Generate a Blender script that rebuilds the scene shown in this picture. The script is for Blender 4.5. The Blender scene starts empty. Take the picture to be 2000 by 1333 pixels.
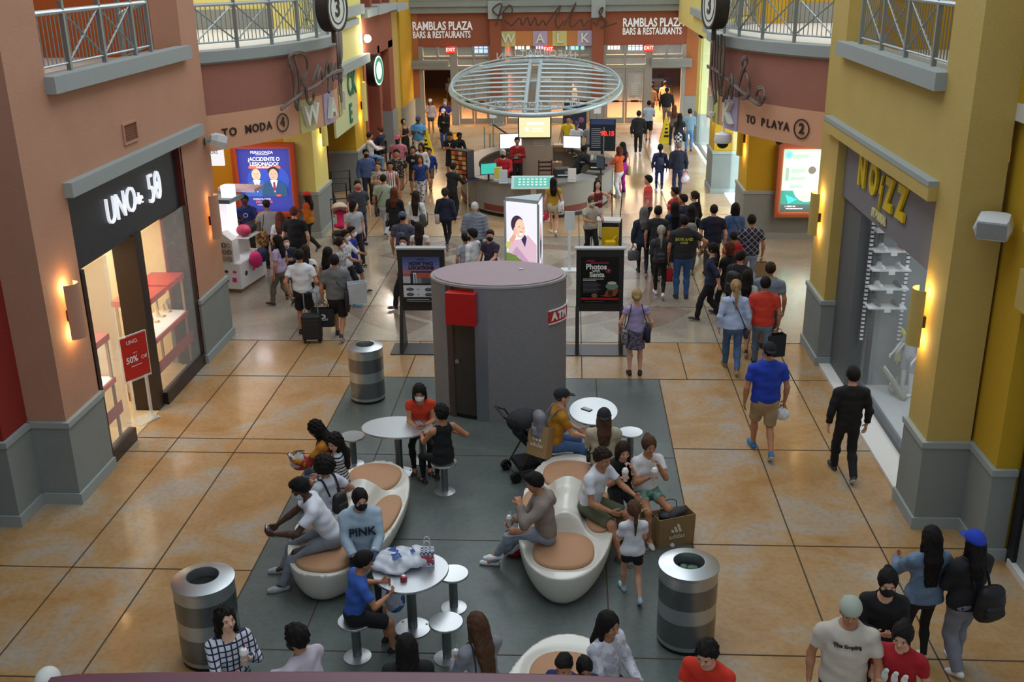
import bpy, math, random
import numpy as np
from mathutils import Vector, Matrix
random.seed(7)
rng = np.random.RandomState(5)
SC = bpy.context.scene
COL = SC.collection
# ------------------------------------------------------------------ camera
F_PX = 2036.0; CAM_H = 7.1
def _n(v): return v / np.linalg.norm(v)
_Y = _n(np.array([120 / F_PX, 751.5 / F_PX, -1]))
_Z = -_n(np.array([80 / F_PX, -5533 / F_PX, -1])); _Z = _n(_Z - _Y * _Z.dot(_Y)); _X = np.cross(_Y, _Z)
CR = np.array([_X, _Y, _Z])
cam = bpy.data.cameras.new('camera'); camo = bpy.data.objects.new('camera', cam); COL.objects.link(camo)
cam.sensor_width = 36; cam.lens = 36 * F_PX / 2000; cam.clip_end = 300; cam.clip_start = .05
M4 = Matrix([list(CR[i]) + [0] for i in range(3)] + [[0, 0, 0, 1]])
M4.translation = (0, 0, CAM_H); camo.matrix_world = M4
SC.camera = camo
def _ray(px, py): return CR @ np.array([(px - 1000) / F_PX, -(py - 666.5) / F_PX, -1.])
def FL(px, py, z=0.):
    r = _ray(px, py); t = (z - CAM_H) / r[2]; return np.array([r[0] * t, r[1] * t, z])
def AX(px, py, x):
    r = _ray(px, py); t = x / r[0]; return np.array([x, r[1] * t, CAM_H + r[2] * t])
def AY(px, py, y):
    r = _ray(px, py); t = y / r[1]; return np.array([r[0] * t, y, CAM_H + r[2] * t])
# ------------------------------------------------------------------ world, lights, exposure
w = bpy.data.worlds.new('world'); SC.world = w; w.use_nodes = True
bg = w.node_tree.nodes['Background']; bg.inputs[0].default_value = (.80, .91, 1, 1); bg.inputs[1].default_value = .42
SC.view_settings.view_transform = 'Standard'; SC.view_settings.look = 'None'
SC.view_settings.gamma = 1; SC.view_settings.exposure = 0.04
def light(name, kind, loc, power, col=(1, 1, 1), size=1., sy=None, rot=(0, 0, 0), spot=None, parent=None, blend=.5):
    l = bpy.data.lights.new(name, kind); l.energy = power; l.color = col
    if kind == 'AREA':
        l.size = size
        if sy: l.shape = 'RECTANGLE'; l.size_y = sy
    elif kind == 'SPOT':
        l.spot_size = spot; l.spot_blend = blend; l.shadow_soft_size = size
    else: l.shadow_soft_size = size
    o = bpy.data.objects.new(name, l); COL.objects.link(o); o.location = loc; o.rotation_euler = rot
    if parent: o.parent = parent
    return o
# skylight strips high over the hall and area lights added to brighten the dark space below the upper floors
light('skylight', 'AREA', (-1.2, 14, 15), 900, (.86, .94, 1), 7, 18)
light('skylight', 'AREA', (-1.2, 34, 13), 1150, (.92, .96, 1), 7, 22)
WARM = (1, .70, .38)
light('ceiling_fill', 'AREA', (-8.9, 24, 3.55), 75, (1, .86, .66), 2, 5)
light('ceiling_fill', 'AREA', (6.6, 24, 3.55), 110, (1, .88, .70), 2, 5)
light('ceiling_fill', 'AREA', (-8.4, 31.2, 3.7), 40, WARM, 1, 3)
light('shop_lamp', 'AREA', (7, 31, 3.4), 230, (.9, .96, 1), 2, 4)
light('shop_lamp', 'AREA', (7, 38, 3.4), 200, (.9, .96, 1), 2, 5)
for x in (-5.5, -1.2, 3.2):
    light('restaurant_lamp', 'AREA', (x, 49.6, 3.6), 800, (1, .66, .34), 3, 3)
light('restaurant_lamp', 'AREA', (4.2, 53, 3.7), 900, (.95, .90, 1), 2, 5)
light('shop_lamp', 'AREA', (-8.3, 15.8, 2.9), 110, (1, .84, .60), 1.6, 3.6)
light('shop_lamp', 'AREA', (6.2, 15.3, 3.4), 55, (.93, .97, 1), 1.6, 4)
light('gallery_lamp', 'AREA', (-9.6, 24, 8.6), 120, (1, .95, .88), 3, 6)
light('gallery_lamp', 'AREA', (7.4, 24, 8.6), 120, (1, .95, .88), 3, 6)
light('gallery_lamp', 'AREA', (-8.8, 16, 8.1), 22, (1, .8, .6), 2, 4)
light('gallery_lamp', 'AREA', (6.6, 16, 8.1), 22, (1, .9, .7), 2, 4)
# ------------------------------------------------------------------ materials
def lin(c):
    if isinstance(c, str):
        c = c.lstrip('#'); c = [int(c[i:i + 2], 16) / 255 for i in (0, 2, 4)]
    return tuple((v / 12.92 if v <= .04045 else ((v + .055) / 1.055) ** 2.4) for v in c) + (1,)
_mc = {}
def mat(col, rough=.6, metal=0., bump=0., bs=60, var=0., vs=3., emit=0., name=None, spec=.5, alpha=1., trans=0., pat=None, c2=None, ps=8., coat=0):
    key = (str(col), rough, metal, bump, bs, var, vs, emit, spec, alpha, trans, pat, str(c2), ps, coat)
    if key in _mc: return _mc[key]
    m = bpy.data.materials.new(name or 'material'); m.use_nodes = True; nt = m.node_tree; N = nt.nodes; L = nt.links
    b = N['Principled BSDF']; b.inputs['Roughness'].default_value = rough; b.inputs['Metallic'].default_value = metal
    b.inputs['Base Color'].default_value = lin(col); b.inputs['Specular IOR Level'].default_value = spec
    b.inputs['Coat Weight'].default_value = coat
    if alpha < 1: b.inputs['Alpha'].default_value = alpha
    if trans: b.inputs['Transmission Weight'].default_value = trans
    tc = N.new('ShaderNodeTexCoord'); src = tc.outputs['Object']
    out = None
    if pat:
        out = _pattern(nt, src, pat, lin(col), lin(c2 or '#ffffff'), ps)
    if var:
        nz = N.new('ShaderNodeTexNoise'); nz.inputs['Scale'].default_value = vs; nz.inputs['Detail'].default_value = 4; L.new(src, nz.inputs[0])
        mx = N.new('ShaderNodeMix'); mx.data_type = 'RGBA'; mx.blend_type = 'MULTIPLY'; mx.inputs[0].default_value = 1
        mr = N.new('ShaderNodeMapRange'); mr.inputs[1].default_value = .3; mr.inputs[2].default_value = .7; mr.inputs[3].default_value = 1 - var; mr.inputs[4].default_value = 1 + var * .4
        L.new(nz.outputs[0], mr.inputs[0])
        if out: L.new(out, mx.inputs[6])
        else: mx.inputs[6].default_value = lin(col)
        L.new(mr.outputs[0], mx.inputs[7]); out = mx.outputs[2]
    if out: L.new(out, b.inputs['Base Color'])
    if emit:
        b.inputs['Emission Strength'].default_value = emit
        if out: L.new(out, b.inputs['Emission Color'])
        else: b.inputs['Emission Color'].default_value = lin(col)
    if bump:
        nz = N.new('ShaderNodeTexNoise'); nz.inputs['Scale'].default_value = bs; nz.inputs['Detail'].default_value = 3; L.new(src, nz.inputs[0])
        bp = N.new('ShaderNodeBump'); bp.inputs['Strength'].default_value = bump; bp.inputs['Distance'].default_value = .02; L.new(nz.outputs[0], bp.inputs['Height']); L.new(bp.outputs[0], b.inputs['Normal'])
    _mc[key] = m; return m
def _ramp(nt, fac, stops):
    r = nt.nodes.new('ShaderNodeValToRGB'); e = r.color_ramp.elements
    r.color_ramp.interpolation = 'CONSTANT' if stops[0] == 'c' else 'LINEAR'
    st = [s for s in stops if s != 'c']
    while len(e) < len(st): e.new(.5)
    for i, (p, c) in enumerate(st): e[i].position = p; e[i].color = c
    nt.links.new(fac, r.inputs[0]); return r.outputs[0]
def _pattern(nt, src, pat, a, b, s):
    N = nt.nodes; L = nt.links
    def sep(): x = N.new('ShaderNodeSeparateXYZ'); L.new(src, x.inputs[0]); return x.outputs
    def math_(op, i0, i1=None):
        m = N.new('ShaderNodeMath'); m.operation = op
        for i, v in enumerate((i0, i1)):
            if v is None: continue
            if isinstance(v, (int, float)): m.inputs[i].default_value = v
            else: L.new(v, m.inputs[i])
        return m.outputs[0]
    if pat == 'stripe' or pat == 'vstripe':
        o = sep(); f = math_('FRACT', math_('MULTIPLY', o[2 if pat == 'stripe' else 0], s)); return _ramp(nt, f, ['c', (0, a), (.62, b)])
    if pat == 'plaid':
        o = sep(); fs = []
        for i, k in ((0, 1), (2, 1), (1, 1)):
            f = math_('FRACT', math_('MULTIPLY', o[i], s)); fs.append(math_('LESS_THAN', f, .26))
        g = math_('MAXIMUM', fs[0], fs[1]); return _ramp(nt, g, [(0, a), (1, b)])
    if pat == 'check':
        c = N.new('ShaderNodeTexChecker'); c.inputs['Scale'].default_value = s; L.new(src, c.inputs[0]); c.inputs[1].default_value = a; c.inputs[2].default_value = b; return c.outputs[0]
    if pat == 'diamond':
        o = sep(); u = math_('MULTIPLY', math_('ADD', o[0], o[2]), s); v = math_('MULTIPLY', math_('SUBTRACT', o[0], o[2]), s)
        g = math_('MAXIMUM', math_('LESS_THAN', math_('FRACT', u), .14), math_('LESS_THAN', math_('FRACT', v), .14)); return _ramp(nt, g, [(0, a), (1, b)])
    if pat == 'floral':
        v = N.new('ShaderNodeTexVoronoi'); v.inputs['Scale'].default_value = s; L.new(src, v.inputs[0]); return _ramp(nt, v.outputs[0], ['c', (0, b), (.32, a)])
    if pat == 'blotch':
        n_ = N.new('ShaderNodeTexNoise'); n_.inputs['Scale'].default_value = s; L.new(src, n_.inputs[0]); n_.inputs['Detail'].default_value = 2; return _ramp(nt, n_.outputs[0], ['c', (0, a), (.5, b)])
    if pat == 'grad':
        o = sep(); f = math_('MULTIPLY', o[2], s); return _ramp(nt, f, [(0, a), (1, b)])
    if pat == 'perf':
        o = sep(); th = math_('MULTIPLY', math_('ARCTAN2', o[1], o[0]), 90 / 6.2832); u = math_('MULTIPLY', o[2], 52.)
        def dots(du):
            p = math_('SUBTRACT', math_('FRACT', math_('ADD', th, du)), .5); q = math_('SUBTRACT', math_('FRACT', math_('ADD', u, du)), .5)
            return math_('LESS_THAN', math_('ADD', math_('MULTIPLY', p, p), math_('MULTIPLY', q, q)), .05)
        return _ramp(nt, math_('MAXIMUM', dots(0.), dots(.5)), [(0, a), (1, b)])
def M_metal(): return mat('#b9bdc0', .28, 1., bump=.05, bs=200, name='brushed_steel')
# ------------------------------------------------------------------ mesh building
class MB:
    def __init__(s): s.v = []; s.f = []; s.m = []; s.M = Matrix()
    def at(s, loc=(0, 0, 0), rz=0, rx=0, ry=0):
        s.M = Matrix.Translation(Vector(loc)) @ Matrix.Rotation(rz, 4, 'Z') @ Matrix.Rotation(ry, 4, 'Y') @ Matrix.Rotation(rx, 4, 'X'); return s
    def add(s, vs, fs, m=0):
        k = len(s.v); s.v += [tuple(s.M @ Vector(v)) for v in vs]; s.f += [[i + k for i in f] for f in fs]; s.m += [m] * len(fs); return s
    def box(s, x0, x1, y0, y1, z0, z1, m=0, bev=0):
        if bev:
            b = bev; o = []
            for z, i in ((z0, b), (z0 + b, 0), (z1 - b, 0), (z1, b)):
                o.append([(x0 + i, y0 + b + i * 0 + (b if i else 0) * 0, z), (x0 + b + i, y0 + i, z), (x1 - b - i, y0 + i, z), (x1 - i, y0 + b, z), (x1 - i, y1 - b, z), (x1 - b - i, y1 - i, z), (x0 + b + i, y1 - i, z), (x0 + i, y1 - b, z)])
            return s.loft(o, m, True, True)
        return s.add([(x0, y0, z0), (x1, y0, z0), (x1, y1, z0), (x0, y1, z0), (x0, y0, z1), (x1, y0, z1), (x1, y1, z1), (x0, y1, z1)],
                     [[3, 2, 1, 0], [4, 5, 6, 7], [0, 1, 5, 4], [1, 2, 6, 5], [2, 3, 7, 6], [3, 0, 4, 7]], m)
    def loft(s, rings, m=0, c0=True, c1=True, closed=True):
        n = len(rings[0]); vs = [p for r in rings for p in r]; fs = []
        for i in range(len(rings) - 1):
            for j in range(n if closed else n - 1):
                fs.append([i * n + j, i * n + (j + 1) % n, (i + 1) * n + (j + 1) % n, (i + 1) * n + j])
        if c0: fs.append(list(range(n))[::-1])
        if c1: fs.append([(len(rings) - 1) * n + j for j in range(n)])
        return s.add(vs, fs, m)
    def lathe(s, prof, m=0, n=32, c=(0, 0), ex=1., ey=1., caps=True):
        return s.loft([[(c[0] + r * ex * math.cos(2 * math.pi * j / n), c[1] + r * ey * math.sin(2 * math.pi * j / n), z) for j in range(n)] for r, z in prof], m, caps, caps)
    def cyl(s, r, z0, z1, m=0, n=24, c=(0, 0)): return s.lathe([(r, z0), (r, z1)], m, n, c)
    def tube(s, pts, r, m=0, n=6, closed=False):
        pts = [Vector(p) for p in pts]; rings = []; N = len(pts); up = None
        rr = r if isinstance(r, (list, tuple)) else [r] * N
        for i, p in enumerate(pts):
            d = (pts[(i + 1) % N] - pts[i - 1]) if (closed or 0 < i < N - 1) else (pts[1] - pts[0] if i == 0 else pts[-1] - pts[-2])
            d = d.normalized() if d.length > 1e-9 else Vector((0, 0, 1))
            if up is None: up = Vector((0, 0, 1)) if abs(d.z) < .9 else Vector((1, 0, 0))
            a = d.cross(up)
            if a.length < 1e-5: a = d.cross(Vector((1, .3, 0)))
            a.normalize(); b = d.cross(a).normalized(); up = -b if (-b).dot(up) > 0 else b
            b = a.cross(d).normalized()
            rings.append([tuple(p + (a * math.cos(2 * math.pi * j / n) + b * math.sin(2 * math.pi * j / n)) * rr[i]) for j in range(n)])
        if closed: rings.append(rings[0])
        return s.loft(rings, m, not closed, not closed)
    def prism(s, poly, z0, z1, m=0):
        return s.loft([[(x, y, z0) for x, y in poly], [(x, y, z1) for x, y in poly]], m)
    def sph(s, c, r, m=0, n=12, rz=None):
        rr = r if isinstance(r, (tuple, list)) else (r, r, r); rings = []
        for i in range(n // 2 + 1):
            t = math.pi * (i / (n // 2) - .5); k = max(math.cos(t), .02)
            rings.append([(c[0] + rr[0] * k * math.cos(2 * math.pi * j / n), c[1] + rr[1] * k * math.sin(2 * math.pi * j / n), c[2] + rr[2] * math.sin(t)) for j in range(n)])
        return s.loft(rings, m)
    def build(s, name, mats, parent=None, smooth=35, **k):
        return link_mesh(name, np.array(s.v, dtype=np.float32).reshape(-1, 3), s.f, mats, s.m, parent, smooth, **k)
def link_mesh(name, v, f, mats, mi=None, parent=None, smooth=35, **k):
    me = bpy.data.meshes.new(name)
    if isinstance(f, np.ndarray):
        nf = len(f); me.vertices.add(len(v)); me.vertices.foreach_set('co', v.astype(np.float32).ravel())
        me.loops.add(nf * 4); me.loops.foreach_set('vertex_index', f.astype(np.int32).ravel())
        me.polygons.add(nf); me.polygons.foreach_set('loop_start', np.arange(0, nf * 4, 4, dtype=np.int32))
        me.update(calc_edges=True)
    else: me.from_pydata(v.tolist(), [], f)
    if not isinstance(mats, (list, tuple)): mats = [mats]
    for m in mats: me.materials.append(m)
    if mi is not None and len(mats) > 1: me.polygons.foreach_set('material_index', np.array(mi, dtype=np.int32))
    if smooth:
        me.polygons.foreach_set('use_smooth', np.ones(len(me.polygons), dtype=bool))
        if smooth < 180: me.set_sharp_from_angle(angle=math.radians(smooth))
    me.update()
    o = bpy.data.objects.new(name, me); COL.objects.link(o)
    if parent is not None: o.parent = parent
    tag(o, **k); return o
def tag(o, label=None, cat=None, group=None, kind=None):
    if label: o['label'] = label
    if cat: o['category'] = cat
    if group: o['group'] = group
    if kind: o['kind'] = kind
    return o
def thing(name, label, cat, loc=(0, 0, 0), rz=0, group=None):
    o = bpy.data.objects.new(name, None); COL.objects.link(o); o.empty_display_size = .1
    o.location = loc; o.rotation_euler = (0, 0, rz); return tag(o, label, cat, group)
def struct(name, mb, mats, smooth=35): return mb.build(name, mats, None, smooth, kind='structure')
_tc = {}
def textdata(s, size, ext, off=0., align='CENTER', sp=1.):
    key = (s, size, ext, off, align, sp)
    if key in _tc: return _tc[key]
    c = bpy.data.curves.new('t', 'FONT'); c.body = s; c.size = size; c.extrude = ext; c.offset = off; c.align_x = align; c.align_y = 'CENTER'; c.resolution_u = 3; c.space_character = sp
    o = bpy.data.objects.new('t', c); COL.objects.link(o)
    dg = bpy.context.evaluated_depsgraph_get(); me = bpy.data.meshes.new_from_object(o.evaluated_get(dg))
    bpy.data.objects.remove(o); bpy.data.curves.remove(c)
    v = np.array([tuple(q.co) for q in me.vertices], dtype=np.float32).reshape(-1, 3); f = [list(p.vertices) for p in me.polygons]; bpy.data.meshes.remove(me)
    _tc[key] = (v, f); return _tc[key]
def text_into(mb, s, loc, xd, ud, size, ext=.01, off=0., m=0, align='CENTER', sx=1., sp=1.):
    v, f = textdata(s, size, ext, off, align, sp); xd = Vector(xd).normalized(); ud = Vector(ud).normalized(); nd = xd.cross(ud)
    loc = Vector(loc); mb.add([tuple(loc + xd * float(p[0]) * sx + ud * float(p[1]) + nd * float(p[2])) for p in v], f, m)
def text(name, s, loc, xd, ud, size, m, parent=None, ext=.01, off=0., **k):
    mb = MB(); sx = k.pop('sx', 1.); al = k.pop('align', 'CENTER'); sp = k.pop('sp', 1.)
    text_into(mb, s, loc, xd, ud, size, ext, off, 0, al, sx, sp); return mb.build(name, m, parent, 0, **k)
# ------------------------------------------------------------------ implicit surfaces
def nets(D, o, h):
    D = np.where(D == 0, 1e-6, D); S = D < 0; nx, ny, nz = D.shape
    acc = np.zeros((nx - 1, ny - 1, nz - 1, 3), np.float32); cnt = np.zeros((nx - 1, ny - 1, nz - 1), np.float32); cr = []
    I = np.indices((nx, ny, nz), dtype=np.float32)
    for ax in range(3):
        sl0 = [slice(None)] * 3; sl1 = [slice(None)] * 3; sl0[ax] = slice(0, -1); sl1[ax] = slice(1, None); sl0 = tuple(sl0); sl1 = tuple(sl1)
        c = S[sl0] != S[sl1]; d0 = D[sl0]; t = np.where(c, d0 / (d0 - D[sl1] + 1e-12), 0)
        pos = np.stack([I[q][sl0] + (t if q == ax else 0) for q in range(3)], -1) * c[..., None]; cr.append((c, S[sl0]))
        oth = [q for q in range(3) if q != ax]
        for a in (0, 1):
            for b in (0, 1):
                s = [slice(None)] * 3
                s[oth[0]] = slice(a, D.shape[oth[0]] - 1 + a); s[oth[1]] = slice(b, D.shape[oth[1]] - 1 + b); s = tuple(s)
                acc += pos[s]; cnt += c[s]
    use = cnt > 0; idx = np.full(use.shape, -1, np.int64); idx[use] = np.arange(use.sum())
    V = acc[use] / cnt[use][:, None] * h + np.array(o, np.float32)
    Q = []
    for ax in range(3):
        c, s0 = cr[ax]; oth = [q for q in range(3) if q != ax]
        w_ = np.argwhere(c); 
        if len(w_) == 0: continue
        ok = (w_[:, oth[0]] > 0) & (w_[:, oth[1]] > 0) & (w_[:, oth[0]] < D.shape[oth[0]] - 1) & (w_[:, oth[1]] < D.shape[oth[1]] - 1); w_ = w_[ok]
        e = np.zeros((4, len(w_), 3), np.int64)
        for q, (a, b) in enumerate(((1, 1), (0, 1), (0, 0), (1, 0))):
            e[q] = w_; e[q][:, oth[0]] -= a; e[q][:, oth[1]] -= b
        q4 = np.stack([idx[e[q][:, 0], e[q][:, 1], e[q][:, 2]] for q in range(4)], 1)
        s_ = s0[w_[:, 0], w_[:, 1], w_[:, 2]]
        flip = ~s_ if ax != 1 else s_
        q4[flip] = q4[flip][:, ::-1]; Q.append(q4)
    return V, (np.concatenate(Q) if Q else np.zeros((0, 4), np.int64))
class SD:
    """a smooth union of simple volumes, meshed as one skin"""
    def __init__(s, k=.02): s.p = []; s.k = k; s.cuts = []; s.disp = None
    def cap(s, a, b, ra, rb=None, fr=None, sc=None, k=None, cut=None, sub=False):
        s.p.append(('c', np.array(a, float), np.array(b, float), ra, ra if rb is None else rb, fr, sc, s.k if k is None else k, cut, sub)); return s
    def ell(s, c, r, fr=None, k=None, cut=None, sub=False):
        s.p.append(('e', np.array(c, float), np.array(r, float), 0, 0, fr, None, s.k if k is None else k, cut, sub)); return s
    def _loc(s, pr, P):
        fr = pr[5]
        if fr is not None: P = (P - fr[0].astype(np.float32)) @ fr[1].astype(np.float32)
        return P
    def bbox(s, pr):
        if pr[0] == 'c':
            sc = np.array(pr[6] if pr[6] is not None else (1, 1, 1)); R = max(pr[3], pr[4]) * sc; lo = np.minimum(pr[1], pr[2]) - R; hi = np.maximum(pr[1], pr[2]) + R
        else: lo = pr[1] - pr[2]; hi = pr[1] + pr[2]
        if pr[5] is not None:
            c = np.array([[x, y, z] for x in (lo[0], hi[0]) for y in (lo[1], hi[1]) for z in (lo[2], hi[2])]); c = c @ pr[5][1].T + pr[5][0]; lo, hi = c.min(0), c.max(0)
        return lo, hi
    def mesh(s, h):
        bb = [s.bbox(p) for p in s.p]; L = np.min([b[0] for b, p in zip(bb, s.p) if not p[9]], 0) - 2.5 * h; U = np.max([b[1] for b, p in zip(bb, s.p) if not p[9]], 0) + 2.5 * h
        n = np.ceil((U - L) / h).astype(int) + 1
        D = np.full(tuple(n), .2, np.float32); ax = [(L[i] + np.arange(n[i]) * h).astype(np.float32) for i in range(3)]
        for pr, (lo, hi) in zip(s.p, bb):
            k = max(pr[7], 1e-4); g = k + 3 * h
            i0 = np.clip(np.floor((lo - g - L) / h).astype(int), 0, n); i1 = np.clip(np.ceil((hi + g - L) / h).astype(int) + 1, 0, n)
            if (i1 <= i0).any(): continue
            sl = tuple(slice(a, b) for a, b in zip(i0, i1))
            G = np.stack(np.meshgrid(*[ax[i][sl[i]] for i in range(3)], indexing='ij'), -1); Pw = G; P = s._loc(pr, G)
            if pr[0] == 'c':
                a, b = pr[1], pr[2]; f = 1.
                if pr[6] is not None:
                    sc = np.array(pr[6], np.float32); P = P / sc; a = a / sc; b = b / sc; f = float(sc.min())
                ba = (b - a).astype(np.float32); pa = P - a.astype(np.float32); t = np.clip((pa @ ba) / max(float(ba @ ba), 1e-9), 0, 1)
                d = (np.linalg.norm(pa - t[..., None] * ba, axis=-1) - (pr[3] + (pr[4] - pr[3]) * t)) * f
            else:
                q = (P - pr[1].astype(np.float32)); r = pr[2].astype(np.float32); k0 = np.linalg.norm(q / r, axis=-1); k1 = np.linalg.norm(q / r ** 2, axis=-1) + 1e-9; d = k0 * (k0 - 1) / k1
            if pr[8] is not None:
                for (c, nn) in pr[8]: d = np.maximum(d, (P if pr[6] is None else P * sc) @ np.array(nn, np.float32) - float(np.dot(c, nn)))
            E = D[sl]
            if pr[9]: D[sl] = np.maximum(E, -d)
            else:
                hh = np.clip(.5 + .5 * (E - d) / k, 0, 1); D[sl] = E * (1 - hh) + d * hh - k * hh * (1 - hh)
        if s.cuts or s.disp:
            G = np.stack(np.meshgrid(*ax, indexing='ij'), -1)
            if s.disp: D = D + s.disp(G)
            for (c, nn) in s.cuts: D = np.maximum(D, G @ np.array(nn, np.float32) - float(np.dot(c, nn)))
        D[0] = D[-1] = .2; D[:, 0] = D[:, -1] = .2; D[:, :, 0] = D[:, :, -1] = .2
        return nets(D, L, h)
    def build(s, name, m, h, parent=None, **k):
        v, f = s.mesh(h); return link_mesh(name, v, f, m, None, parent, 180, **k)
# ------------------------------------------------------------------ people
def rot(yaw=0, pitch=0, roll=0):
    """columns = axes; yaw turns left about z, pitch tips forward, roll tips right"""
    cy, sy = math.cos(yaw), math.sin(yaw); cp, sp = math.cos(pitch), math.sin(pitch); cr, sr = math.cos(roll), math.sin(roll)
    Rz = np.array([[cy, -sy, 0], [sy, cy, 0], [0, 0, 1]]); Rx = np.array([[1, 0, 0], [0, cp, sp], [0, -sp, cp]]); Ry = np.array([[cr, 0, sr], [0, 1, 0], [-sr, 0, cr]])
    return Rz @ Rx @ Ry
def ik(a, c, l1, l2, bend):
    a = np.array(a, float); c = np.array(c, float); d = c - a; L = np.linalg.norm(d); Lm = (l1 + l2) * .998
    if L > Lm: c = a + d / L * Lm; L = Lm; d = c - a
    u = d / L; x = (l1 * l1 - l2 * l2 + L * L) / (2 * L); hgt = math.sqrt(max(l1 * l1 - x * x, 1e-6)); bend = np.array(bend, float); v = bend - u * bend.dot(u); v /= np.linalg.norm(v) + 1e-9
    return a + u * x + v * hgt, c
SKIN = {'l': '#d9a184', 'm': '#b57c5a', 'd': '#54382b', 'p': '#e2b095'}
HAIRC = {'k': '#17110f', 'b': '#2c1c14', 'n': '#563a26', 'y': '#a98a5c', 'r': '#5a2c1a', 'g': '#6d6a68', 'w': '#cfccc8'}
ARM = {  # wrist relative to shoulder, x = outward
    'd': (.07, .03, -.51), 'f': (-.02, .40, -.22), 'b': (-.10, .27, -.20), 'h': (-.11, .21, .02), 'k': (-.06, .34, -.36), 'l': (-.05, .26, -.42), 'F': (.07, .21, -.46), 'B': (.08, -.22, -.44),
    't': (-.05, .40, -.24), 'p': (.15, .02, -.34), 'e': (-.04, .08, .10), 'o': (.12, .12, -.46), 'g': (-.06, .45, -.14), 'u': (-.16, .24, -.12), 'k2': (-.14, .40, -.30), 'r': (-.02, .52, -.08)}
NP = 0
def person(label, hx, hy, h, face, pose='stand', top=('tee', '#888888'), bot=('pants', '#22242a'), hair=('short', 'k'), skin='m', shoe='#1c1c1e', arms='dd', lean=0, head=(0, 0), fem=False, fat=1.,
           mask=None, cap=None, seat=.46, zoff=0., at=None, spread=.1, knee=None, prints=None, group=None, gloves=None, legs=None, sole='#c9c9c9', hz=None, glasses=False, extra=None):
    """head-top pixel, body height, facing in degrees (0 = away from the camera, + = to the left)"""
    global NP; NP += 1; seed = NP * 7.13
    s = h / 1.75; A = np.array
    if hz is None: hz = 1.04 * s ** .55
    sit = pose == 'sit'; R = rot(0, math.radians(lean)); hipw = .085 * s
    zp = (seat + .115 * s) if sit else .925 * s
    if pose in ('walk', 'walk2'): zp -= .022 * s
    P = A([0, 0, zp])
    if lean and not sit: P = P + A([0, -math.sin(math.radians(lean)) * .12 * s, -.01])
    tf = (P, R); tp = lambda x, y, z: P + R @ (A([x, y, z]) * s)
    neck = tp(0, -.005, .52 if not sit else .51); Rh = rot(math.radians(head[0]), math.radians(lean * .45 + head[1]))
    hc = neck + Rh @ A([0, .022 * hz, .065 * s + .105 * hz]); hf = (hc, Rh); hp = lambda x, y, z: hc + Rh @ (A([x, y, z]) * hz)
    fat *= 1.07; shw = (.184 if fem else .206) * s * (fat ** .5)
    legdata = []; l1, l2 = .425 * s, .415 * s
    for i, sd in ((0, -1), (1, 1)):
        hip = P + A([sd * hipw, 0, -.03 * s]); ank = [sd * spread * s, 0, .075 * s]; bend = [sd * .12, 1, 0]; fp = 0.
        if sit:
            kn = (.05, .43) if knee is None else knee; ank = [sd * (spread + .02) * s, kn[1] * s, .075 * s]; bend = [sd * .25, 1, 1]
            if zoff: pass
        elif pose in ('walk', 'walk2'):
            fwd = (i == 0) == (pose == 'walk'); ank = [sd * .065 * s, (.25 if fwd else -.27) * s, (.08 if fwd else .15) * s]; fp = -.15 if fwd else .65
        elif pose == 'step': ank = [sd * .07 * s, (.12 if i else -.12) * s, (.075 if i else .10) * s]; fp = 0 if i else .3
        if legs: ank = list(A(legs[i][:3]) * A([s, s, 1])); fp = legs[i][3] if len(legs[i]) > 3 else 0.; 
        kn_, ank = ik(hip, ank, l1, l2, bend); legdata.append((sd, hip, kn_, ank, fp))
    armd = []; a1, a2 = .285 * s, .245 * s
    for i, sd in ((0, -1), (1, 1)):
        sh = tp(0, 0, .440); sh = sh + R @ A([sd * shw * .93, 0, 0]); c = arms[i]; 
        if isinstance(c, str):
            o = A(ARM[c]) * s; wr = sh + A([sd * o[0], o[1], o[2]])
        else: wr = sh + A([sd * c[0], c[1], c[2]]) * s
        bend = A([sd * .55, -.75, -.35]) if not (isinstance(c, str) and c in 'p') else A([sd, -.6, 0])
        el, wr = ik(sh, wr, a1, a2, bend); armd.append((sd, sh, el, wr))
    # where it stands
    fa = math.radians(face); Rw = rot(fa); topl = hc + Rh @ A([0, 0, .132 * hz]) + A([0, 0, 0])
    if at is None:
        g = FL(hx, hy, topl[2] + zoff + (.0)); 
        loc = g - Rw @ A([topl[0], topl[1], 0]); loc[2] = zoff
    else: loc = A([at[0], at[1], zoff])
    Y = loc[1]; q = .0155 if Y < 15 else (.019 if Y < 24 else (.025 if Y < 34 else .032)); hq = .0085 if Y < 15 else (.0105 if Y < 24 else (.014 if Y < 34 else .018)); gq = .0055 if Y < 15 else (.0075 if Y < 24 else .010)
    fc = fat; V = []; Fc = []; Mi = []; nv = 0
    def addm(v, f, m):
        nonlocal nv; V.append(v); Fc.append(f + nv); Mi.append(np.full(len(f), m)); nv += len(v)
    def torso(S, e, zlo=-1, zhi=.5, k=.05):
        y = (1, .64 * (1 + (fc - 1) * .8), 1)
        c = lambda a, b, ra, rb: S.cap(A(a) * s, A(b) * s, (ra * fc + e) * (s if s < 1 else s), (rb * fc + e) * s, fr=tf, sc=y, k=k * s)
        if fem: c((0, 0, .01), (0, 0, .04), .150, .145); c((0, 0, .04), (0, 0, .20), .128, .112); c((0, .01, .22), (0, .01, .38), .118, .128); c((-.055, .05, .325), (.055, .05, .325), .075, .075)
        else: c((0, 0, .0), (0, 0, .05), .140, .140); c((0, 0, .05), (0, 0, .22), .138, .140); c((0, .005, .24), (0, .005, .40), .150, .150)
        S.cap(A([-shw * .78, 0, .436 * s]), A([shw * .78, 0, .436 * s]), (.054 + e) * s, fr=tf, sc=(1, .95, 1), k=.06 * s)
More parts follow.
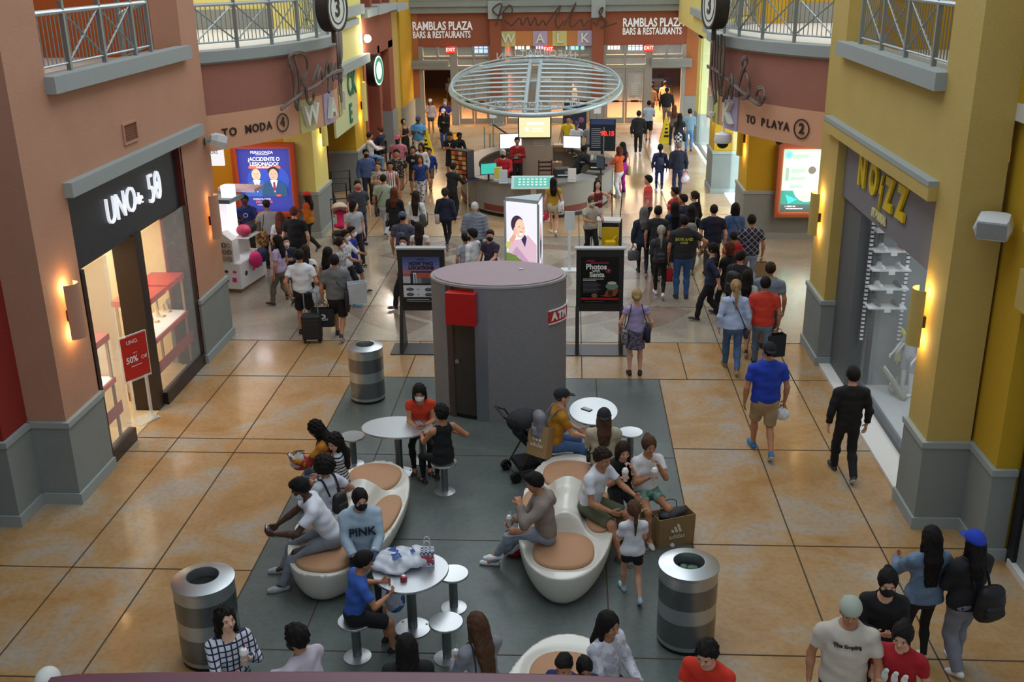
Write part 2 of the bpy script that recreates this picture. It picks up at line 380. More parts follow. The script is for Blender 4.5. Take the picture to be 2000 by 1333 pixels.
        for sd_ in (-1, 1): S.cap(A([sd_ * shw * .70, -.005 * s, .452 * s]), A([sd_ * .03 * s, -.012 * s, .500 * s]), (.042 + e * .8) * s, (.038 + e * .6) * s, fr=tf, k=.04 * s)
        S.cap(A([0, -.008, .44]) * s, A([0, -.005, .50]) * s, (.075 + e * .5) * s, (.056 + e * .3) * s, fr=tf, k=.05 * s)
    # body
    B = SD(.022 * s); torso(B, -.014)
    for sd, sh, el, wr in armd: aw = .84 if top[0] in ('shirt', 'jacket', 'hoodie', 'sweater', 'puffer') else 1.; B.cap(sh, el, .046 * s * fc ** .6 * aw, .037 * s * aw, k=.03 * s); B.cap(el, el + (wr - el) * .35, .040 * s, .039 * s); B.cap(el + (wr - el) * .3, wr, .039 * s, .026 * s)
    for sd, hip, kn_, ank, fp in legdata:
        lw = .78 if bot[0] in ('pants', 'jeans', 'leggings', 'sweats') else 1.; B.cap(hip, kn_, .074 * s * fc ** .6 * lw, .052 * s * lw, k=.04 * s); B.cap(kn_, kn_ + (ank - kn_) * .35, .050 * s * lw, .053 * s * lw); B.cap(kn_ + (ank - kn_) * .3, ank, .052 * s * lw, .032 * s); B.cap(ank, ank + A([0, .07, -.03]) * s, .034 * s, .03 * s)
    B.cap(neck - A([0, 0, .03]), hp(0, -.01, -.06), .052 * s ** .8, .050 * hz)
    v, f = B.mesh(q); addm(v, f, 0)
    Hd = SD(.016 * hz); H = lambda a, r, k=None: Hd.ell(A(a) * hz, A(r) * hz, fr=hf, k=(k or .016) * hz)
    H((0, -.012, .022), (.076, .096, .096)); H((0, .020, -.035), (.060, .068, .076), .03); Hd.cap(A([0, .048, -.088]) * hz, A([0, .05, -.09]) * hz, .026 * hz, fr=hf, k=.025 * hz)
    Hd.cap(A([0, .083, .008]) * hz, A([0, .103, -.022]) * hz, .0085 * hz, .0135 * hz, fr=hf, k=.012 * hz); Hd.cap(A([-.035, .074, .026]) * hz, A([.035, .074, .026]) * hz, .012 * hz, fr=hf, k=.015 * hz)
    for sd in (-1, 1): H((sd * .077, -.008, -.008), (.011, .021, .032), .006); H((sd * .040, .060, -.028), (.022, .022, .02), .02); Hd.ell(A([sd * .032, .098, .005]) * hz, A([.015, .018, .010]) * hz, fr=hf, k=.006, sub=True)
    Hd.cap(A([-.018, .082, -.052]) * hz, A([.018, .082, -.052]) * hz, .0085 * hz, fr=hf, k=.008 * hz)
    v, f = Hd.mesh(hq); addm(v, f, 0)
    def blob(c, r, m, fr=hf, n=8):
        mb = MB(); mb.sph((0, 0, 0), 1, 0, n); vv = A(mb.v) * A(r) * hz + A(c) * hz; vv = vv @ fr[1].T + fr[0]
        ff = A([x for x in mb.f if len(x) == 4]); addm(vv, ff, m)
    for sd in (-1, 1):
        blob((sd * .032, .077, .006), (.0120, .0105, .0060), 1); blob((sd * .032, .0865, .006), (.0062, .004, .0066), 2); blob((sd * .033, .087, .026), (.017, .006, .0034), 2)
    blob((0, .0875, -.0525), (.021, .007, .0075), 3)
    hands = []
    for i, (sd, sh, el, wr) in enumerate(armd):
        d = wr - el; d /= np.linalg.norm(d); pref = A([0, 1, .9 if abs(d[1]) > .5 else .2]); st = pref - d * pref.dot(d); st /= np.linalg.norm(st); n_ = np.cross(d, st); n_ = n_ if n_[0] * sd < 0 else -n_
        S = SD(.008 * s); c_ = arms[i]; cu = .5 if (isinstance(c_, str) and c_ in 'd') else .95; hs = s * (.95 if fem else 1.04)
        S.cap(wr - d * .03 * s, wr, .0255 * s, .024 * s)
        fr = (wr, np.stack([st, n_, d], 1))
        S.ell(A([.0, 0, .048]) * hs, A([.042, .017, .052]) * hs, fr=fr, k=.012)
        for j in range(4):
            x = (.030, .010, -.011, -.030)[j] * hs; L1 = (.038, .042, .039, .031)[j] * hs; b0 = A([x, 0, .082 * hs]); b1 = b0 + A([x * .15, math.sin(cu * .6), math.cos(cu * .6)]) * L1; b2 = b1 + A([0, math.sin(cu * 1.5), math.cos(cu * 1.5)]) * L1 * .85
            S.cap(b0, b1, .0092 * hs, .0085 * hs, fr=fr, k=.006); S.cap(b1, b2, .0085 * hs, .0072 * hs, fr=fr, k=.003)
        t0 = A([.026, .006, .028]) * hs; t1 = t0 + A([.030, .010, .026]) * hs; t2 = t1 + A([.006, .012, .026]) * hs
        S.cap(t0, t1, .0125 * hs, .0105 * hs, fr=fr, k=.012); S.cap(t1, t2, .0105 * hs, .0085 * hs, fr=fr, k=.003)
        v, f = S.mesh(gq); addm(v, f, 0); hands.append(wr + d * .075 * s + n_ * .025 * s)
    sk = SKIN.get(skin, skin); ms = mat(sk, .55, bump=.03, bs=30, var=.06, vs=6, name='skin'); lipc = {'d': '#5a2f2a'}.get(skin, '#a5564c')
    root = link_mesh('person', np.concatenate(V), np.concatenate(Fc), [ms, mat('#e8e4df', .3), mat('#181210', .4), mat(lipc, .5)], np.concatenate(Mi), None, 180, label=label, cat='person', group=group)
    root.location = loc; root.rotation_euler = (0, 0, fa)
    W = lambda p: loc + Rw @ A(p)
    def wr_disp(amp, fq):
        def fn(G):
            x, y, z = G[..., 0], G[..., 1], G[..., 2]
            return amp * (np.sin(fq * z + 2.2 * np.sin(9 * x + seed) + seed) * np.sin(7 * y + 5 * x + seed * 2) + .6 * np.sin(fq * 1.7 * z - 11 * x + seed) * np.sin(13 * x + 9 * y))
        return fn
    # ---- clothes
    ty, tc = top[0], top[1]; tk = dict(pat=top[2], c2=top[3], ps=top[4]) if len(top) > 2 else {}
    loose = {'tee': .008, 'tank': -.004, 'polo': .009, 'shirt': .013, 'jacket': .020, 'hoodie': .024, 'sweater': .014, 'puffer': .03, 'blouse': .006}[ty]
    S = SD(.03 * s); torso(S, loose); slv = {'tee': .62, 'polo': .60, 'tank': 0, 'shirt': 2, 'jacket': 2, 'hoodie': 2, 'sweater': 2, 'puffer': 2, 'blouse': .35}[ty]
    if gloves == 'rolled': slv = 1.35
    for sd, sh, el, wr in armd:
        if slv == 0: continue
        u = (el - sh); u /= np.linalg.norm(u); fl_ = (el - wr) @ u
        if slv <= 1: e = sh + (el - sh) * slv; S.cap(sh, sh + (el - sh) * (slv + .12), (.052 + loose) * s * fc ** .5, (.050 + loose * 1.3) * s, k=.035 * s, cut=[(e, u)])
        else:
            u2 = wr - el; u2 /= np.linalg.norm(u2); e = el + (wr - el) * (slv - 1) * .98; S.cap(sh, el, (.050 + loose) * s * fc ** .5, (.042 + loose) * s, k=.035 * s); S.cap(el, e + u2 * .03, (.042 + loose) * s, (.034 + loose * .8) * s, cut=[(e, u2)], k=.02 * s)
    hem = {'tank': -.02, 'tee': -.05, 'polo': -.06, 'shirt': -.06, 'jacket': -.07, 'hoodie': -.05, 'sweater': -.03, 'puffer': -.06, 'blouse': -.02}[ty] * s
    if extra and 'hem' in extra: hem = extra['hem'] * s
    if hem < -.03 and not sit: 
        for q_ in (-.05, .05): S.cap(A([q_, 0, .02]) * s, A([q_ * 1.1, 0, -.10]) * s, (.125 if fem else .115) * s * fc + loose * .6, (.130 if fem else .118) * s * fc + loose, fr=tf, sc=(1, .80, 1), k=.04)
    S.cuts = [(P + R @ A([0, 0, hem]), -(R @ A([0, -.1 if sit else 0, 1])))]
    S.cap(neck + R @ A([0, .028 * s, .0]), neck + R @ A([0, .05 * s, .16 * s]), (.058 if ty not in ('tank', 'blouse', 'shirt') else .078) * s, .16 * s, k=.004, sub=True)
    if ty == 'tank': 
        for sd in (-1, 1): S.cuts.append((tp(sd * (shw / s * .72), 0, .44), R @ A([sd * 1., 0, .35])))
    if ty in ('hoodie',): S.cap(tp(-.07, -.085, .46), tp(.07, -.085, .46), .055 * s, k=.04); 
    S.disp = wr_disp(.0045 if ty not in ('puffer',) else .011, 34 if ty != 'puffer' else 75)
    nm = {'tee': 't_shirt', 'tank': 'tank_top', 'polo': 'polo_shirt', 'shirt': 'shirt', 'jacket': 'jacket', 'hoodie': 'hoodie', 'sweater': 'sweater', 'puffer': 'puffer_jacket', 'blouse': 'blouse'}[ty]
    top_o = S.build(nm, mat(tc, .85, bump=.25, bs=140, var=.12, vs=9, name='cloth', **tk), q * .92, root)
    if ty == 'hoodie': SD(.03).cap(tp(-.06, -.095, .47), tp(.06, -.095, .47), .062 * s).cap(tp(0, -.11, .42), tp(0, -.1, .47), .07 * s, .06 * s).build('hood', mat(tc, .85, bump=.25, bs=140, var=.12, vs=9, name='cloth', **tk), q * .8, top_o)
    if ty in ('polo', 'jacket', 'shirt') and Y < 30:
        mb = MB(); pts = []
        for j in range(13):
            a = math.pi * 2 * j / 12; pts.append(tuple(tp(.074 * math.sin(a), -.004 + .066 * math.cos(a), .487 + (-.03 if math.cos(a) > .8 else .004) * 1)))
        mb.tube(pts[:-1], .014 * s, n=6, closed=True); mb.build('collar', mat((extra or {}).get('collar', tc), .85, name='cloth'), top_o)
    bt, bc = bot[0], bot[1]; bk = dict(pat=bot[2], c2=bot[3], ps=bot[4]) if len(bot) > 2 else {}
    S = SD(.03 * s); e = {'pants': .010, 'jeans': .008, 'leggings': -.004, 'shorts': .018, 'skirt': .01, 'sweats': .022, 'dress': .01, 'mini': .008}[bt]
    S.cap(A([-.03, 0, 0.02]) * s, A([.03, 0, .02]) * s, (.118 if fem else .108) * s * fc + e, fr=tf, sc=(1, .80, 1)); S.cap(A([-.035, -.01, -.05]) * s, A([.035, -.01, -.05]) * s, (.118 if fem else .105) * s * fc ** .7 + e, fr=tf if not sit else (P, np.eye(3)), sc=(1, .88, 1))
    S.cap(A([0, 0, .0]) * s, A([0, 0, .08]) * s, .125 * s * fc + e * .5, fr=tf, sc=(1, .68, 1))
    lt = {'pants': 1.04, 'jeans': 1.02, 'leggings': .95, 'shorts': .5, 'skirt': 0, 'sweats': 1.02, 'mini': .28, 'dress': 0}[bt]
    if bt in ('skirt', 'dress'):
        if not sit: S.cap(A([0, 0, 0]) * s, A([0, 0, -.40]) * s, .13 * s, .205 * s, fr=(P, np.eye(3)), sc=(1, .8, 1), k=.05, cut=[(A([0, 0, -.36 * s]), (0, 0, -1))])
        else: lt = .42; e = .03
    for sd, hip, kn_, ank, fp in legdata:
        if lt == 0: continue
        u = kn_ - hip; u /= np.linalg.norm(u); u2 = ank - kn_; u2 /= np.linalg.norm(u2)
        if lt <= .52: en = hip + (kn_ - hip) * lt * 1.85; S.cap(hip, en + u * .03, (.083 * s + e) * fc ** .5, .066 * s + e * 1.2, k=.035 * s, cut=[(en, u)])
        else:
            fl2 = {'pants': .006, 'jeans': .004, 'leggings': -.004, 'sweats': .014}[bt]
            en = kn_ + (ank - kn_) * lt; S.cap(hip, kn_, (.080 * s + e) * fc ** .5, .056 * s + e, k=.035 * s); S.cap(kn_, kn_ + (ank - kn_) * .35, .056 * s + e, .056 * s + e); S.cap(kn_ + (ank - kn_) * .3, en + u2 * .03, .056 * s + e, (.040 * s + fl2 + e * .5), cut=[(en, u2)])
    S.cuts = [(tp(0, 0, .10), R @ A([0, 0, 1]))]; S.disp = wr_disp(.004 if bt != 'leggings' else .001, 30)
    bn = {'pants': 'trousers', 'jeans': 'jeans', 'leggings': 'leggings', 'shorts': 'shorts', 'skirt': 'skirt', 'sweats': 'sweatpants', 'dress': 'skirt', 'mini': 'shorts'}[bt]
    S.build(bn, mat(bc, .85, bump=.25, bs=120, var=.18, vs=7, name='cloth', **bk), q, root)
    mt = mat(shoe, .6, name='shoe'); mso = mat(sole, .7, name='sole')
    for sd, hip, kn_, ank, fp in legdata:
        out = math.radians(-8 * sd); ff = (ank, rot(out, fp)); S = SD(.02 * s); zz = -.042 * s
        S.cap(A([0, -.045, zz / s]) * s, A([0.004 * sd, .10, zz / s - .004]) * s, .036 * s, .040 * s, fr=ff); S.cap(A([.004 * sd, .10, zz / s - .006]) * s, A([0, .155, zz / s - .008]) * s, .039 * s, .031 * s, fr=ff)
        S.cap(A([0, -.02, -.03]) * s, A([0, -.005, .015]) * s, .040 * s, .036 * s, fr=ff); S.cuts = [(ank + ff[1] @ A([0, 0, -.073 * s]), -(ff[1] @ A([0, 0, 1])))]
        v, f = S.mesh(q * .62); lz = ((v - ank) @ ff[1])[:, 2][f].mean(1)
        link_mesh('shoe', v, f, [mt, mso], (lz < -.052 * s).astype(int), root, 180)
    # ---- hair
    hs_, hcn = hair; hcol = HAIRC.get(hcn, hcn); mh = mat(hcol, .62, bump=.6, bs=90, var=.3, vs=16, name='hair', spec=.22)
    D = lambda G: .0035 * np.sin(95 * G[..., 0] + 4 * np.sin(20 * G[..., 2])) * np.sin(60 * G[..., 1] + seed)
    if hs_ != 'bald':
        S = SD(.015); th = -.004 if cap else {'buzz': .004, 'short': .010, 'bob': .014, 'afro': .045, 'curly': .02}.get(hs_, .011)
        low = -.055 if hs_ in ('short', 'buzz') else -.07
        ct = [(A([0, .040 + max(th, 0), .050]) * hz, A([0, .80, -.6])), (A([0, 0, low]) * hz, A([0, 0, -1]))]
        if hs_ in ('short', 'buzz', 'curly') and not cap: ct[0] = (A([0, .05, .045]) * hz, A([0, .72, -.69]))
        if hs_ not in ('short', 'buzz', 'curly') or cap: ct[0] = (A([0, .088, .0]) * hz, A([0, 1, 0]))
        S.ell(A([0, -.014, .026]) * hz, A([.083 + th, .103 + th, .103 + th]) * hz, fr=hf, cut=ct)
        if hs_ in ('short', 'curly') and not cap: S.ell(A([0, .035, .095]) * hz, A([.06, .055, .035]) * hz, fr=hf, k=.02)
        if hs_ not in ('short', 'buzz', 'curly') or cap: S.ell(A([0, .088, -.012]) * hz, A([.062, .075, .084]) * hz, fr=hf, k=.001, sub=True)
        if hs_ == 'afro': S.ell(A([0, -.03, .03]) * hz, A([.135, .13, .125]) * hz, fr=hf, cut=[(A([0, .04, .05]) * hz, A([0, .86, -.5]))])
        bk0 = hp(0, -.075, .0)
        def back(y, z): return neck + R @ (A([0, y, z]) * s)
        if hs_ in ('long', 'vlong', 'wavy'):
            Ln = {'long': -.20, 'vlong': -.34, 'wavy': -.24}[hs_]
            for x in (-.045, 0, .045):
                S.cap(bk0 + Rh @ A([x, .02, 0]) * hz, back(-.095, -.05) + R @ A([x * 1.15, 0, 0]), .05 * hz, .047 * s, k=.03); S.cap(back(-.095, -.05) + R @ A([x * 1.15, 0, 0]), back(-.11, Ln) + R @ A([x, 0, 0]), .045 * s, .026 * s, k=.03)
            for sd in (-1, 1): S.cap(hp(sd * .078, -.01, .02), neck + R @ (A([sd * .085, .01, -.03]) * s), .024 * hz, .030 * s, k=.02); S.cap(neck + R @ (A([sd * .085, .01, -.03]) * s), neck + R @ (A([sd * .10, .06, Ln * .75]) * s), .028 * s, .016 * s, k=.02)
        if hs_ == 'bob':
            for x in (-.05, 0, .05): S.cap(bk0 + Rh @ A([x, .01, 0]) * hz, hp(x * 1.1, -.07, -.12), .048 * hz, .04 * hz, k=.03)
            for sd in (-1, 1): S.cap(hp(sd * .078, .0, .02), hp(sd * .083, .0, -.11), .026 * hz, .028 * hz)
        if hs_ in ('pony', 'lowpony'):
            z0 = .05 if hs_ == 'pony' else -.04; a = hp(0, -.115, z0); b = back(-.13, .03); c = back(-.12, -.20); S.cap(hp(0, -.09, z0), a, .024 * hz, .02 * hz); S.cap(a, b, .026 * hz, .03 * s); S.cap(b, c, .03 * s, .012 * s)
        if hs_ == 'bun': S.ell(A([0, -.085, .095]) * hz, A([.042, .04, .04]) * hz, fr=hf)
        if hs_ == 'lowbun': S.ell(A([0, -.125, -.005]) * hz, A([.05, .042, .046]) * hz, fr=hf)
        amp = {'wavy': 3., 'afro': 2.5, 'curly': 2.5}.get(hs_, 1.)
        S.disp = lambda G: D(G) * amp
        S.build('hair', mh, hq * 1.15, root)
    if hair[0] in ('short', 'buzz') and skin == 'b': pass
    if mask:
        S = SD(.01); S.ell(A([0, .026, -.056]) * hz, A([.074, .089, .070]) * hz, fr=hf, cut=[(A([0, .0, -.006]) * hz, A([0, -.25, 1])), (A([0, .02, 0]) * hz, A([0, -1, 0]))]); S.cap(A([0, .098, -.020]) * hz, A([0, .104, -.045]) * hz, .023 * hz, fr=hf, k=.02)
        S.build('face_mask', mat(mask, .8, name='cloth'), hq * .9, root)
    if cap:
        cc = cap[0]; back_ = len(cap) > 1 and cap[1] == 'back'; sg = -1 if back_ else 1; S = SD(.008)
        S.ell(A([0, -.012, .030]) * hz, A([.096, .116, .108]) * hz, fr=hf, cut=[(A([0, 0, .035]) * hz, A([0, .12 * sg, -1]))])
        S.cap(A([-.03, .085 * sg, .040]) * hz, A([-.03, .150 * sg, .028]) * hz, .045 * hz, .03 * hz, fr=hf, sc=(1, 1, .14)); S.cap(A([.03, .085 * sg, .040]) * hz, A([.03, .150 * sg, .028]) * hz, .045 * hz, .03 * hz, fr=hf, sc=(1, 1, .14)); S.cap(A([0, 0, .132]) * hz, A([0, 0, .134]) * hz, .008 * hz, fr=hf)
        pk = dict(pat=cap[2], c2=cap[3], ps=cap[4]) if len(cap) > 2 else {}
        S.build('cap', mat(cc, .8, bump=.1, bs=150, name='cloth', **pk), hq * .85, root)
    if glasses:
        mb = MB()
        for sd in (-1, 1): mb.tube([tuple(hp(sd * .033 + .021 * math.cos(t), .100, .004 + .017 * math.sin(t))) for t in np.linspace(0, 2 * math.pi, 13)[:-1]], .0022, closed=True, n=5); mb.tube([tuple(hp(sd * .054, .098, .008)), tuple(hp(sd * .08, .0, .008))], .002, n=4)
        mb.tube([tuple(hp(-.012, .104, .008)), tuple(hp(.012, .104, .008))], .002, n=4); mb.build('glasses', mat('#111111', .3), root)
    if extra and 'birds' in extra:
        for bx_, bc_ in ((-.09, '#e8e8e4'), (0, '#dfe4e0'), (.09, '#cfe4d8')):
            S = SD(.02).ell(A([bx_, .150 * fc, .27]) * s, A([.034, .014, .075]) * s, fr=tf).ell(A([bx_ - .015, .155 * fc, .345]) * s, A([.022, .012, .024]) * s, fr=tf); S.build('bird_print', mat(bc_, .7), .007, top_o)
    if prints:
        for (s_, z_, size, col, side) in prints:
            yy = (.108 + loose) * s * (1 if not fem else 1.17) * (fc ** .9) * side; mb = MB(); o_ = P + R @ A([0, yy, z_ * s])
            text_into(mb, s_, o_, R @ A([-side, 0, 0]), R @ A([0, 0, 1]), size * s, .012, .002); mb.build('shirt_print', mat(col, .7), top_o, 0, label='lettering on the chest' if side > 0 else 'lettering on the back')
    return dict(root=root, loc=loc, Rw=Rw, W=W, hands=[W(x) for x in hands], sh=[W(a[1]) for a in armd], tp=lambda x, y, z: W(tp(x, y, z)), hp=lambda x, y, z: W(hp(x, y, z)), s=s, fa=fa, hl=hands, P=P)
# ------------------------------------------------------------------ the building
ORG = mat('#ba8a70', .85, bump=.25, bs=55, var=.05, vs=1.5, name='orange_stucco'); ORD = mat('#b8602a', .85, bump=.25, bs=55, name='deep_orange_stucco')
YEL = mat('#bda35a', .85, bump=.25, bs=55, var=.05, vs=1.5, name='ochre_stucco'); YED = mat('#c09818', .85, bump=.25, bs=55, name='yellow_stucco'); PYE = mat('#dccf7a', .85, bump=.2, bs=55, name='pale_yellow_stucco')
GRY = mat('#868c88', .75, bump=.15, bs=60, var=.05, vs=2, name='grey_stucco'); GRT = mat('#98a09e', .7, bump=.1, bs=60, name='grey_trim'); TER = mat('#8e5038', .85, bump=.2, bs=55, name='terracotta_stucco')
RED = mat('#8c2414', .8, bump=.2, bs=55, name='dark_red_stucco'); BRN = mat('#a06a5a', .85, bump=.3, bs=50, var=.05, vs=1.5, name='rose_brown_stucco'); TAN = mat('#d4a080', .85, bump=.2, bs=50, name='tan_stucco')
DRK = mat('#1a1512', .5, name='dark'); WFL = mat('#d8d6cf', .5, name='pale_tile'); BLK = mat('#121214', .4, name='black'); WHT = mat('#e6e8e8', .5, name='white'); CRM = mat('#e2cfa4', .8, name='cream_wall')
GLS = mat('#e8f2f4', .03, alpha=.16, spec=.8, name='glass'); TRS = mat('#8f8c84', .6, name='grey_metal_frame')
LX, RX = -6.87, 4.53
# floor: stained concrete, grey crossing with inlaid rings, dark seating area, saw-cut joints
def floor_mat(c1, c2, c3, rough, sc, coat=.0, bump=.04):
    m = bpy.data.materials.new('stained_concrete'); m.use_nodes = True; nt = m.node_tree; N = nt.nodes; L = nt.links; b = N['Principled BSDF']
    tc = N.new('ShaderNodeTexCoord'); n1 = N.new('ShaderNodeTexNoise'); n1.inputs['Scale'].default_value = sc; n1.inputs['Detail'].default_value = 7; n1.inputs['Roughness'].default_value = .62; n1.inputs['Distortion'].default_value = .6
    L.new(tc.outputs['Object'], n1.inputs[0]); c = _ramp(nt, n1.outputs[0], [(.36, lin(c2)), (.50, lin(c1)), (.64, lin(c3))])
    n2 = N.new('ShaderNodeTexNoise'); n2.inputs['Scale'].default_value = 14; n2.inputs['Detail'].default_value = 6; L.new(tc.outputs['Object'], n2.inputs[0])
    r2 = _ramp(nt, n2.outputs[0], [(.30, (.72, .70, .68, 1)), (.55, (1, 1, 1, 1))]); mx = N.new('ShaderNodeMix'); mx.data_type = 'RGBA'; mx.blend_type = 'MULTIPLY'; mx.inputs[0].default_value = .55; L.new(c, mx.inputs[6]); L.new(r2, mx.inputs[7]); L.new(mx.outputs[2], b.inputs['Base Color'])
    mr = N.new('ShaderNodeMapRange'); mr.inputs[3].default_value = rough * .75; mr.inputs[4].default_value = rough * 1.3; L.new(n1.outputs[0], mr.inputs[0]); L.new(mr.outputs[0], b.inputs['Roughness'])
    b.inputs['Coat Weight'].default_value = coat; b.inputs['Coat Roughness'].default_value = .12
    bp = N.new('ShaderNodeBump'); bp.inputs['Strength'].default_value = bump; bp.inputs['Distance'].default_value = .01; L.new(n2.outputs[0], bp.inputs['Height']); L.new(bp.outputs[0], b.inputs['Normal']); return m
FT = floor_mat('#b08c60', '#a67c48', '#a89a88', .34, 1.0, .25); FG = floor_mat('#a29886', '#938a7c', '#b0a594', .26, .6, .4); FD = floor_mat('#58615d', '#525a55', '#626b67', .45, .8, .05)
FI = floor_mat('#8c7a6c', '#857263', '#97887a', .26, 1., .4); FJ = mat('#4a3a2a', .9, name='joint'); FF = floor_mat('#c0a27c', '#b48e5e', '#c4b094', .24, .5, .4)
mb = MB(); mb.box(-14, 10, 3, 19.2, -.2, 0, 0); mb.box(-14, 10, 19.2, 27.4, -.2, 0, 1); mb.box(-14, 10, 27.4, 47.7, -.2, 0, 5)
def rect(x0, x1, y0, y1, z, m): mb.add([(x0, y0, z), (x1, y0, z), (x1, y1, z), (x0, y1, z)], [[0, 1, 2, 3]], m)
rect(-3.93, 1.57, 3, 17.31, .002, 2)
def ring(cx, cy, r0, r1, z, m, n=72, a0=0, a1=360):
    vs = []; fs = []
    for i in range(n + 1):
        a = math.radians(a0 + (a1 - a0) * i / n); vs += [(cx + r0 * math.cos(a), cy + r0 * math.sin(a), z), (cx + r1 * math.cos(a), cy + r1 * math.sin(a), z)]
    fs = [[2 * i, 2 * i + 1, 2 * i + 3, 2 * i + 2] for i in range(n)]; mb.add(vs, fs, m)
ring(-1.17, 23.3, 2.9, 3.35, .002, 3); ring(-1.17, 23.3, .0, 1.2, .002, 3)
for k in range(8): ring(-1.17, 23.3, 1.3, 2.8, .002, 3, 6, k * 45 + 4, k * 45 + 18)
for k in range(4): ring(-1.17, 23.3, 3.5, 4.3, .002, 3, 10, k * 90 + 30, k * 90 + 60)
for x, y0, y1 in ((-6.22, 3, 19.2), (-5.17, 3, 19.2), (-4.4, 17.31, 27.3), (-2.96, 17.31, 19.2), (-2.96, 3, 17.3), (.45, 3, 17.3), (2.07, 17.31, 19.2), (2.86, 3, 47), (3.94, 3, 27.4), (1.57, 3, 17.3), (-3.93, 3, 17.31), (.2, 17.3, 47), (-5.6, 19.2, 47)): rect(x - .009, x + .009, y0, y1, .004, 4)
for y, x0, x1 in ((5.4, -8, 6), (7.1, -8, 6), (8.85, -8, 6), (9.4, -3.93, 1.57), (9.5, 1.57, 6), (10.95, -7.4, -3.93), (11.75, -3.9, 6), (14.2, -6.9, 1.57), (14.52, 1.57, 5), (14.69, -6.9, -3.93), (17.32, -6.9, 4.6), (19.2, -12, 8), (27.4, -12, 8), (30, -6.9, 4.6), (33, -6.9, 4.6), (36, -6.9, 4.6), (39, -6.9, 4.6), (42, -6.9, 4.9), (45, -6.9, 5.2), (21.4, -6, 4)): rect(x0, x1, y - .009, y + .009, .004, 4)
rect(-7.4, -6.9, 13.65, 17.95, .006, 1)
struct('floor', mb, [FT, FG, FD, FI, FJ, FF], 0)

def block(side, main, dark, deep):
    """corner building of one side; written for the left, mirrored for the right"""
    y0, ys0, ys1, y1 = (12.6, 13.65, 17.98, 19.5) if side < 0 else (12.3, 13.05, 18.1, 19.3); X = LX if side < 0 else RX
    px = lambda d: X + side * d      # d = depth into the wall
    def bx(m_, d0, d1, a, b, z0, z1, k=0): m_.box(min(px(d0), px(d1)), max(px(d0), px(d1)), a, b, z0, z1, k)
    mb = MB()
    bx(mb, 0, .55, y0, ys0, 0, 4.2); bx(mb, 0, .55, ys1, y1, 0, 4.2); bx(mb, 0, .5, y0, y1, 4.2, 5.5)
    uo0, uo1 = (13.6, 18.65) if side < 0 else (13.27, 18.25)
    bx(mb, 0, .5, y0, uo0, 5.5, 8.0); bx(mb, 0, .5, uo1, y1, 5.5, 8.0); bx(mb, 0, .5, y0, y1, 8.0, 8.4)
    struct('wall_left' if side < 0 else 'wall_right', mb, [main])
    mb = MB()   # grey base, its cap and skirting
    for a, b in ((y0 - .04, ys0 + .03), (ys1 - .03, y1 + .04)):
        bx(mb, -.04, .59, a, b, 0, 1.16, 0); bx(mb, -.065, .61, a - .02, b + .01, 1.16, 1.24, 1); bx(mb, -.075, .62, a - .03, b + .015, 0, .16, 1)
    struct('baseboard_left' if side < 0 else 'baseboard_right', mb, [GRY, GRT])
    mb = MB()
    bx(mb, -.14, .1, uo0 - .05, uo1 + .1, 5.5, 5.72); bx(mb, .1, .52, uo0, uo1, 5.5, 5.66, 0)
    if side < 0: bx(mb, -.13, .1, 13.58, 18.92, 4.12, 4.32, 0)
    else: bx(mb, -.13, .1, 13.03, 18.8, 4.36, 4.43, 0); bx(mb, -.12, .1, 13.03, 18.8, 4.18, 4.36, 1)
    struct('trim_1' if side < 0 else 'trim_2', mb, [GRT, main])
    mb = MB(); bx(mb, .5, 6, 12.0, 19.5, 5.28, 5.48, 0); bx(mb, 3.2, 3.4, 12.2, 19.5, 5.9, 8.4, 1); bx(mb, 3.15, 3.4, 12.2, 19.5, 5.48, 5.9, 2); bx(mb, .5, 3.4, 12.2, 12.4, 5.48, 8.4, 1); bx(mb, .5, 3.4, 19.3, 19.5, 5.48, 8.4, 1)
    struct('floor', mb, [WFL, dark, GRY])
    return px, bx
pxL, bxL = block(-1, ORG, ORD, RED)
pxR, bxR = block(1, YEL, YED, YED)
# recessed returns toward the camera
mb = MB(); mb.box(-7.42, -6.90, 12.62, 12.9, 0, 8.4, 1); mb.box(-9.5, -7.41, 11.96, 12.9, 0, 8.4, 0); struct('wall_left', mb, [RED, ORD])
mb = MB(); mb.box(-9.5, -7.37, 11.92, 12.58, 0, 1.16, 0); mb.box(-9.5, -7.35, 11.90, 12.56, 1.16, 1.24, 1); mb.box(-9.5, -7.34, 11.89, 12.55, 0, .16, 1); struct('baseboard_left', mb, [GRY, GRT])
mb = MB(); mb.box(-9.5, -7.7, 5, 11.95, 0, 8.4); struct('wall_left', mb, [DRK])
mb = MB(); mb.box(5.12, 7, 11.55, 12.5, 0, 8.4); struct('wall_right', mb, [YED])
mb = MB(); mb.box(5.08, 5.36, 11.51, 12.26, 0, 1.16, 0); mb.box(5.06, 5.37, 11.49, 12.24, 1.16, 1.24, 1); mb.box(5.05, 5.38, 11.48, 12.23, 0, .16, 1); struct('baseboard_right', mb, [GRY, GRT])
mb = MB(); mb.box(5.38, 5.43, 11.3, 11.49, 0, 5, 0); mb.box(5.43, 9, 11.0, 11.5, 0, 5, 1); mb.box(5.36, 9, 7, 11.4, -.02, .09, 2); mb.box(5.9, 5.95, 7, 11.3, .09, .2, 0); struct('trim_3', mb, [BLK, GRY, WFL])
mb = MB(); mb.box(5.95, 5.98, 7, 11.3, .2, 5.); struct('window_1', mb, [GLS])
mb = MB(); mb.box(4.98, 7, 10.6, 11.54, 4.18, 4.42); mb.box(5.02, 7, 10.6, 11.54, 3.3, 3.75); mb.box(5.0, 7, 10.7, 11.54, 5.0, 5.25); struct('trim_4', mb, [YEL])
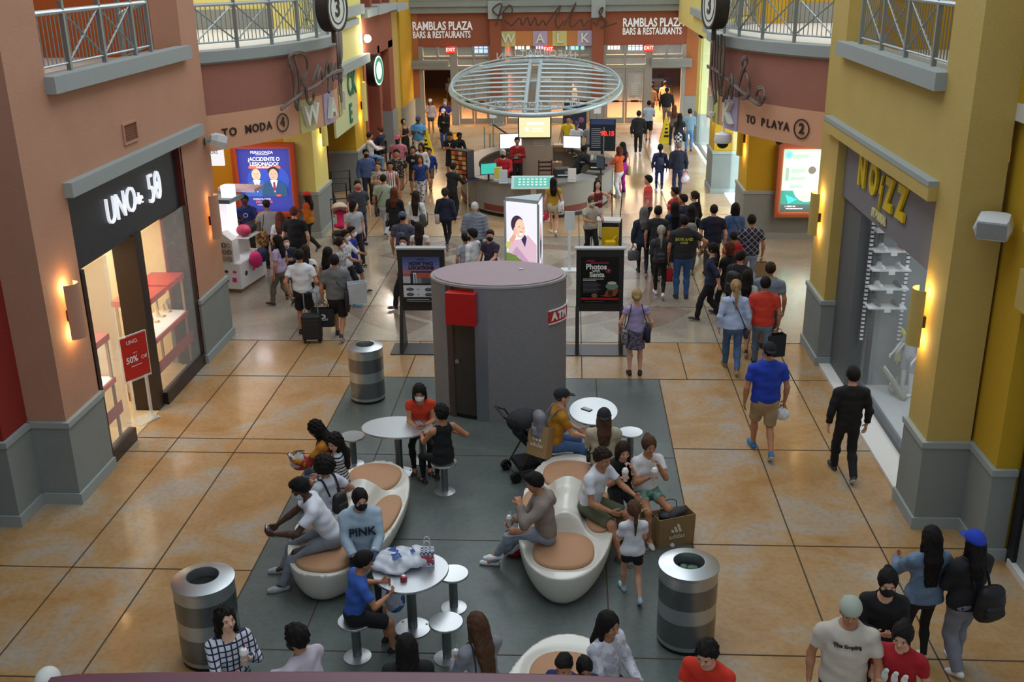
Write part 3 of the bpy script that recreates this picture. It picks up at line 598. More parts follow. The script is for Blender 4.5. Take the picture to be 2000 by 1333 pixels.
# side halls: floors above, soffits, far walls
for sd, mW, Xw in ((-1, YED, LX), (1, YED, RX)):
    xo = Xw + sd * 5.2; xi = Xw + sd * .1; a, b = min(xo, xi), max(xo, xi)
    mb = MB(); mb.box(min(xo, Xw + sd * .75), max(xo, Xw + sd * .75), 27.3, 27.6, 1.2, 3.65, 0); mb.box(min(xo, xo + sd * .3), max(xo, xo + sd * .3), 19.3, 27.6, 0, 8.6, 0); mb.box(a, b, 27.5, 27.7, 5.95, 8.6, 1)
    struct('wall_left' if sd < 0 else 'wall_right', mb, [mat('#dc9e1e', .8, bump=.15, bs=55, name='amber_stucco'), PYE if sd < 0 else YED])
    a2, b2 = min(xo, Xw + sd * .8), max(xo, Xw + sd * .8); mb = MB(); mb.box(a2, b2, 27.24, 27.6, 0.15, 1.2, 0); mb.box(a2, b2, 27.22, 27.6, 1.2, 1.27, 1); mb.box(a2, b2, 27.21, 27.6, 0, .15, 1); mb.box(a, b, 27.45, 27.7, 5.48, 5.95, 0)
    struct('baseboard_left' if sd < 0 else 'baseboard_right', mb, [GRY, GRT])
CY, RR = 23.9, 6.15; CXL, CXR = -11.55, 9.21
def arcp(sd, ang, r=0., z=0.):
    """point on the bulging fascia; ang in degrees, 0 = furthest into the hall, + = away from the camera"""
    a = math.radians(ang); cx = CXL if sd < 0 else CXR; return (cx - sd * (RR + r) * math.cos(a), CY + (RR + r) * math.sin(a), z)
def arcang(sd, px, py, z, r=0.):
    best = None
    for k in range(-460, 200):
        a = k / 10; p = arcp(sd, a, r, z); q = CR.T @ (np.array(p) - np.array([0, 0, CAM_H])); u = 1000 + F_PX * q[0] / -q[2]
        if best is None or abs(u - px) < best[0]: best = (abs(u - px), a)
    return best[1]
AM = 43.5
def arcslab(mb, sd, r0, r1, z0, z1, m, a0=-AM, a1=AM, n=40):
    P0 = [arcp(sd, a0 + (a1 - a0) * i / n, r1) for i in range(n + 1)]; P1 = [arcp(sd, a0 + (a1 - a0) * i / n, r0) for i in range(n + 1)]
    rings = [[(p[0], p[1], z0), (p[0], p[1], z1), (q[0], q[1], z1), (q[0], q[1], z0)] for p, q in zip(P0, P1)]; mb.loft(rings, m)
for sd in (-1, 1):
    mb = MB(); arcslab(mb, sd, -.3, 0, 4.34, 5.32, 0); arcslab(mb, sd, -.3, .0, 3.66, 4.34, 1); struct('wall_left' if sd < 0 else 'wall_right', mb, [BRN, TAN], 60)
    mb = MB(); arcslab(mb, sd, -.35, .10, 5.32, 5.52, 0); arcslab(mb, sd, -.05, .03, 5.28, 5.32, 0); struct('trim_5' if sd < 0 else 'trim_6', mb, [GRT], 60)
    mb = MB(); cx = CXL if sd < 0 else CXR
    poly = [arcp(sd, -AM + 2 * AM * i / 30, -.3)[:2] for i in range(31)]; xo = (LX if sd < 0 else RX) + sd * 5.3; poly += [(xo, 28.1), (xo, 19.6)]
    if sd < 0: poly = poly[::1]
    mb.prism(poly, 5.3, 5.47, 0); struct('floor', mb, [WFL], 0)
    mb = MB(); mb.prism(poly, 3.66, 3.72, 0); struct('ceiling', mb, [TAN if sd > 0 else mat('#d08c3c', .8, name='ceiling_paint')], 0)
# left wall beyond the side hall
def lbox(mb, x0, x1, y0, y1, z0, z1, m=0): mb.box(x0, x1, y0, y1, z0, z1, m)
mb = MB(); lbox(mb, -7.62, -6.85, 27.3, 28.85, 1.2, 8.4, 0); lbox(mb, -8.6, -6.98, 33.5, 35.35, 1.2, 4.3, 1); lbox(mb, -8.4, -6.93, 28.85, 35.35, 4.15, 8.4, 2); lbox(mb, -9.2, -7.9, 28.9, 33.5, 0, 4.2, 3); lbox(mb, -8.6, -7.12, 44.3, 47.6, 1.2, 8, 4); lbox(mb, -8.5, -7.2, 41.3, 44.4, 0, 8, 5)
struct('wall_left', mb, [PYE, YED, PYE, mat('#7c2012', .8, name='dark_red_wall'), YED, YEL])
mb = MB()
for a in ((-7.62, -6.80, 27.26, 28.9, 0, 1.18), (-8.6, -6.93, 33.45, 35.4, 0, 1.2), (-8.6, -7.06, 44.24, 47.6, 0, 1.2), (-8.6, -6.9, 40.34, 41.5, 0, 1.6)): lbox(mb, *a, 0)
for a in ((-7.64, -6.78, 27.24, 28.92, 1.18, 1.27), (-7.65, -6.77, 27.23, 28.93, 0, .16), (-8.6, -6.91, 33.43, 35.42, 1.2, 1.28)): lbox(mb, *a, 1)
struct('baseboard_left', mb, [GRY, GRT])
mb = MB()
for (y0, y1) in ((35.4, 35.75), (38.1, 38.5), (40.4, 41.4)): lbox(mb, -7.5, -6.95, y0, y1, 0, 4.2, 0)
lbox(mb, -7.5, -6.95, 35.4, 41.4, 3.95, 5.3, 0); lbox(mb, -8, -7.35, 35.4, 41.4, 0, 4.2, 1); lbox(mb, -7.34, -7.25, 38.5, 40.4, 1.9, 3.95, 0); lbox(mb, -7.34, -7.25, 35.75, 38.1, 3.2, 3.95, 0)
for y in (35.4, 37.3, 39.3, 41.1): lbox(mb, -7.5, -6.97, y, y + .3, 5.3, 8, 0)
lbox(mb, -8, -7.5, 35.4, 41.4, 5.3, 8, 1); struct('wall_left', mb, [TER, RED])
mb = MB(); lbox(mb, -7.3, -6.72, 35.4, 37.3, 5.3, 5.55); lbox(mb, -7.3, -6.66, 37.45, 39.2, 5.3, 5.6); lbox(mb, -7.3, -6.72, 39.35, 41.5, 5.3, 5.55); lbox(mb, -7.2, -6.78, 29, 35.3, 5.45, 5.75); lbox(mb, -7.2, -6.7, 29.5, 35.35, 3.92, 4.2); lbox(mb, -7.2, -6.84, 30.0, 34.6, 5.15, 5.35)
lbox(mb, -7.3, -6.7, 41.5, 44.3, 5.2, 5.45, ); struct('trim_7', mb, [GRT])
# right wall beyond the side hall
mb = MB(); mb.box(4.55, 5.28, 27.3, 28.7, 1.2, 8.4, 0); mb.box(4.42, 5.3, 32.9, 34.2, 1.2, 4.6, 0); mb.box(4.9, 5.8, 41.6, 42.6, 1.2, 4.6, 1); mb.box(4.55, 5.4, 28.7, 47.5, 4.4, 8.4, 1)
struct('wall_right', mb, [YED, PYE])
mb = MB()
for a in ((4.50, 5.6, 27.25, 28.75, 0, 1.2), (4.38, 5.3, 32.85, 34.25, 0, 1.25), (4.86, 5.8, 41.55, 42.65, 0, 1.25)): mb.box(*a, 0)
for a in ((4.48, 5.6, 27.23, 28.77, 1.2, 1.28), (4.47, 5.6, 27.22, 28.78, 0, .16), (4.36, 5.3, 32.83, 34.27, 1.25, 1.33), (4.35, 5.3, 32.82, 34.28, 0, .16), (4.84, 5.8, 41.53, 42.67, 0, .16)): mb.box(*a, 1)
struct('baseboard_right', mb, [GRY, GRT])
mb = MB(); mb.box(4.40, 5.5, 36.5, 41.5, 5.0, 5.25); mb.box(4.30, 5.5, 28.7, 36.4, 4.7, 4.95); mb.box(4.9, 5.5, 41.6, 44, 4.1, 4.3); struct('trim_8', mb, [GRT])
# bright shops on the right
SHW = mat('#eef6f8', .6, emit=.55, name='glowing_shop_wall'); mb = MB(); mb.box(8.2, 8.3, 28.7, 47, 0, 4.4, 0); mb.box(4.8, 8.3, 28.7, 28.8, 0, 4.4, 0); mb.box(4.8, 8.3, 34.2, 34.3, 0, 4.4, 0); mb.box(4.8, 8.3, 28.7, 47, .0, .03, 0); mb.box(4.8, 8.3, 28.7, 47, 4.3, 4.4, 0); mb.box(5.8, 8.3, 42.6, 42.7, 0, 4.4, 0)  # shop brightness put into walls, floor and ceiling as a glow of their own
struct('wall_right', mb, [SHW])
mb = MB(); mb.box(4.95, 4.98, 34.3, 41.6, .12, 4.3); mb.box(4.95, 4.98, 30.9, 32.9, .1, 4.3); struct('window_2', mb, [mat('#d8f0f0', .05, alpha=.35, emit=.12, name='glowing_frosted_glass')])  # glass carries a faint glow of its own for the bright shop
mb = MB(); mb.box(4.9, 5.02, 34.3, 41.6, 0, .12); mb.box(4.93, 5.0, 37.8, 37.88, 0, 4.3); mb.box(4.93, 5.0, 30.85, 30.92, 0, 4.3); struct('trim_9', mb, [TRS])
# back wall with glazed doors to the restaurants
BY = 47.6; mb = MB(); mb.box(-8.6, 6.4, BY, BY + .4, 3.42, 4.85, 0)
for x in (-3.64, .84): mb.box(x, x + .5, BY - .28, BY - .001, 1.2, 5.6, 0)
mb.box(-8.6, -6.85, BY - .02, BY + .4, 1.2, 4.85, 1); mb.box(4.95, 6.4, BY - .02, BY + .4, 1.2, 4.85, 1); mb.box(-3.14, .84, BY - .08, BY, 3.42, 4.85, 0)
struct('wall_back', mb, [TER, mat('#a8663a', .85, name='brown_stucco')])
mb = MB()
for x in (-3.64, .84): mb.box(x - .04, x + .54, BY - .34, BY, 0, 1.22, 0); mb.box(x - .07, x + .57, BY - .37, BY, 0, .12, 1); mb.box(x - .05, x + .55, BY - .4, BY, 4.6, 5.35, 1)
mb.box(-8.6, -6.85, BY - .05, BY + .4, 0, 1.22, 0); mb.box(4.95, 6.4, BY - .05, BY + .4, 0, 1.22, 0)
struct('baseboard_back', mb, [GRY, GRT])
mb = MB(); mb.box(-8.6, 6.4, BY - .2, BY + .4, 4.85, 5.12, 0); mb.box(-8.6, 6.4, BY - .3, BY + .4, 5.12, 5.38, 0); mb.box(-8.6, 6.4, BY - .32, BY + .5, 5.38, 5.42, 0); struct('trim_10', mb, [GRY])
mb = MB(); z = (2.42, 2.58, 2.98, 3.06)
FX = [(-6.85, -6.65), (-5.45, -5.12), (-3.75, -3.62), (-3.16, -3.0), (.72, .86), (1.32, 1.46), (3.2, 3.5), (4.78, 4.96), (-2.15, -2.05), (-1.2, -1.08), (-.25, -.15)]
for a, b in FX: mb.box(a, b, BY - .04, BY + .12, 0, 3.44)
for a, b in ((-6.85, -3.62), (-3.16, .86), (1.32, 4.96)):
    mb.box(a, b, BY - .02, BY + .1, 2.42, 2.60); mb.box(a, b, BY - .02, BY + .1, 2.93, 3.02)
for x in (-6.0, -4.4, -2.6, -.7, .3, 2.3, 4.1): mb.box(x - .05, x + .05, BY, BY + .08, 2.5, 3.42)
struct('window_3', mb, [TRS])
def glass_door(x0, x1, label):
    o = thing('glass_door', label, 'door', (x0, BY + .04, 0)); w_ = x1 - x0; mb = MB()
    mb.box(0, .09, -.03, .03, .02, 2.4); mb.box(w_ - .09, w_, -.03, .03, .02, 2.4); mb.box(.09, w_ - .09, -.03, .03, .02, .28); mb.box(.09, w_ - .09, -.03, .03, 2.28, 2.4); fr_ = mb.build('door_frame', TRS, o)
    mb = MB(); mb.box(.09, w_ - .09, -.008, .008, .28, 2.28); mb.build('pane', GLS, fr_); mb = MB(); mb.tube([(.06, -.07, 1.0), (w_ - .06, -.07, 1.0)], .018); mb.box(w_ * .3, w_ * .7, -.09, -.04, .97, 1.05); mb.build('push_bar', BLK, fr_)
gd = [(-5.10, -4.43), (-4.41, -3.76), (-2.98, -2.16), (-2.04, -1.21), (-1.07, -.26), (-.14, .71), (1.47, 2.32), (2.34, 3.19)]
gl = ['leftmost closed glass door beside the open left doorway', 'second closed glass door from the left, against the terracotta pilaster', 'glass door just right of the left terracotta pilaster', 'glass door left of the monitor pillar at the far wall', 'glass door right of the monitor pillar at the far wall', 'glass door just left of the right terracotta pilaster', 'glass door just right of the right terracotta pilaster', 'rightmost closed glass door beside the open right doorway']
for (a, b), l in zip(gd, gl): glass_door(a, b, l)
mb = MB(); mb.box(-3.14, .84, BY + .02, BY + .04, 3.02, 3.42); mb.box(-6.65, -3.75, BY + .02, BY + .04, 2.6, 3.42); mb.box(1.46, 4.8, BY + .02, BY + .04, 2.6, 3.42); mb.box(-3.0, .72, BY + .02, BY + .04, 2.6, 2.95); struct('window_4', mb, [GLS])
for i, (a, b) in enumerate(((-7.25, -5.5), (3.45, 5.2))):
    o = thing('air_curtain', 'long grey louvred air curtain box over the ' + ('left' if i == 0 else 'right') + ' open doorway', 'vent', (a, BY - .35, 2.5)); mb = MB(); mb.box(0, b - a, 0, .3, 0, .36, 0); mb.build('housing', GRY, o)
    mb = MB(); [mb.box(.08 + j * (b - a - .1) / 4, .02 + (j + 1) * (b - a - .1) / 4, -.012, 0, .06 + k * .05, .085 + k * .05) for j in range(4) for k in range(5)]; mb.build('louvre', TRS, o)
# restaurants behind
mb = MB(); mb.box(-9, 7, BY + .1, 62, -.05, 0.0, 0); mb.box(-9, 7, 61.8, 62, 0, 6, 1); mb.box(-9.1, -8.9, BY, 62, 0, 6, 1); mb.box(6.9, 7.1, BY, 62, 0, 6, 1); mb.box(-9, 7, BY + .4, 62, 4.0, 4.2, 2)
struct('floor', mb, [mat('#b9824a', .3, var=.25, vs=2, coat=.3, name='restaurant_floor'), mat('#3a2018', .8, name='restaurant_wall'), DRK])
mb = MB(); mb.box(1.4, 1.6, 53, 61.9, 0, 4); mb.box(-3.2, -3.0, 50, 61.9, 0, 4); struct('wall_back', mb, [mat('#6a2a1c', .8, name='red_wall')])
# upper level shops at the back
mb = MB(); mb.box(-8.6, 6.4, 49.5, 49.7, 5.4, 8, 0); mb.box(-8.6, 6.4, BY, 49.6, 5.3, 5.4, 1); struct('wall_back', mb, [mat('#e8eef4', .6, emit=.5, name='glowing_upper_wall'), WFL])  # back wall itself glows, in place of light from the upper shops
# storefronts
mb = MB(); bxL(mb, .10, .16, 13.65, 17.98, 3.02, 4.2, 0); struct('trim_11', mb, [mat('#2b2e35', .5, var=.1, vs=4, name='charcoal_panel')])
mb = MB(); bxL(mb, .0, .5, 17.9, 18.02, 0, 4.2, 0); bxL(mb, .02, .5, 13.63, 13.7, 0, 4.2, 0); struct('trim_12', mb, [mat('#5a1a0c', .5, name='oxblood')])
mb = MB(); bxR(mb, .14, .22, 13.05, 18.1, 3.16, 4.3, 0); bxR(mb, .2, .6, 17.0, 18.1, 0, 3.2, 1); bxR(mb, .38, .50, 13.05, 18.1, 0, .14, 1); bxR(mb, 0, .4, 13.05, 18.1, -.02, .05, 2); struct('trim_13', mb, [mat('#77757a', .7, name='grey_panel'), mat('#5c6062', .6, name='grey_frame'), WFL])
mb = MB(); bxR(mb, .44, .455, 13.05, 17.05, .14, 3.2, 0); struct('window_5', mb, [GLS])
# interiors
mb = MB(); bxL(mb, .05, 3.4, 13.5, 18.3, -.05, .012, 0); bxL(mb, 3.3, 3.4, 13.5, 18.3, 0, 3.3, 1); bxL(mb, .55, 3.4, 18.1, 18.3, 0, 3.3, 1); bxL(mb, .55, 3.4, 13.4, 13.6, 0, 3.3, 1); bxL(mb, .2, 3.4, 13.5, 18.3, 3.1, 3.2, 1)
struct('floor', mb, [mat('#cdb68c', .4, var=.15, vs=4, name='shop_floor'), CRM])
mb = MB(); bxR(mb, .5, 3.4, 13.0, 18.3, -.05, .06, 0); bxR(mb, 2.6, 2.7, 13.0, 18.3, 0, 3.7, 1); bxR(mb, .6, 3.4, 18.0, 18.2, 0, 3.7, 1); bxR(mb, .55, 3.4, 12.6, 13.0, 0, 3.7, 1); bxR(mb, .3, 3.4, 13., 18.3, 3.5, 3.6, 0)
struct('floor', mb, [mat('#b9bdbf', .35, var=.1, vs=2, name='shop_floor'), mat('#8c9496', .8, name='shop_wall')])
# ------------------------------------------------------------------ fittings of the hall
RAIL = mat('#9aa3a2', .35, .7, name='rail_steel'); RAILP = mat('#c6d0d2', .3, .6, name='rail_pipe')
def railing(label, pts, braces, grp=None):
    """pts: post positions along the rail; braces: bays that carry a crossed brace"""
    o = thing('guard_railing', label, 'railing', tuple(pts[0])); b = Vector(pts[0]); P_ = [Vector(p) - b for p in pts]; z = lambda h: Vector((0, 0, h))
    for p in P_: mb = MB(); mb.box(p.x - .03, p.x + .03, p.y - .03, p.y + .03, 0, .98); mb.build('post', RAIL, o)
    for h, r in ((1.08, .042), (.84, .036)): mb = MB(); mb.tube([p + z(h) for p in P_], r, n=8); mb.build('top_rail', RAILP, o)
    mb = MB(); mb.tube([p + z(.16) for p in P_], .018); mb.build('bottom_rail', RAIL, o)
    bal = MB(); br = MB()
    for i in range(len(P_) - 1):
        a, c = P_[i], P_[i + 1]; n = max(2, int((c - a).length / .105))
        for k in range(1, n): q = a + (c - a) * (k / n); bal.tube([q + z(.16), q + z(.84)], .009, n=4)
        if i in braces: br.tube([a + z(.16), c + z(.84)], .016); br.tube([a + z(.84), c + z(.16)], .016)
    bal.build('baluster_row', RAIL, o); br.build('cross_brace', RAIL, o); return o
railing('straight steel railing with crossed braces in the orange wall opening, upper left', [(-6.93, y, 5.66) for y in (13.62, 14.45, 15.6, 16.75, 17.4)] + [(-7.4, 17.4, 5.48)], (1, 2))
railing('straight steel railing with crossed braces in the ochre wall opening, upper right', [(4.6, y, 5.66) for y in (13.3, 14.0, 15.2, 16.4, 17.6)], (1, 2, 3))
railing('curved steel railing on the left round balcony', [arcp(-1, a, -.12, 5.5) for a in range(-42, 44, 9)], range(0, 9))
railing('curved steel railing on the right round balcony', [arcp(1, a, -.12, 5.5) for a in range(-42, 44, 9)], range(0, 9))
mb = MB(); mb.tube([AY(px, py, .66) - np.array([0, 0, .027]) for px, py in ((100, 1336), (140, 1331), (300, 1328), (640, 1327), (900, 1329), (1100, 1333), (1250, 1340))], .028, n=10); tag(mb.build('handrail', mat('#6a2438', .4, name='maroon_paint')), 'maroon handrail running along the bottom edge in front of the viewer', 'railing')
def sconce(label, x, y, z0, z1, side, facing, col, lit=26, hall=False):
    """half drum wall lamp washing the wall above and below; facing: outward normal angle"""
    o = thing('wall_sconce', label, 'wall lamp', (x, y, z0), math.radians(facing), 'drum wall lamps'); h = z1 - z0; n = 14; r = .15
    A0 = [(r * math.cos(a), r * math.sin(a)) for a in np.linspace(-math.pi * .46, math.pi * .46, n)]; B0 = [(p[0] * .93, p[1] * .93) for p in A0[::-1]]; poly = [(p[0] + .06, p[1]) for p in A0 + B0]
    mb = MB(); mb.prism(poly, 0, h); mb.build('shade', col, o, 60); mb = MB(); mb.box(0, .06, -.03, .03, h * .3, h * .5); mb.build('bracket', DRK, o); mb = MB(); mb.cyl(.028, h * .25, h * .75, 0, 10, (.09, 0)); mb.build('bulb', mat('#ffc76a', emit=6.0, name='lamp_glow'), o)
    if lit: light('sconce_light', 'POINT', (.10, 0, h * .93), lit * .35, (1, .70, .30), .03, parent=o); light('sconce_light', 'POINT', (.10, 0, h * .08), lit * .35, (1, .70, .30), .03, parent=o)
    return o
sconce('glowing orange half-drum lamp on the near orange pillar, left', LX, 13.13, 2.28, 3.05, -1, 0, ORG, 18)
sconce('orange half-drum lamp on the far orange pillar before the kiosk cart', LX, 19.02, 2.15, 2.98, -1, 0, ORG, 3)
sconce('glowing yellow half-drum lamp on the near ochre pillar, right', RX, 12.9, 2.34, 3.09, 1, 180, YEL, 18)
sconce('yellow half-drum lamp on the far ochre pillar by the shoe shop', RX, 18.9, 2.26, 3.03, 1, 180, YEL, 18)
sconce('tall pale yellow lamp on the pilaster right of the blue billboard', -6.85, 28.2, 2.35, 3.45, -1, 0, PYE, 22)
sconce('pale yellow lamp on the pilaster beside the sign with green letters', -6.95, 34.5, 2.1, 3.35, -1, 0, PYE, 26)
sconce('amber lamp on the right pilaster beside the white shop front', 4.55, 27.9, 2.1, 3.2, 1, 180, YED, 26)
sconce('amber lamp on the second right pilaster beyond the white shop front', 4.42, 33.5, 2.3, 3.2, 1, 180, YED, 22)
# spot on the terracotta wall
o = thing('flood_light', 'dazzling white flood light high on the terracotta wall', 'lamp', (-6.8, 35.55, 4.64)); mb = MB(); mb.sph((0, 0, 0), .13, n=14); mb.build('lens', mat('#fff2dc', emit=14, name='flood_glow'), o); mb = MB(); mb.box(-.15, -.05, -.08, .08, -.08, .08); mb.build('housing', GRY, o); light('flood', 'POINT', (.3, -.1, 0), 60, (1, .9, .75), .1, parent=o)
# louvred vent, loudspeakers, dome camera
o = thing('wall_vent', 'small brown recessed vent high on the orange wall', 'vent', (LX, 15.97, 4.63)); mb = MB()
for a in ((0, .03, -.27, .27, .13, .16), (0, .03, -.27, .27, -.16, -.13), (0, .03, -.27, -.24, -.13, .13), (0, .03, .24, .27, -.13, .13)): mb.box(*a)
mb.build('frame', ORG, o); mb = MB(); [mb.box(.0, .012, -.24, .24, -.12 + k * .04, -.10 + k * .04) for k in range(6)]; mb.box(-.0, .006, -.24, .24, -.13, .13); mb.build('grille', mat('#7a4a30', .7), o)
def speaker(label, loc, rz, tilt=.35, s=1.):
    o = thing('loudspeaker', label, 'loudspeaker', loc, rz, 'wall loudspeakers'); mb = MB().at((0, .26 * s, 0), 0, -tilt)
    rings = [[(x * k * s, y * s, z * k * s) for x, z in ((-.16, -.13), (.16, -.13), (.2, 0), (.16, .13), (-.16, .13), (-.2, 0))] for y, k in ((-.16, .55), (-.05, .95), (.10, 1.0), (.14, .9))]
    mb.loft(rings); mb.build('cabinet', mat('#cfd3d4', .5), o, 25); mb = MB().at((0, .26 * s, 0), 0, -tilt); mb.box(-.15 * s, .15 * s, .135 * s, .15 * s, -.1 * s, .1 * s); mb.build('grille', mat('#9a9fa2', .7, bump=.3, bs=300), o); mb = MB(); mb.box(-.03, .03, 0, .14 * s, -.03, .03); mb.box(-.07, .07, -.0, .02, -.07, .07); mb.build('bracket', GRY, o)
speaker('white loudspeaker on the shadowed ochre wall at the right edge', (5.0, 12.26, 4.13), math.radians(150), .35, 1.05)
speaker('grey white loudspeaker on the corner of the far orange pillar', (LX + .02, 19.2, 3.95), math.radians(-62), .3, .95)
o = thing('dome_camera', 'white dome camera hanging under the right balcony', 'camera', AY(1412, 273, 22.3)); mb = MB(); mb.lathe([(.05, .16), (.17, .12), (.19, 0), (.17, -.06)]); mb.build('housing', WHT, o); mb = MB(); mb.sph((0, 0, -.07), (.13, .13, .12)); mb.build('dome', BLK, o); mb = MB(); mb.cyl(.022, .15, 3.72 - o.location.z + .1); mb.build('pole', WHT, o)
o = thing('smoke_detector', 'small dark dome under the right balcony above the medical poster', 'detector', AY(1522, 278, 25.5)); mb = MB(); mb.sph((0, 0, 0), (.09, .09, .07)); mb.build('dome', BLK, o); mb = MB(); mb.cyl(.03, .0, max(3.66 - o.location.z, .05)); mb.build('stem', WHT, o)
# lettering on the curved fascias
def arc_letters(sd, s, px0, px1, z, size, m, r=.012, parent=None, name='letter'):
    a0, a1 = arcang(sd, px0, 0, z), arcang(sd, px1, 0, z); n = len(s); o = parent
    for i, ch in enumerate(s):
        if ch == ' ': continue
        a = a0 + (a1 - a0) * (i / max(n - 1, 1)); p = arcp(sd, a, r, z); ar = math.radians(a); xd = (sd * math.sin(ar), math.cos(ar), 0) if sd > 0 else (-math.sin(ar), -math.cos(ar), 0)
        nd = Vector((-sd * math.cos(ar), math.sin(ar), 0)); ud = Vector((0, 0, 1)); xd = ud.cross(nd); L0 = Vector(p) - o.location
        text(name, ch, L0, xd, ud, size, m, o, .008, .004)
def ring_mesh(mb, c, xd, ud, r0, r1, ext, m=0, n=36, ex=1.):
    xd = Vector(xd).normalized(); ud = Vector(ud).normalized(); nd = xd.cross(ud); c = Vector(c); rings = []
    for i in range(n + 1):
        a = 2 * math.pi * i / n; e = xd * math.cos(a) * ex + ud * math.sin(a); rings.append([tuple(c + e * r0 + nd * ext), tuple(c + e * r1 + nd * ext), tuple(c + e * r1 - nd * ext * .5), tuple(c + e * r0 - nd * ext * .5)])
    mb.loft(rings, m, False, False)
def frame_at(sd, a): ar = math.radians(a); nd = Vector((-sd * math.cos(ar), math.sin(ar), 0)); ud = Vector((0, 0, 1)); return ud.cross(nd), ud, nd
LET = mat('#33261e', .5, name='dark_letters')
for sd, s, p0, p1, num, pn, lab in ((-1, 'TO MODA', 439, 525, '4', 551, 'dark letters TO MODA with a circled 4 on the left balcony fascia'), (1, 'TO PLAYA', 1462, 1537, '2', 1567, 'dark letters TO PLAYA with a circled 2 on the right balcony fascia')):
    a = arcang(sd, pn, 0, 3.98); o = thing('fascia_sign', lab, 'sign', arcp(sd, a, .01, 3.98)); arc_letters(sd, s, p0, p1, 3.97, .22, LET, parent=o); xd, ud, nd = frame_at(sd, a)
    mb = MB(); ring_mesh(mb, nd * .01, xd, ud, .165, .19, .006); mb.build('circle', LET, o); text('numeral', num, nd * .012, xd, ud, .27, LET, o, .008, .006)
TG, TL = mat('#c9c47e', .8, name='sage_tile'), mat('#b3a6c4', .8, name='lavender_tile'); LTW = mat('#d8d8c8', .5, name='cream_letters')
def tile(sd, px, ch, m, lab):
    a = arcang(sd, px, 0, 4.0); o = thing('letter_tile', lab, 'sign', arcp(sd, a, .0, 4.0), 0, 'letter tiles'); xd, ud, nd = frame_at(sd, a); mb = MB(); k = 6; hw = .31
    vs = []
    for i in range(k + 1):
        aa = a + (-1 if sd > 0 else 1) * math.degrees(hw / RR) * (1 - 2 * i / k); q0 = Vector(arcp(sd, aa, .004, 4.0)) - o.location; q1 = Vector(arcp(sd, aa, .03, 4.0)) - o.location
        vs.append([(q0.x, q0.y, -.34), (q1.x, q1.y, -.34), (q1.x, q1.y, .34), (q0.x, q0.y, .34)])
    mb.loft(vs); mb.build('tile', m, o, 0); text('letter', ch, nd * .09, xd, ud, .58, LTW, o, .05, .015)
tile(-1, 600, 'W', TG, 'W on a sage tile on the left balcony fascia'); tile(-1, 641, 'A', TL, 'A on a lavender tile on the left balcony fascia'); tile(-1, 664, 'L', TG, 'L on a sage tile at the far edge of the left balcony')
tile(1, 1429, 'K', TL, 'K on a lavender tile on the right balcony fascia'); tile(1, 1397, 'L', TG, 'L on a sage tile at the near edge of the right balcony')
def cyli(sd, px, py, r):
    d = _ray(px, py); cx = CXL if sd < 0 else CXR; ox, oy = -cx, -CY; A_ = d[0] ** 2 + d[1] ** 2; B_ = 2 * (ox * d[0] + oy * d[1]); C_ = ox * ox + oy * oy - (RR + r) ** 2; D_ = B_ * B_ - 4 * A_ * C_
    t = (-B_ - math.sqrt(max(D_, 0))) / (2 * A_) if D_ > 0 else -B_ / (2 * A_); return Vector((d[0] * t, d[1] * t, CAM_H + d[2] * t))
def smooth(pts, n=5):
    pts = [Vector(p) for p in pts]; out = []
    for i in range(len(pts) - 1):
        p0, p1, p2, p3 = pts[max(i - 1, 0)], pts[i], pts[i + 1], pts[min(i + 2, len(pts) - 1)]
        for k in range(n): t = k / n; out.append(.5 * ((2 * p1) + (p2 - p0) * t + (2 * p0 - 5 * p1 + 4 * p2 - p3) * t * t + (3 * p1 - p0 - 3 * p2 + p3) * t ** 3))
    return out + [pts[-1]]
SCR = mat('#6e6058', .6, .3, name='script_rods')
def script_sign(lab, sd, strokes, sc, off):
    P0 = cyli(sd, off[0] + strokes[0][0][0] / sc, off[1] + strokes[0][0][1] / sc, .22); o = thing('script_sign', lab, 'sign', P0)
    for st in strokes:
        mb = MB()
        for dx in (-.03, .03):
            pts = smooth([cyli(sd, off[0] + x / sc, off[1] + y / sc, .2 + (i % 2) * .05) - P0 + Vector((0, dx * .6, dx * .5)) for i, (x, y) in enumerate(st)]); mb.tube(pts, .026, n=5)
        mb.build('stroke', SCR, o)
    mb = MB(); [mb.tube([cyli(sd, off[0] + st[k][0] / sc, off[1] + st[k][1] / sc, z_) - P0 for z_ in (.22, .0)], .008, n=4) for st in strokes[:5] for k in (1, len(st) - 2)]; mb.build('bracket', SCR, o)
script_sign('twisted rod cursive lettering on the left round balcony', -1, [[(885, 945), (1000, 860), (1100, 790), (1200, 735), (1280, 665), (1360, 625), (1420, 610)], [(950, 500), (985, 620), (1000, 760), (1012, 900), (1032, 950)], [(1000, 480), (1035, 620), (1045, 800), (1036, 945)],
    [(950, 570), (960, 480), (1040, 455), (1100, 490), (1112, 600), (1085, 670), (1055, 700), (1100, 760), (1110, 860), (1140, 900), (1165, 860), (1168, 800)], [(1140, 735), (1175, 650), (1205, 570), (1195, 680), (1225, 600), (1245, 640), (1240, 720)],
    [(1262, 690), (1285, 540), (1300, 620), (1300, 800), (1325, 560), (1340, 690), (1358, 560), (1366, 680)], [(1372, 290), (1378, 480), (1385, 650), (1400, 820)], [(1390, 280), (1396, 480), (1402, 650), (1410, 880)], [(1405, 290), (1410, 500), (1385, 610), (1410, 700), (1415, 600)]], 4.444, (350, 0))
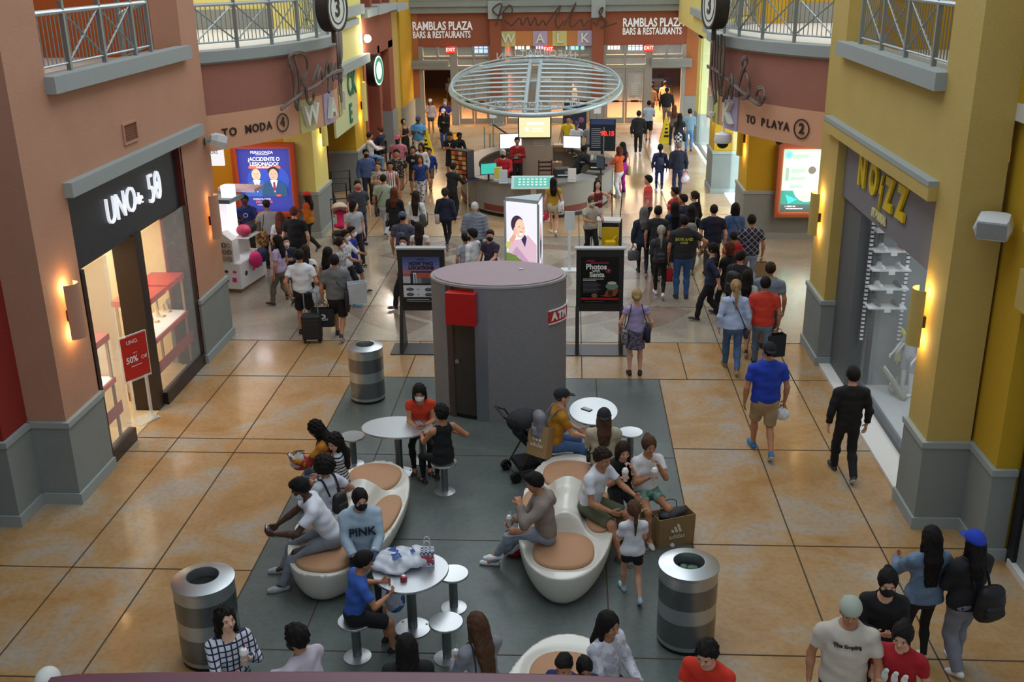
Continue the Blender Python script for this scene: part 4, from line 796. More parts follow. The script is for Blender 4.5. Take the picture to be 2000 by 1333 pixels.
script_sign('twisted rod cursive lettering on the right round balcony', 1, [[(175, 540), (240, 570), (330, 640), (420, 720), (500, 780), (560, 832), (610, 845), (640, 780), (622, 722), (585, 728), (572, 780), (600, 800)], [(225, 285), (210, 460), (205, 650), (230, 840)], [(240, 280), (228, 520), (245, 830)], [(262, 290), (248, 560), (270, 760)],
    [(290, 285), (272, 560), (290, 780)], [(312, 300), (302, 560), (275, 770)], [(480, 465), (455, 500), (470, 560), (505, 640), (515, 720), (490, 790), (440, 790), (420, 740), (432, 680), (468, 560), (497, 500), (480, 465)], [(300, 820), (335, 720), (370, 612), (378, 680), (368, 800)], [(330, 800), (350, 700), (395, 660), (400, 760)]], 4.1667, (1340, 0))
def drum(lab, ch, c, ang, tall=.47):
    o = thing('drum_sign', lab, 'sign', c); n = Vector((math.cos(math.radians(ang)), math.sin(math.radians(ang)), 0)); ud = Vector((0, 0, 1)); xd = ud.cross(n); R_ = Matrix((xd, ud, n)).transposed().to_4x4()
    mb = MB(); mb.M = R_; mb.lathe([(tall, -.14), (tall, .14), (tall * .88, .14), (tall * .88, .12)], 0, 40); mb.build('drum_case', mat('#26221f', .5), o, 40); mb = MB(); mb.M = R_; mb.cyl(tall * .88, .10, .125, 0, 40); mb.build('face', mat('#dfe4e0', .5), o, 40)
    mb = MB(); ring_mesh(mb, n * .13, xd, ud, tall * .62, tall * .68, .004); mb.build('ring', BLK, o); text('numeral', ch, n * .13, xd, ud, tall * 1.1, BLK, o, .008, .012); mb = MB(); mb.cyl(.05, -tall - .22, -tall * .95); mb.build('pole', mat('#3a3532', .5), o)
drum('black drum sign with a white face numbered 3 on the left balcony', '3', AY(648, 16, 22.3), -14); drum('black drum sign with a white face numbered 3 on the right balcony', '3', AY(1397, 10, 22.3), 192)
o = thing('round_shop_sign', 'round lit white and green sign on the dark red wall', 'sign', (-6.95, 36.7, 3.5)); n = Vector((.99, -.14, 0)); R_ = Matrix((Vector((0, 0, 1)).cross(n), Vector((0, 0, 1)), n)).transposed().to_4x4(); mb = MB(); mb.M = R_; mb.lathe([(.54, -.05), (.54, .26), (.5, .27)], 0, 40); mb.build('drum_case', BLK, o, 40)
mb = MB(); mb.M = R_; mb.cyl(.49, .262, .28, 0, 40); mb.build('face', mat('#e8f4ee', emit=.9, name='lit_white'), o, 0); mb = MB(); ring_mesh(mb, n * .285, Vector((0, 0, 1)).cross(n), (0, 0, 1), .30, .44, .004); mb.build('ring', mat('#2f8f66', emit=.4), o)
# back wall signs
LW_ = mat('#e8eaec', .5, emit=.12, name='white_letters')
for (a, b, lab) in (((805, 52), (805, 69), 'white two-line plaza lettering on the left of the far wall'), ((1216, 45), (1216, 62), 'white two-line plaza lettering on the right of the far wall')):
    p = AY(a[0], a[1], BY - .03); q = AY(b[0], b[1], BY - .03); o = thing('wall_sign', lab, 'sign', p, 0, 'plaza signs'); text('lettering', 'RAMBLAS PLAZA', (0, 0, 0), (1, 0, 0), (0, 0, 1), .50, LW_, o, .02, .012, align='LEFT', sx=.71); text('lettering', 'BARS & RESTAURANTS', (0, 0, q[2] - p[2]), (1, 0, 0), (0, 0, 1), .40, LW_, o, .02, .008, align='LEFT', sx=.635)
for px, ch, m, lb in ((993, 'W', TG, 'W on a sage square, far wall'), (1055, 'A', TL, 'A on a lavender square, far wall'), (1093, 'L', TG, 'L on a sage square, far wall'), (1142, 'K', TL, 'K on a lavender square, far wall')):
    p = AY(px, 78, BY - .12); o = thing('letter_tile', lb, 'sign', (p[0], BY - .12, 3.74), 0, 'letter tiles'); mb = MB(); mb.box(-.31, .31, -.02, .03, -.32, .32); mb.build('tile', m, o); text('letter', ch, (0, -.08, 0), (1, 0, 0), (0, 0, 1), .55, LTW, o, .04, .01)
mb = MB(); mb.box(-3.12, .82, BY - .11, BY - .085, 3.43, 4.06); struct('trim_14', mb, [mat('#bf7e4a', .8)])
o = thing('script_sign', 'dark rod cursive lettering high on the far wall', 'sign', (-1.2, BY - .5, 4.7)); cw = MB()
def bw(pts): cw.tube(smooth([AY(x, y, BY - .5) - np.array([-1.2, BY - .5, 4.7]) for x, y in pts], 4), .035, n=5)
for st in ([(968, 50), (980, 8), (962, 18), (975, 30), (995, 10), (1000, 24), (982, 34), (1000, 52)], [(1000, 50), (1015, 35), (1020, 50), (1030, 34), (1036, 50), (1045, 34), (1050, 50), (1060, 40), (1066, 50)], [(1066, 50), (1095, 10), (1085, 40), (1090, 55), (1102, 40)], [(1102, 50), (1125, 5), (1112, 42), (1118, 54)], [(1120, 52), (1135, 38), (1140, 52), (1150, 40), (1165, 48)], [(1165, 50), (1178, 15), (1170, 25), (1185, 45), (1172, 55), (1205, 45)]): bw(st)
cw.build('stroke', mat('#4a3528', .7), o); mb = MB(); [mb.tube([(x_, 0, z_), (x_, .3, z_)], .012, n=4) for x_, z_ in ((-1.6, .1), (-.6, -.2), (.3, -.1), (1.6, 0))]; mb.build('bracket', mat('#4a3528', .7), o)
for px, py, lb in ((880, 98, 'left'), (1071, 98, 'middle'), (1267, 94, 'right')):
    p = AY(px, py, BY - .12); o = thing('exit_sign', 'red lit EXIT sign, %s of the three over the far doors' % lb, 'sign', (p[0], BY - .12, 3.3), 0, 'exit signs'); mb = MB(); mb.box(-.19, .19, -.04, .04, -.12, .12); mb.build('case', mat('#ff2a18', emit=1.2, name='exit_red'), o); text('lettering', 'EXIT', (0, -.045, 0), (1, 0, 0), (0, 0, 1), .2, mat('#ffd0c0', emit=2), o, .004)
o = thing('shop_sign', 'pale sign board with green letters CK and E above the left entrance', 'sign', (-6.8, 31.6, 3.0)); mb = MB(); mb.box(-.06, 0, -1.6, 1.6, -.75, .95); mb.build('board', mat('#c8cc9a', .7), o)
GN = mat('#1f6a4a', .5, name='green_letters'); text('lettering', 'CK', (.01, .9, .5), (0, 1, 0), (0, 0, 1), .95, GN, o, .02, .02); text('lettering', 'E', (.01, .5, -.35), (0, 1, 0), (0, 0, 1), .8, GN, o, .02, .02)
# shop name signs
LIT = mat('#f2f6ff', emit=.6, name='lit_letters'); o = thing('shop_sign', 'lit white shop name letters on the charcoal panel', 'sign', (LX - .085, 15.6, 3.62)); k = LX - .08
for s_, px, py, sz in (('UNO', 237, 403, .60), ('de', 272, 388, .30), ('50', 301, 368, .70)): p = AX(px, py, LX - .08); text('lettering', s_, (0.01, p[1] - 15.6, p[2] - 3.62), (0, 1, 0), (0, 0, 1), sz, LIT, o, .02, -.008, sx=.82)
p = AX(306, 362, LX - .07); mb = MB(); mb.sph((.03, p[1] - 15.6, p[2] - 3.62), (.01, .04, .07), n=8); mb.build('flower_mark', LIT, o)
NZ = mat('#d8b80c', .45, name='yellow_letters'); o = thing('shop_sign', 'yellow shop name letters with a lightning bolt on the grey panel', 'sign', (RX + .13, 15.6, 3.75))
for s_, px, py, sz, w_ in (('N', 1686, 336, .66, .8), ('O', 1708, 352, .66, .8), ('Z', 1738, 384, .62, .85), ('Z', 1762, 400, .62, .85)): p = AX(px, py, RX + .12); text('lettering', s_, (-.02, p[1] - 15.6, p[2] - 3.75), (0, -1, 0), (0, 0, 1), sz, NZ, o, .02, .035, sx=w_)
p = AX(1722, 365, RX + .12); y_, z_ = p[1] - 15.6, p[2] - 3.75; mb = MB()
for poly in ([(.0, .16), (.09, .2), (.03, .02), (.1, .04), (-.02, -.46), (.0, -.10), (-.07, -.12)], [(.02, .26), (.1, .3), (.09, .38), (.01, .34)]): vs = [(-.03, y_ - a, z_ + b) for a, b in poly]; vs2 = [(.0, y_ - a, z_ + b) for a, b in poly]; mb.loft([vs, vs2])
mb.build('lightning_bolt', NZ, o, 0); p = AX(1717, 424, RX + .12); text('lettering', 'BY MANIA', (-.02, p[1] - 15.6, p[2] - 3.75), (0, -1, 0), (0, 0, 1), .17, mat('#d8cf9a', .5), o, .015, .006, sx=.9)
# ---- posters
class Poster:
    def __init__(s, loc, xd, w, h): s.mb = MB(); s.ms = []; s.x = Vector(xd).normalized(); s.u = Vector((0, 0, 1)); s.n = s.x.cross(s.u); s.o = Vector(loc); s.w = w; s.h = h; s.L = 0
    def mi(s, m):
        if m not in s.ms: s.ms.append(m)
        return s.ms.index(m)
    def P(s, x, y): return s.o + s.x * (x * s.w) + s.u * (y * s.h) + s.n * (.0012 * s.L)
    def poly(s, pts, m): s.L += 1; s.mb.add([tuple(s.P(*p)) for p in pts], [list(range(len(pts)))], s.mi(m)); return s
    def rect(s, x0, y0, x1, y1, m): return s.poly([(x0, y0), (x1, y0), (x1, y1), (x0, y1)], m)
    def ell(s, x, y, rx, ry, m, n=18): return s.poly([(x + rx * math.cos(2 * math.pi * i / n), y + ry * math.sin(2 * math.pi * i / n)) for i in range(n)], m)
    def text(s, t, x, y, size, m, sx=1., al='CENTER', off=.0): s.L += 1; text_into(s.mb, t, s.P(x, y), s.x, s.u, size * s.h, .0005, off * s.h, s.mi(m), al, sx); return s
    def build(s, parent, name='poster'): return s.mb.build(name, s.ms, parent, 0)
def em(c, e=.9): return mat(c, .5, emit=e)
c0, c1 = AY(474, 413, 27.12), AY(565, 289, 27.12); W_, H_ = c1[0] - c0[0], c1[2] - c0[2]
o = thing('billboard', 'lit blue lawyer billboard ACCIDENTE O LESIONADO in an orange frame', 'billboard', (c0[0], 27.12, c0[2])); mb = MB(); t_ = .13
for a in ((-t_, 0, -t_, H_ + t_), (W_, W_ + t_, -t_, H_ + t_), (0, W_, -t_, 0), (0, W_, H_, H_ + t_)): mb.box(a[0], a[1], -.1, .1, a[2], a[3])
mb.build('frame', mat('#b8481a', .5), o); p_ = Poster((0, .0, 0), (1, 0, 0), W_, H_); e_ = .45; B1, B2, WH, OR = em('#2a2f86', e_), em('#1c48a8', e_), em('#ffffff', .7), em('#e07038', e_)
p_.rect(0, 0, 1, 1, B1).ell(.55, .5, .4, .26, em('#2846a6', e_)).text('PEREGONZA', .47, .93, .062, WH, 1.).rect(.35, .893, .6, .9, WH).text('\u00bfACCIDENTE O', .5, .825, .085, WH, .86, off=.001).text('LESIONADO?', .5, .75, .085, WH, .92, off=.001).rect(.2, .68, .8, .72, OR).text('UNA ABOGADO', .5, .70, .035, WH, 1.)
for x, sk, su, hr in ((.33, '#e8b890', '#2a5aa0', None), (.66, '#e0a888', '#1c4668', '#1a1a22')):
    p_.poly([(x - .24, .24), (x + .24, .24), (x + .23, .42), (x + .08, .50), (x - .08, .50), (x - .23, .42)], em(su, e_)).poly([(x - .07, .50), (x + .07, .50), (x, .30)], WH).poly([(x - .02, .47), (x + .02, .47), (x + .03, .36), (x, .32), (x - .03, .36)], em('#c8c0d0' if hr is None else '#8c2c44', e_))
    if hr: p_.ell(x, .64, .105, .072, em(hr, e_))
    p_.ell(x, .585, .085, .092, em(sk, e_)).rect(x - .05, .595, x - .02, .602, em('#503020', .3)).rect(x + .02, .595, x + .05, .602, em('#503020', .3)).rect(x - .025, .535, x + .025, .54, em('#a05040', .4)).rect(x - .008, .56, x + .008, .59, em('#d09a78', .5))
p_.text('(786) 502-3332', .44, .155, .05, OR, .85, off=.001).text('CONSULTA GRATIS', .4, .2, .032, WH, 1.).text('www.peregonza.com', .42, .11, .022, WH, 1.).ell(.73, .26, .05, .02, em('#d04a30', .6)); p_.build(o)
light('billboard_glow', 'AREA', (W_ / 2, -.15, H_ / 2), 8, (.7, .8, 1), W_, H_, (math.pi / 2, 0, 0), parent=o)
c0, c1 = AY(1521, 414, 27.12), AY(1606, 290, 27.12); W_, H_ = c1[0] - c0[0] + .12, c1[2] - c0[2]
o = thing('billboard', 'lit pale green medical billboard in a terracotta frame', 'billboard', (c0[0], 27.12, c0[2])); mb = MB()
for a in ((-t_, 0, -t_, H_ + t_), (W_, W_ + t_, -t_, H_ + t_), (0, W_, -t_, 0), (0, W_, H_, H_ + t_)): mb.box(a[0], a[1], -.1, .1, a[2], a[3])
mb.build('frame', mat('#b05a38', .5), o); p_ = Poster((0, 0, 0), (1, 0, 0), W_, H_)
p_.rect(0, 0, 1, 1, em('#a8bca8', .4)).rect(0, 0, 1, .34, em('#1f7a6c', .35)).rect(0, .0, 1, .12, em('#3c4644', .4)).ell(.62, .42, .34, .26, em('#eef2e8', .85)).rect(.7, .28, 1, .55, em('#eef2e8', .85)).rect(.22, .5, .55, .56, em('#8aa08c', .4)).rect(.22, .62, .55, .68, em('#8aa08c', .4)).rect(.22, .38, .5, .43, em('#8aa08c', .4)).rect(.1, .5, .17, .7, em('#7a907c', .4)).rect(.25, .84, .6, .9, em('#8aa08c', .4)).ell(.7, .66, .09, .06, em('#5a5048', .4)).ell(.55, .25, .15, .06, em('#d8b890', .6)).poly([(.12, .28), (.4, .2), (.2, .13)], em('#2fc0a8', .7)).ell(.14, .9, .085, .055, em('#58b8d8', .9)).text('x', .14, .905, .07, em('#205060', .3)).text('SPINE', .14, .825, .03, WH).text('LA DIFERENCIA', .58, .83, .045, WH, .8, off=.002).text('L. PEREZ MD', .25, .09, .03, WH).text('www.spinecenters.com', .35, .055, .028, WH)
p_.build(o); light('billboard_glow', 'AREA', (W_ / 2, -.15, H_ / 2), 12, (.85, 1, .95), W_, H_, (math.pi / 2, 0, 0), parent=o)
# hanging oval over the information desk
RC = Vector((-1.16, 33.4, 3.30)); o = thing('hanging_oval', 'large grey tubular oval canopy lettered INFORMATION over the desk', 'canopy', RC); tl = math.radians(11.5); TM = Matrix.Rotation(tl, 4, 'X'); STL = mat('#b4c0c2', .35, .5, name='canopy_tube'); RX_, RY_ = 2.66, 2.66
mb = MB(); mb.M = TM; mb.tube([(RX_ * math.cos(a), RY_ * math.sin(a), 0) for a in np.linspace(0, 2 * math.pi, 73)[:-1]], .075, n=10, closed=True); mb.tube([(RX_ * .985 * math.cos(a), RY_ * .985 * math.sin(a), .16) for a in np.linspace(0, 2 * math.pi, 73)[:-1]], .03, n=6, closed=True); mb.build('rim', STL, o)
for x in (-.24, .10): mb = MB(); mb.M = TM; ya = math.sqrt(RY_ ** 2 - x * x); mb.tube([(x, -ya, .02), (x, -ya * .4, .12), (x, ya * .4, .12), (x, ya, .02)], .07, n=8); mb.build('beam', STL, o)
for k in range(10):
    y = -2.25 + k * .46; xa = math.sqrt(max(RX_ ** 2 - y * y, 0)) - .03
    for sg in (-1, 1): mb = MB(); mb.M = TM; x0 = .15 if sg > 0 else -.28; mb.tube([(x0, y, .12), ((x0 + sg * xa) / 2, y, .10), (sg * xa, y, .0)], .033, n=6); mb.build('rung', STL, o)
for k in (0, 4, 8): mb = MB(); mb.M = TM; mb.box(-.24, .10, -2.0 + k * .5, -1.95 + k * .5, .08, .16); mb.build('cross_bar', STL, o)
for front in (1, 0):
    for i, ch in enumerate('INFORMATION'):
        x = (-1.25 + .25 * i); 
        if front: y = -math.sqrt(RY_ ** 2 - x * x) + .05; loc = TM @ Vector((x, y, .24)); xd = (1, 0, 0)
        else: x = -x; y = math.sqrt(RY_ ** 2 - x * x) - .05; loc = TM @ Vector((x, y, .26)); xd = (-1, 0, 0)
        text('letter', ch, loc, xd, (0, 0, 1), .34, mat('#c0cacc', .4), o, .015, .0)
# the middle pillar and its screen
mb = MB(); mb.box(-1.64, -.70, 34.25, 35.2, 0, 3.35, 0); mb.box(-1.70, -.64, 34.2, 35.25, 0, 1.3, 0); struct('trim_15', mb, [mat('#a89888', .5, name='pillar_laminate')])
o = thing('wall_screen', 'large lit beige advertising screen on the information pillar', 'screen', (-1.2, 34.16, 1.92)); mb = MB(); mb.box(-.56, .52, -.07, .03, -.36, .36, 0, .01); mb.build('bezel', BLK, o); p_ = Poster((-.52, -.075, -.32), (1, 0, 0), 1.0, .64); p_.rect(0, 0, 1, 1, em('#f0d8a8', .9)).rect(.2, .32, .3, .48, em('#ffffff', 1)).text('VILLA HOLA', .58, .42, .12, em('#ffffff', 1.2), .8).rect(.25, .62, .8, .66, em('#ffffff', 1)).rect(.25, .7, .8, .74, em('#ffffff', 1)).rect(.35, .28, .8, .31, em('#ffffff', 1)); p_.build(o, 'screen_image')
o = thing('pillar_plaque', 'small pale lettered plaque on the information pillar below the screen', 'sign', (-1.1, 34.24, 1.35)); mb = MB(); [mb.box(-.18, .18, -.006, 0, -.12 + i * .07, -.1 + i * .07) for i in range(4)]; mb.build('lettering', mat('#cdc4b8', .6), o)
# information desk
LAM = mat('#8e8a84', .45, bump=.1, bs=200, name='desk_laminate'); TOP_ = mat('#7c7a76', .3, name='desk_top'); RSN = mat('#7a3a2a', .6, name='kick_panel')
o = thing('information_desk', 'curved grey information counter around the pillar under the oval', 'counter', (-1.1, 32.8, 0))
def arcwall(mb, a0, a1, rx, ry, t, z0, z1, m=0, n=26):
    rg = []
    for i in range(n + 1):
        a = math.radians(a0 + (a1 - a0) * i / n); c, s_ = math.cos(a), math.sin(a); rg.append([(rx * c, ry * s_, z0), ((rx - t) * c, (ry - t) * s_, z0), ((rx - t) * c, (ry - t) * s_, z1), (rx * c, ry * s_, z1)])
    mb.loft(rg, m)
for a0, a1 in ((100, 222), (224, 268), (272, 318), (326, 352), (354, 440)):
    mb = MB(); arcwall(mb, a0, a1, 2.4, 3.45, .12, .12, 1.0); mb.build('front_panel', LAM, o, 40); mb = MB(); arcwall(mb, a0 - .5, a1 + .5, 2.46, 3.52, .62, 1.0, 1.05); mb.build('worktop', TOP_, o, 40); mb = MB(); arcwall(mb, a0 + 1, a1 - 1, 2.34, 3.38, .1, 0, .12); mb.build('kick_plate', DRK, o, 40)
    mb = MB(); arcwall(mb, a0 + 8, a1 - 8, 2.405, 3.455, .02, .16, .34); mb.build('inset_panel', RSN, o, 40)
def onT(px, py, z=1.05): return FL(px, py, z)
def monitor(lab, px, py, rz, w=.55, h=.36, col='#e8f0f4', e=.9, z=1.05):
    p = onT(px, py, z); o = thing('computer_monitor', lab, 'monitor', p, math.radians(rz)); mb = MB(); mb.box(-.12, .12, -.08, .08, 0, .015); mb.box(-.025, .025, .02, .05, 0, .22); mb.build('stand', BLK, o); mb = MB(); mb.box(-w / 2, w / 2, 0, .035, .16, .16 + h, 0, .006); bz = mb.build('bezel', BLK, o); mb = MB(); mb.box(-w / 2 + .02, w / 2 - .02, -.006, .001, .18, .14 + h); mb.build('display', em(col, e), bz)
monitor('monitor with a teal picture on the desk beside the brochure rack', 955, 352, 20, .5, .34, '#38b0a0', .8); monitor('large white lit monitor behind the desk left of the pillar', 998, 300, 15, .75, .5, '#eef6fa', 1.0); monitor('white lit monitor behind the desk right of the pillar', 1117, 300, -18, .62, .42, '#e8f4f6', .9); monitor('slim dark monitor turned sideways at the right end of the desk', 1172, 340, -60, .45, .36, '#405058', .2)
def boxthing(name, lab, cat, p, dims, m, rz=0, part='case', extra=None):
    o = thing(name, lab, cat, p, math.radians(rz)); mb = MB(); mb.box(-dims[0] / 2, dims[0] / 2, -dims[1] / 2, dims[1] / 2, 0, dims[2], 0, min(dims) * .08); mb.build(part, m, o)
    if extra: extra(o)
    return o
def prt(o): mb = MB(); mb.box(-.16, .16, -.2, -.12, .06, .09); mb.build('paper_tray', WHT, o); mb = MB(); mb.box(.05, .15, -.19, -.185, .12, .19); mb.build('key_panel', GRY, o)
boxthing('printer', 'black printer on the right counter next to the bowing clerk', 'printer', onT(1166, 330), (.42, .36, .24), BLK, -10, extra=prt); boxthing('printer', 'dark printer low behind the counter front', 'printer', onT(1098, 345), (.45, .36, .26), mat('#2a2c2e', .5), 8, extra=prt)
boxthing('cardboard_box', 'brown cardboard box on the counter beside the pillar', 'box', onT(1088, 330), (.3, .26, .22), mat('#8a6248', .8), 5, extra=lambda o: MB().at((0, 0, .22)).box(-.03, .03, -.13, .13, 0, .004).build('tape', mat('#c8a878'), o))
boxthing('wooden_crate', 'wooden box on the back counter right of the screen', 'box', onT(1092, 296), (.5, .3, .18), mat('#7a5a3c', .7), -4, extra=lambda o: MB().at((0, 0, .18)).box(-.25, .25, -.02, .02, 0, .02).build('lid', mat('#8a6a4a'), o))
o = thing('directory_board', 'sloping teal mall directory on the counter front', 'sign', onT(1040, 362, 1.02), 0); mb = MB().at((0, 0, .05), 0, -.9); mb.box(-.60, .60, -.03, .0, -.22, .26); mb.build('frame', mat('#bcd4d4', .4), o); mb = MB().at((0, 0, .05), 0, -.9); mb.box(-.52, .52, -.036, -.03, -.16, .2); mb.build('panel', mat('#5fb8a8', emit=.25), o)
mb = MB().at((0, 0, .05), 0, -.9); [mb.box(-.4 + (i % 7) * .12, -.33 + (i % 7) * .12, -.04, -.036, -.1 + (i // 7) * .1, -.05 + (i // 7) * .1) for i in range(21)]; mb.build('map', mat('#d8ece4', emit=.3), o)
for lab, px, py, c in (('yellow and white leaflet holder on the left counter', 973, 352, '#d8c83c'), ('clear leaflet holder with a white flyer on the left counter', 983, 358, '#c8d4dc'), ('small framed white notice standing on the right counter', 1117, 355, '#e8e8e4')):
    o = thing('leaflet_holder', lab, 'leaflet holder', onT(px, py)); mb = MB(); mb.box(-.12, .12, -.06, .06, 0, .03); mb.box(-.12, .12, .02, .04, 0, .38); mb.build('stand', mat('#d8dcdc', .3), o); mb = MB(); mb.box(-.1, .1, 0, .018, .06, .36); mb.build('leaflet', mat(c), o)
for lab, px, py in (('white bottle on the right back counter', 1156, 315), ('clear sanitiser bottle on the right back counter', 1163, 316)):
    o = thing('bottle', lab, 'bottle', onT(px, py)); mb = MB(); mb.lathe([(.045, 0), (.045, .16), (.02, .2), (.02, .23)]); mb.build('body', WHT if 'white' in lab else GLS, o); mb = MB(); mb.lathe([(.024, .23), (.024, .26), (.01, .28)]); mb.build('cap', GRY, o)
for i, (px, py, nm, lab) in enumerate(((1138, 322, 'telephone', 'black desk telephone by the bowing clerk'), (1180, 325, 'card_terminal', 'payment terminal near the orange-topped customer'), (1008, 312, 'keyboard', 'keyboard before the large white monitor'), (1128, 308, 'keyboard', 'keyboard on the back counter right of the pillar'))): boxthing(nm, lab, 'office equipment', onT(px, py), (.28 if nm == 'keyboard' else .18, .14, .04 if nm == 'keyboard' else .08), BLK, 10, extra=lambda o: MB().box(-.06, .06, -.05, .05, .04, .085).build('keys', GRY, o))
o = thing('brochure_rack', 'dark rack of travel brochures at the left end of the desk', 'rack', (-3.28, 30.25, 0), math.radians(-35)); mb = MB(); mb.box(-.3, .3, -.02, .3, 1.0, 1.85); rk = mb.build('case', mat('#241c20', .5), o)
for i in range(6):
    for j in range(4): mb = MB(); mb.box(-.27 + j * .137, -.15 + j * .137, -.05, -.022, 1.04 + i * .135, 1.14 + i * .135); mb.build('brochure', mat(('#c8702c', '#a8402c', '#d0a860', '#7a3828', '#c8a07c')[(i * 3 + j) % 5], .6), rk)
for x in (-.27, .27): mb = MB(); mb.cyl(.022, 0, 1.0, c=(x, 0)); mb.build('leg', RAILP, o)
mb = MB(); mb.box(-.36, .36, -.12, .32, .97, 1.0); mb.build('shelf', mat('#4a3a6a', .5), o)
o = thing('currency_board', 'tall navy exchange board with red digits behind the desk', 'board', (.98, 34.1, 1.05), math.radians(-6)); mb = MB(); mb.box(-.42, .42, -.04, .04, .1, 1.12); mb.build('panel', mat('#20242c', .4), o); mb = MB(); mb.box(-.38, .38, -.05, -.04, .95, 1.1); mb.build('header', mat('#3a4a78', .5), o); text('digits', '90.15', (.16, -.05, .66), (1, 0, 0), (0, 0, 1), .2, em('#ff2010', 4), o, .004, .004)
mb = MB(); [mb.box(-.36, -.06, -.045, -.04, .2 + i * .06, .225 + i * .06) for i in range(11)]; mb.build('rate_list', mat('#9aa0a8', .5), o); mb = MB(); mb.box(-.05, .05, -.03, .03, 0, .12); mb.build('stand', BLK, o)
o = thing('glass_partition', 'upright clear glass screen at the right end of the desk', 'screen', (.98, 32.8, 1.05), math.radians(88)); mb = MB(); mb.box(-.6, .6, -.006, .006, 0, .95); mb.build('pane', GLS, o); mb = MB(); mb.box(-.62, -.6, -.015, .015, 0, .97); mb.box(.6, .62, -.015, .015, 0, .97); mb.build('frame', RAIL, o)
for lab, px, py in (('brown wooden chair in front of the pillar', 1052, 352),):
    o = thing('wooden_chair', lab, 'chair', (-.85, 32.4, 0), math.radians(5)); CH = mat('#4a3024', .5)
    for x in (-.2, .2):
        for y in (-.2, .2): mb = MB(); mb.box(x - .02, x + .02, y - .02, y + .02, 0, .68 if y > 0 else 1.2); mb.build('leg', CH, o)
    mb = MB(); mb.box(-.22, .22, -.22, .22, .66, .70); mb.build('seat', CH, o); mb = MB(); [mb.box(-.2, .2, -.21, -.19, z_, z_ + .06) for z_ in (.85, .97, 1.1)]; mb.build('backrest', CH, o)
# belt posts and sign holders near the desk
def post(lab, p, sign=None, h=1.0):
    o = thing('belt_post', lab, 'stanchion', p, 0, 'queue posts'); mb = MB(); mb.lathe([(.17, 0), (.17, .015), (.03, .05)]); mb.build('base', BLK, o); mb = MB(); mb.cyl(.028, .04, h, 0, 12); mb.build('pole', RAIL, o)
    if sign: mb = MB(); mb.box(-.14, .14, -.012, .012, h, h + .42); mb.build('sign_plate', WHT, o)
pp = [(FL(889, 300)), FL(945, 305), FL(962, 292), FL(1085, 310), FL(1170, 285), FL(925, 400), FL(893, 405)]
for i, (p, l) in enumerate(zip([FL(964, 288), FL(1166, 278), FL(947, 296), FL(958, 312), FL(1098, 292)], ['belt post with a white notice left of the screen', 'belt post with a white notice behind the exchange board', 'belt post at the left end of the queue belt', 'belt post nearest the desk behind the red-shirted clerk', 'belt post under the navy belt right of the pillar'])): post(l, p, i < 2, 1.15 if i < 2 else .95)
for a, b, lab in ((FL(964, 288), (-1.9, 37.4, 0), 'navy queue belt stretched left of the pillar'), ((-.5, 37.2, 0), FL(1098, 292), 'navy queue belt stretched right of the pillar')):
    a = np.array(a); b = np.array(b); o = thing('queue_belt', lab, 'belt', tuple(a)); mb = MB(); d = b - a; mb.loft([[(0, 0, .86), (0, .01, .86), (0, .01, .93), (0, 0, .93)], [(d[0], d[1], .86), (d[0], d[1] + .01, .86), (d[0], d[1] + .01, .93), (d[0], d[1], .93)]]); mb.build('webbing', mat('#28306a', .7), o)
# white free-standing sign post
o = thing('sign_post', 'white free-standing sign post behind the right poster stand', 'sign', FL(1112, 528)); mb = MB(); mb.box(-.2, .2, -.16, .16, 0, .02); mb.build('base', WHT, o); mb = MB(); mb.box(-.035, .035, -.02, .02, .02, 1.0); mb.build('pole', WHT, o); mb = MB(); mb.prism([(-.12, -.015), (.12, -.015), (.12, .015), (-.12, .015)], 1.0, 1.45); mb.build('panel', mat('#d4d8d8', .5), o)
# wet floor cone signs
for lab, p in (('tall yellow wet floor cone right of the far doors', FL(1300, 278)), ('yellow wet floor cone behind the blue-shirted man with the pushchair', FL(834, 302))):
    o = thing('floor_cone', lab, 'safety cone', p, 0, 'yellow floor cones'); mb = MB(); rg = [[(k * x, k * y, z_) for x, y in ((-1, -1), (1, -1), (1, 1), (-1, 1))] for k, z_ in ((.26, 0), (.24, .06), (.05, 1.0))]; mb.loft(rg); mb.build('body', mat('#e2c40e', .5), o, 0)
    mb = MB(); [mb.box(-.09 + k * .02, .09 - k * .02, -.235 + k * .042, -.21 + k * .042, .25 + k * .14, .32 + k * .14) for k in range(4)]; mb.build('lettering', BLK, o)
# ------------------------------------------------------------------ furniture of the seating area
STEEL = mat('#c4c8ca', .36, .9, bump=.04, bs=220, name='steel'); STD = mat('#8e9294', .33, .95, bump=.04, bs=220, name='steel_tube')
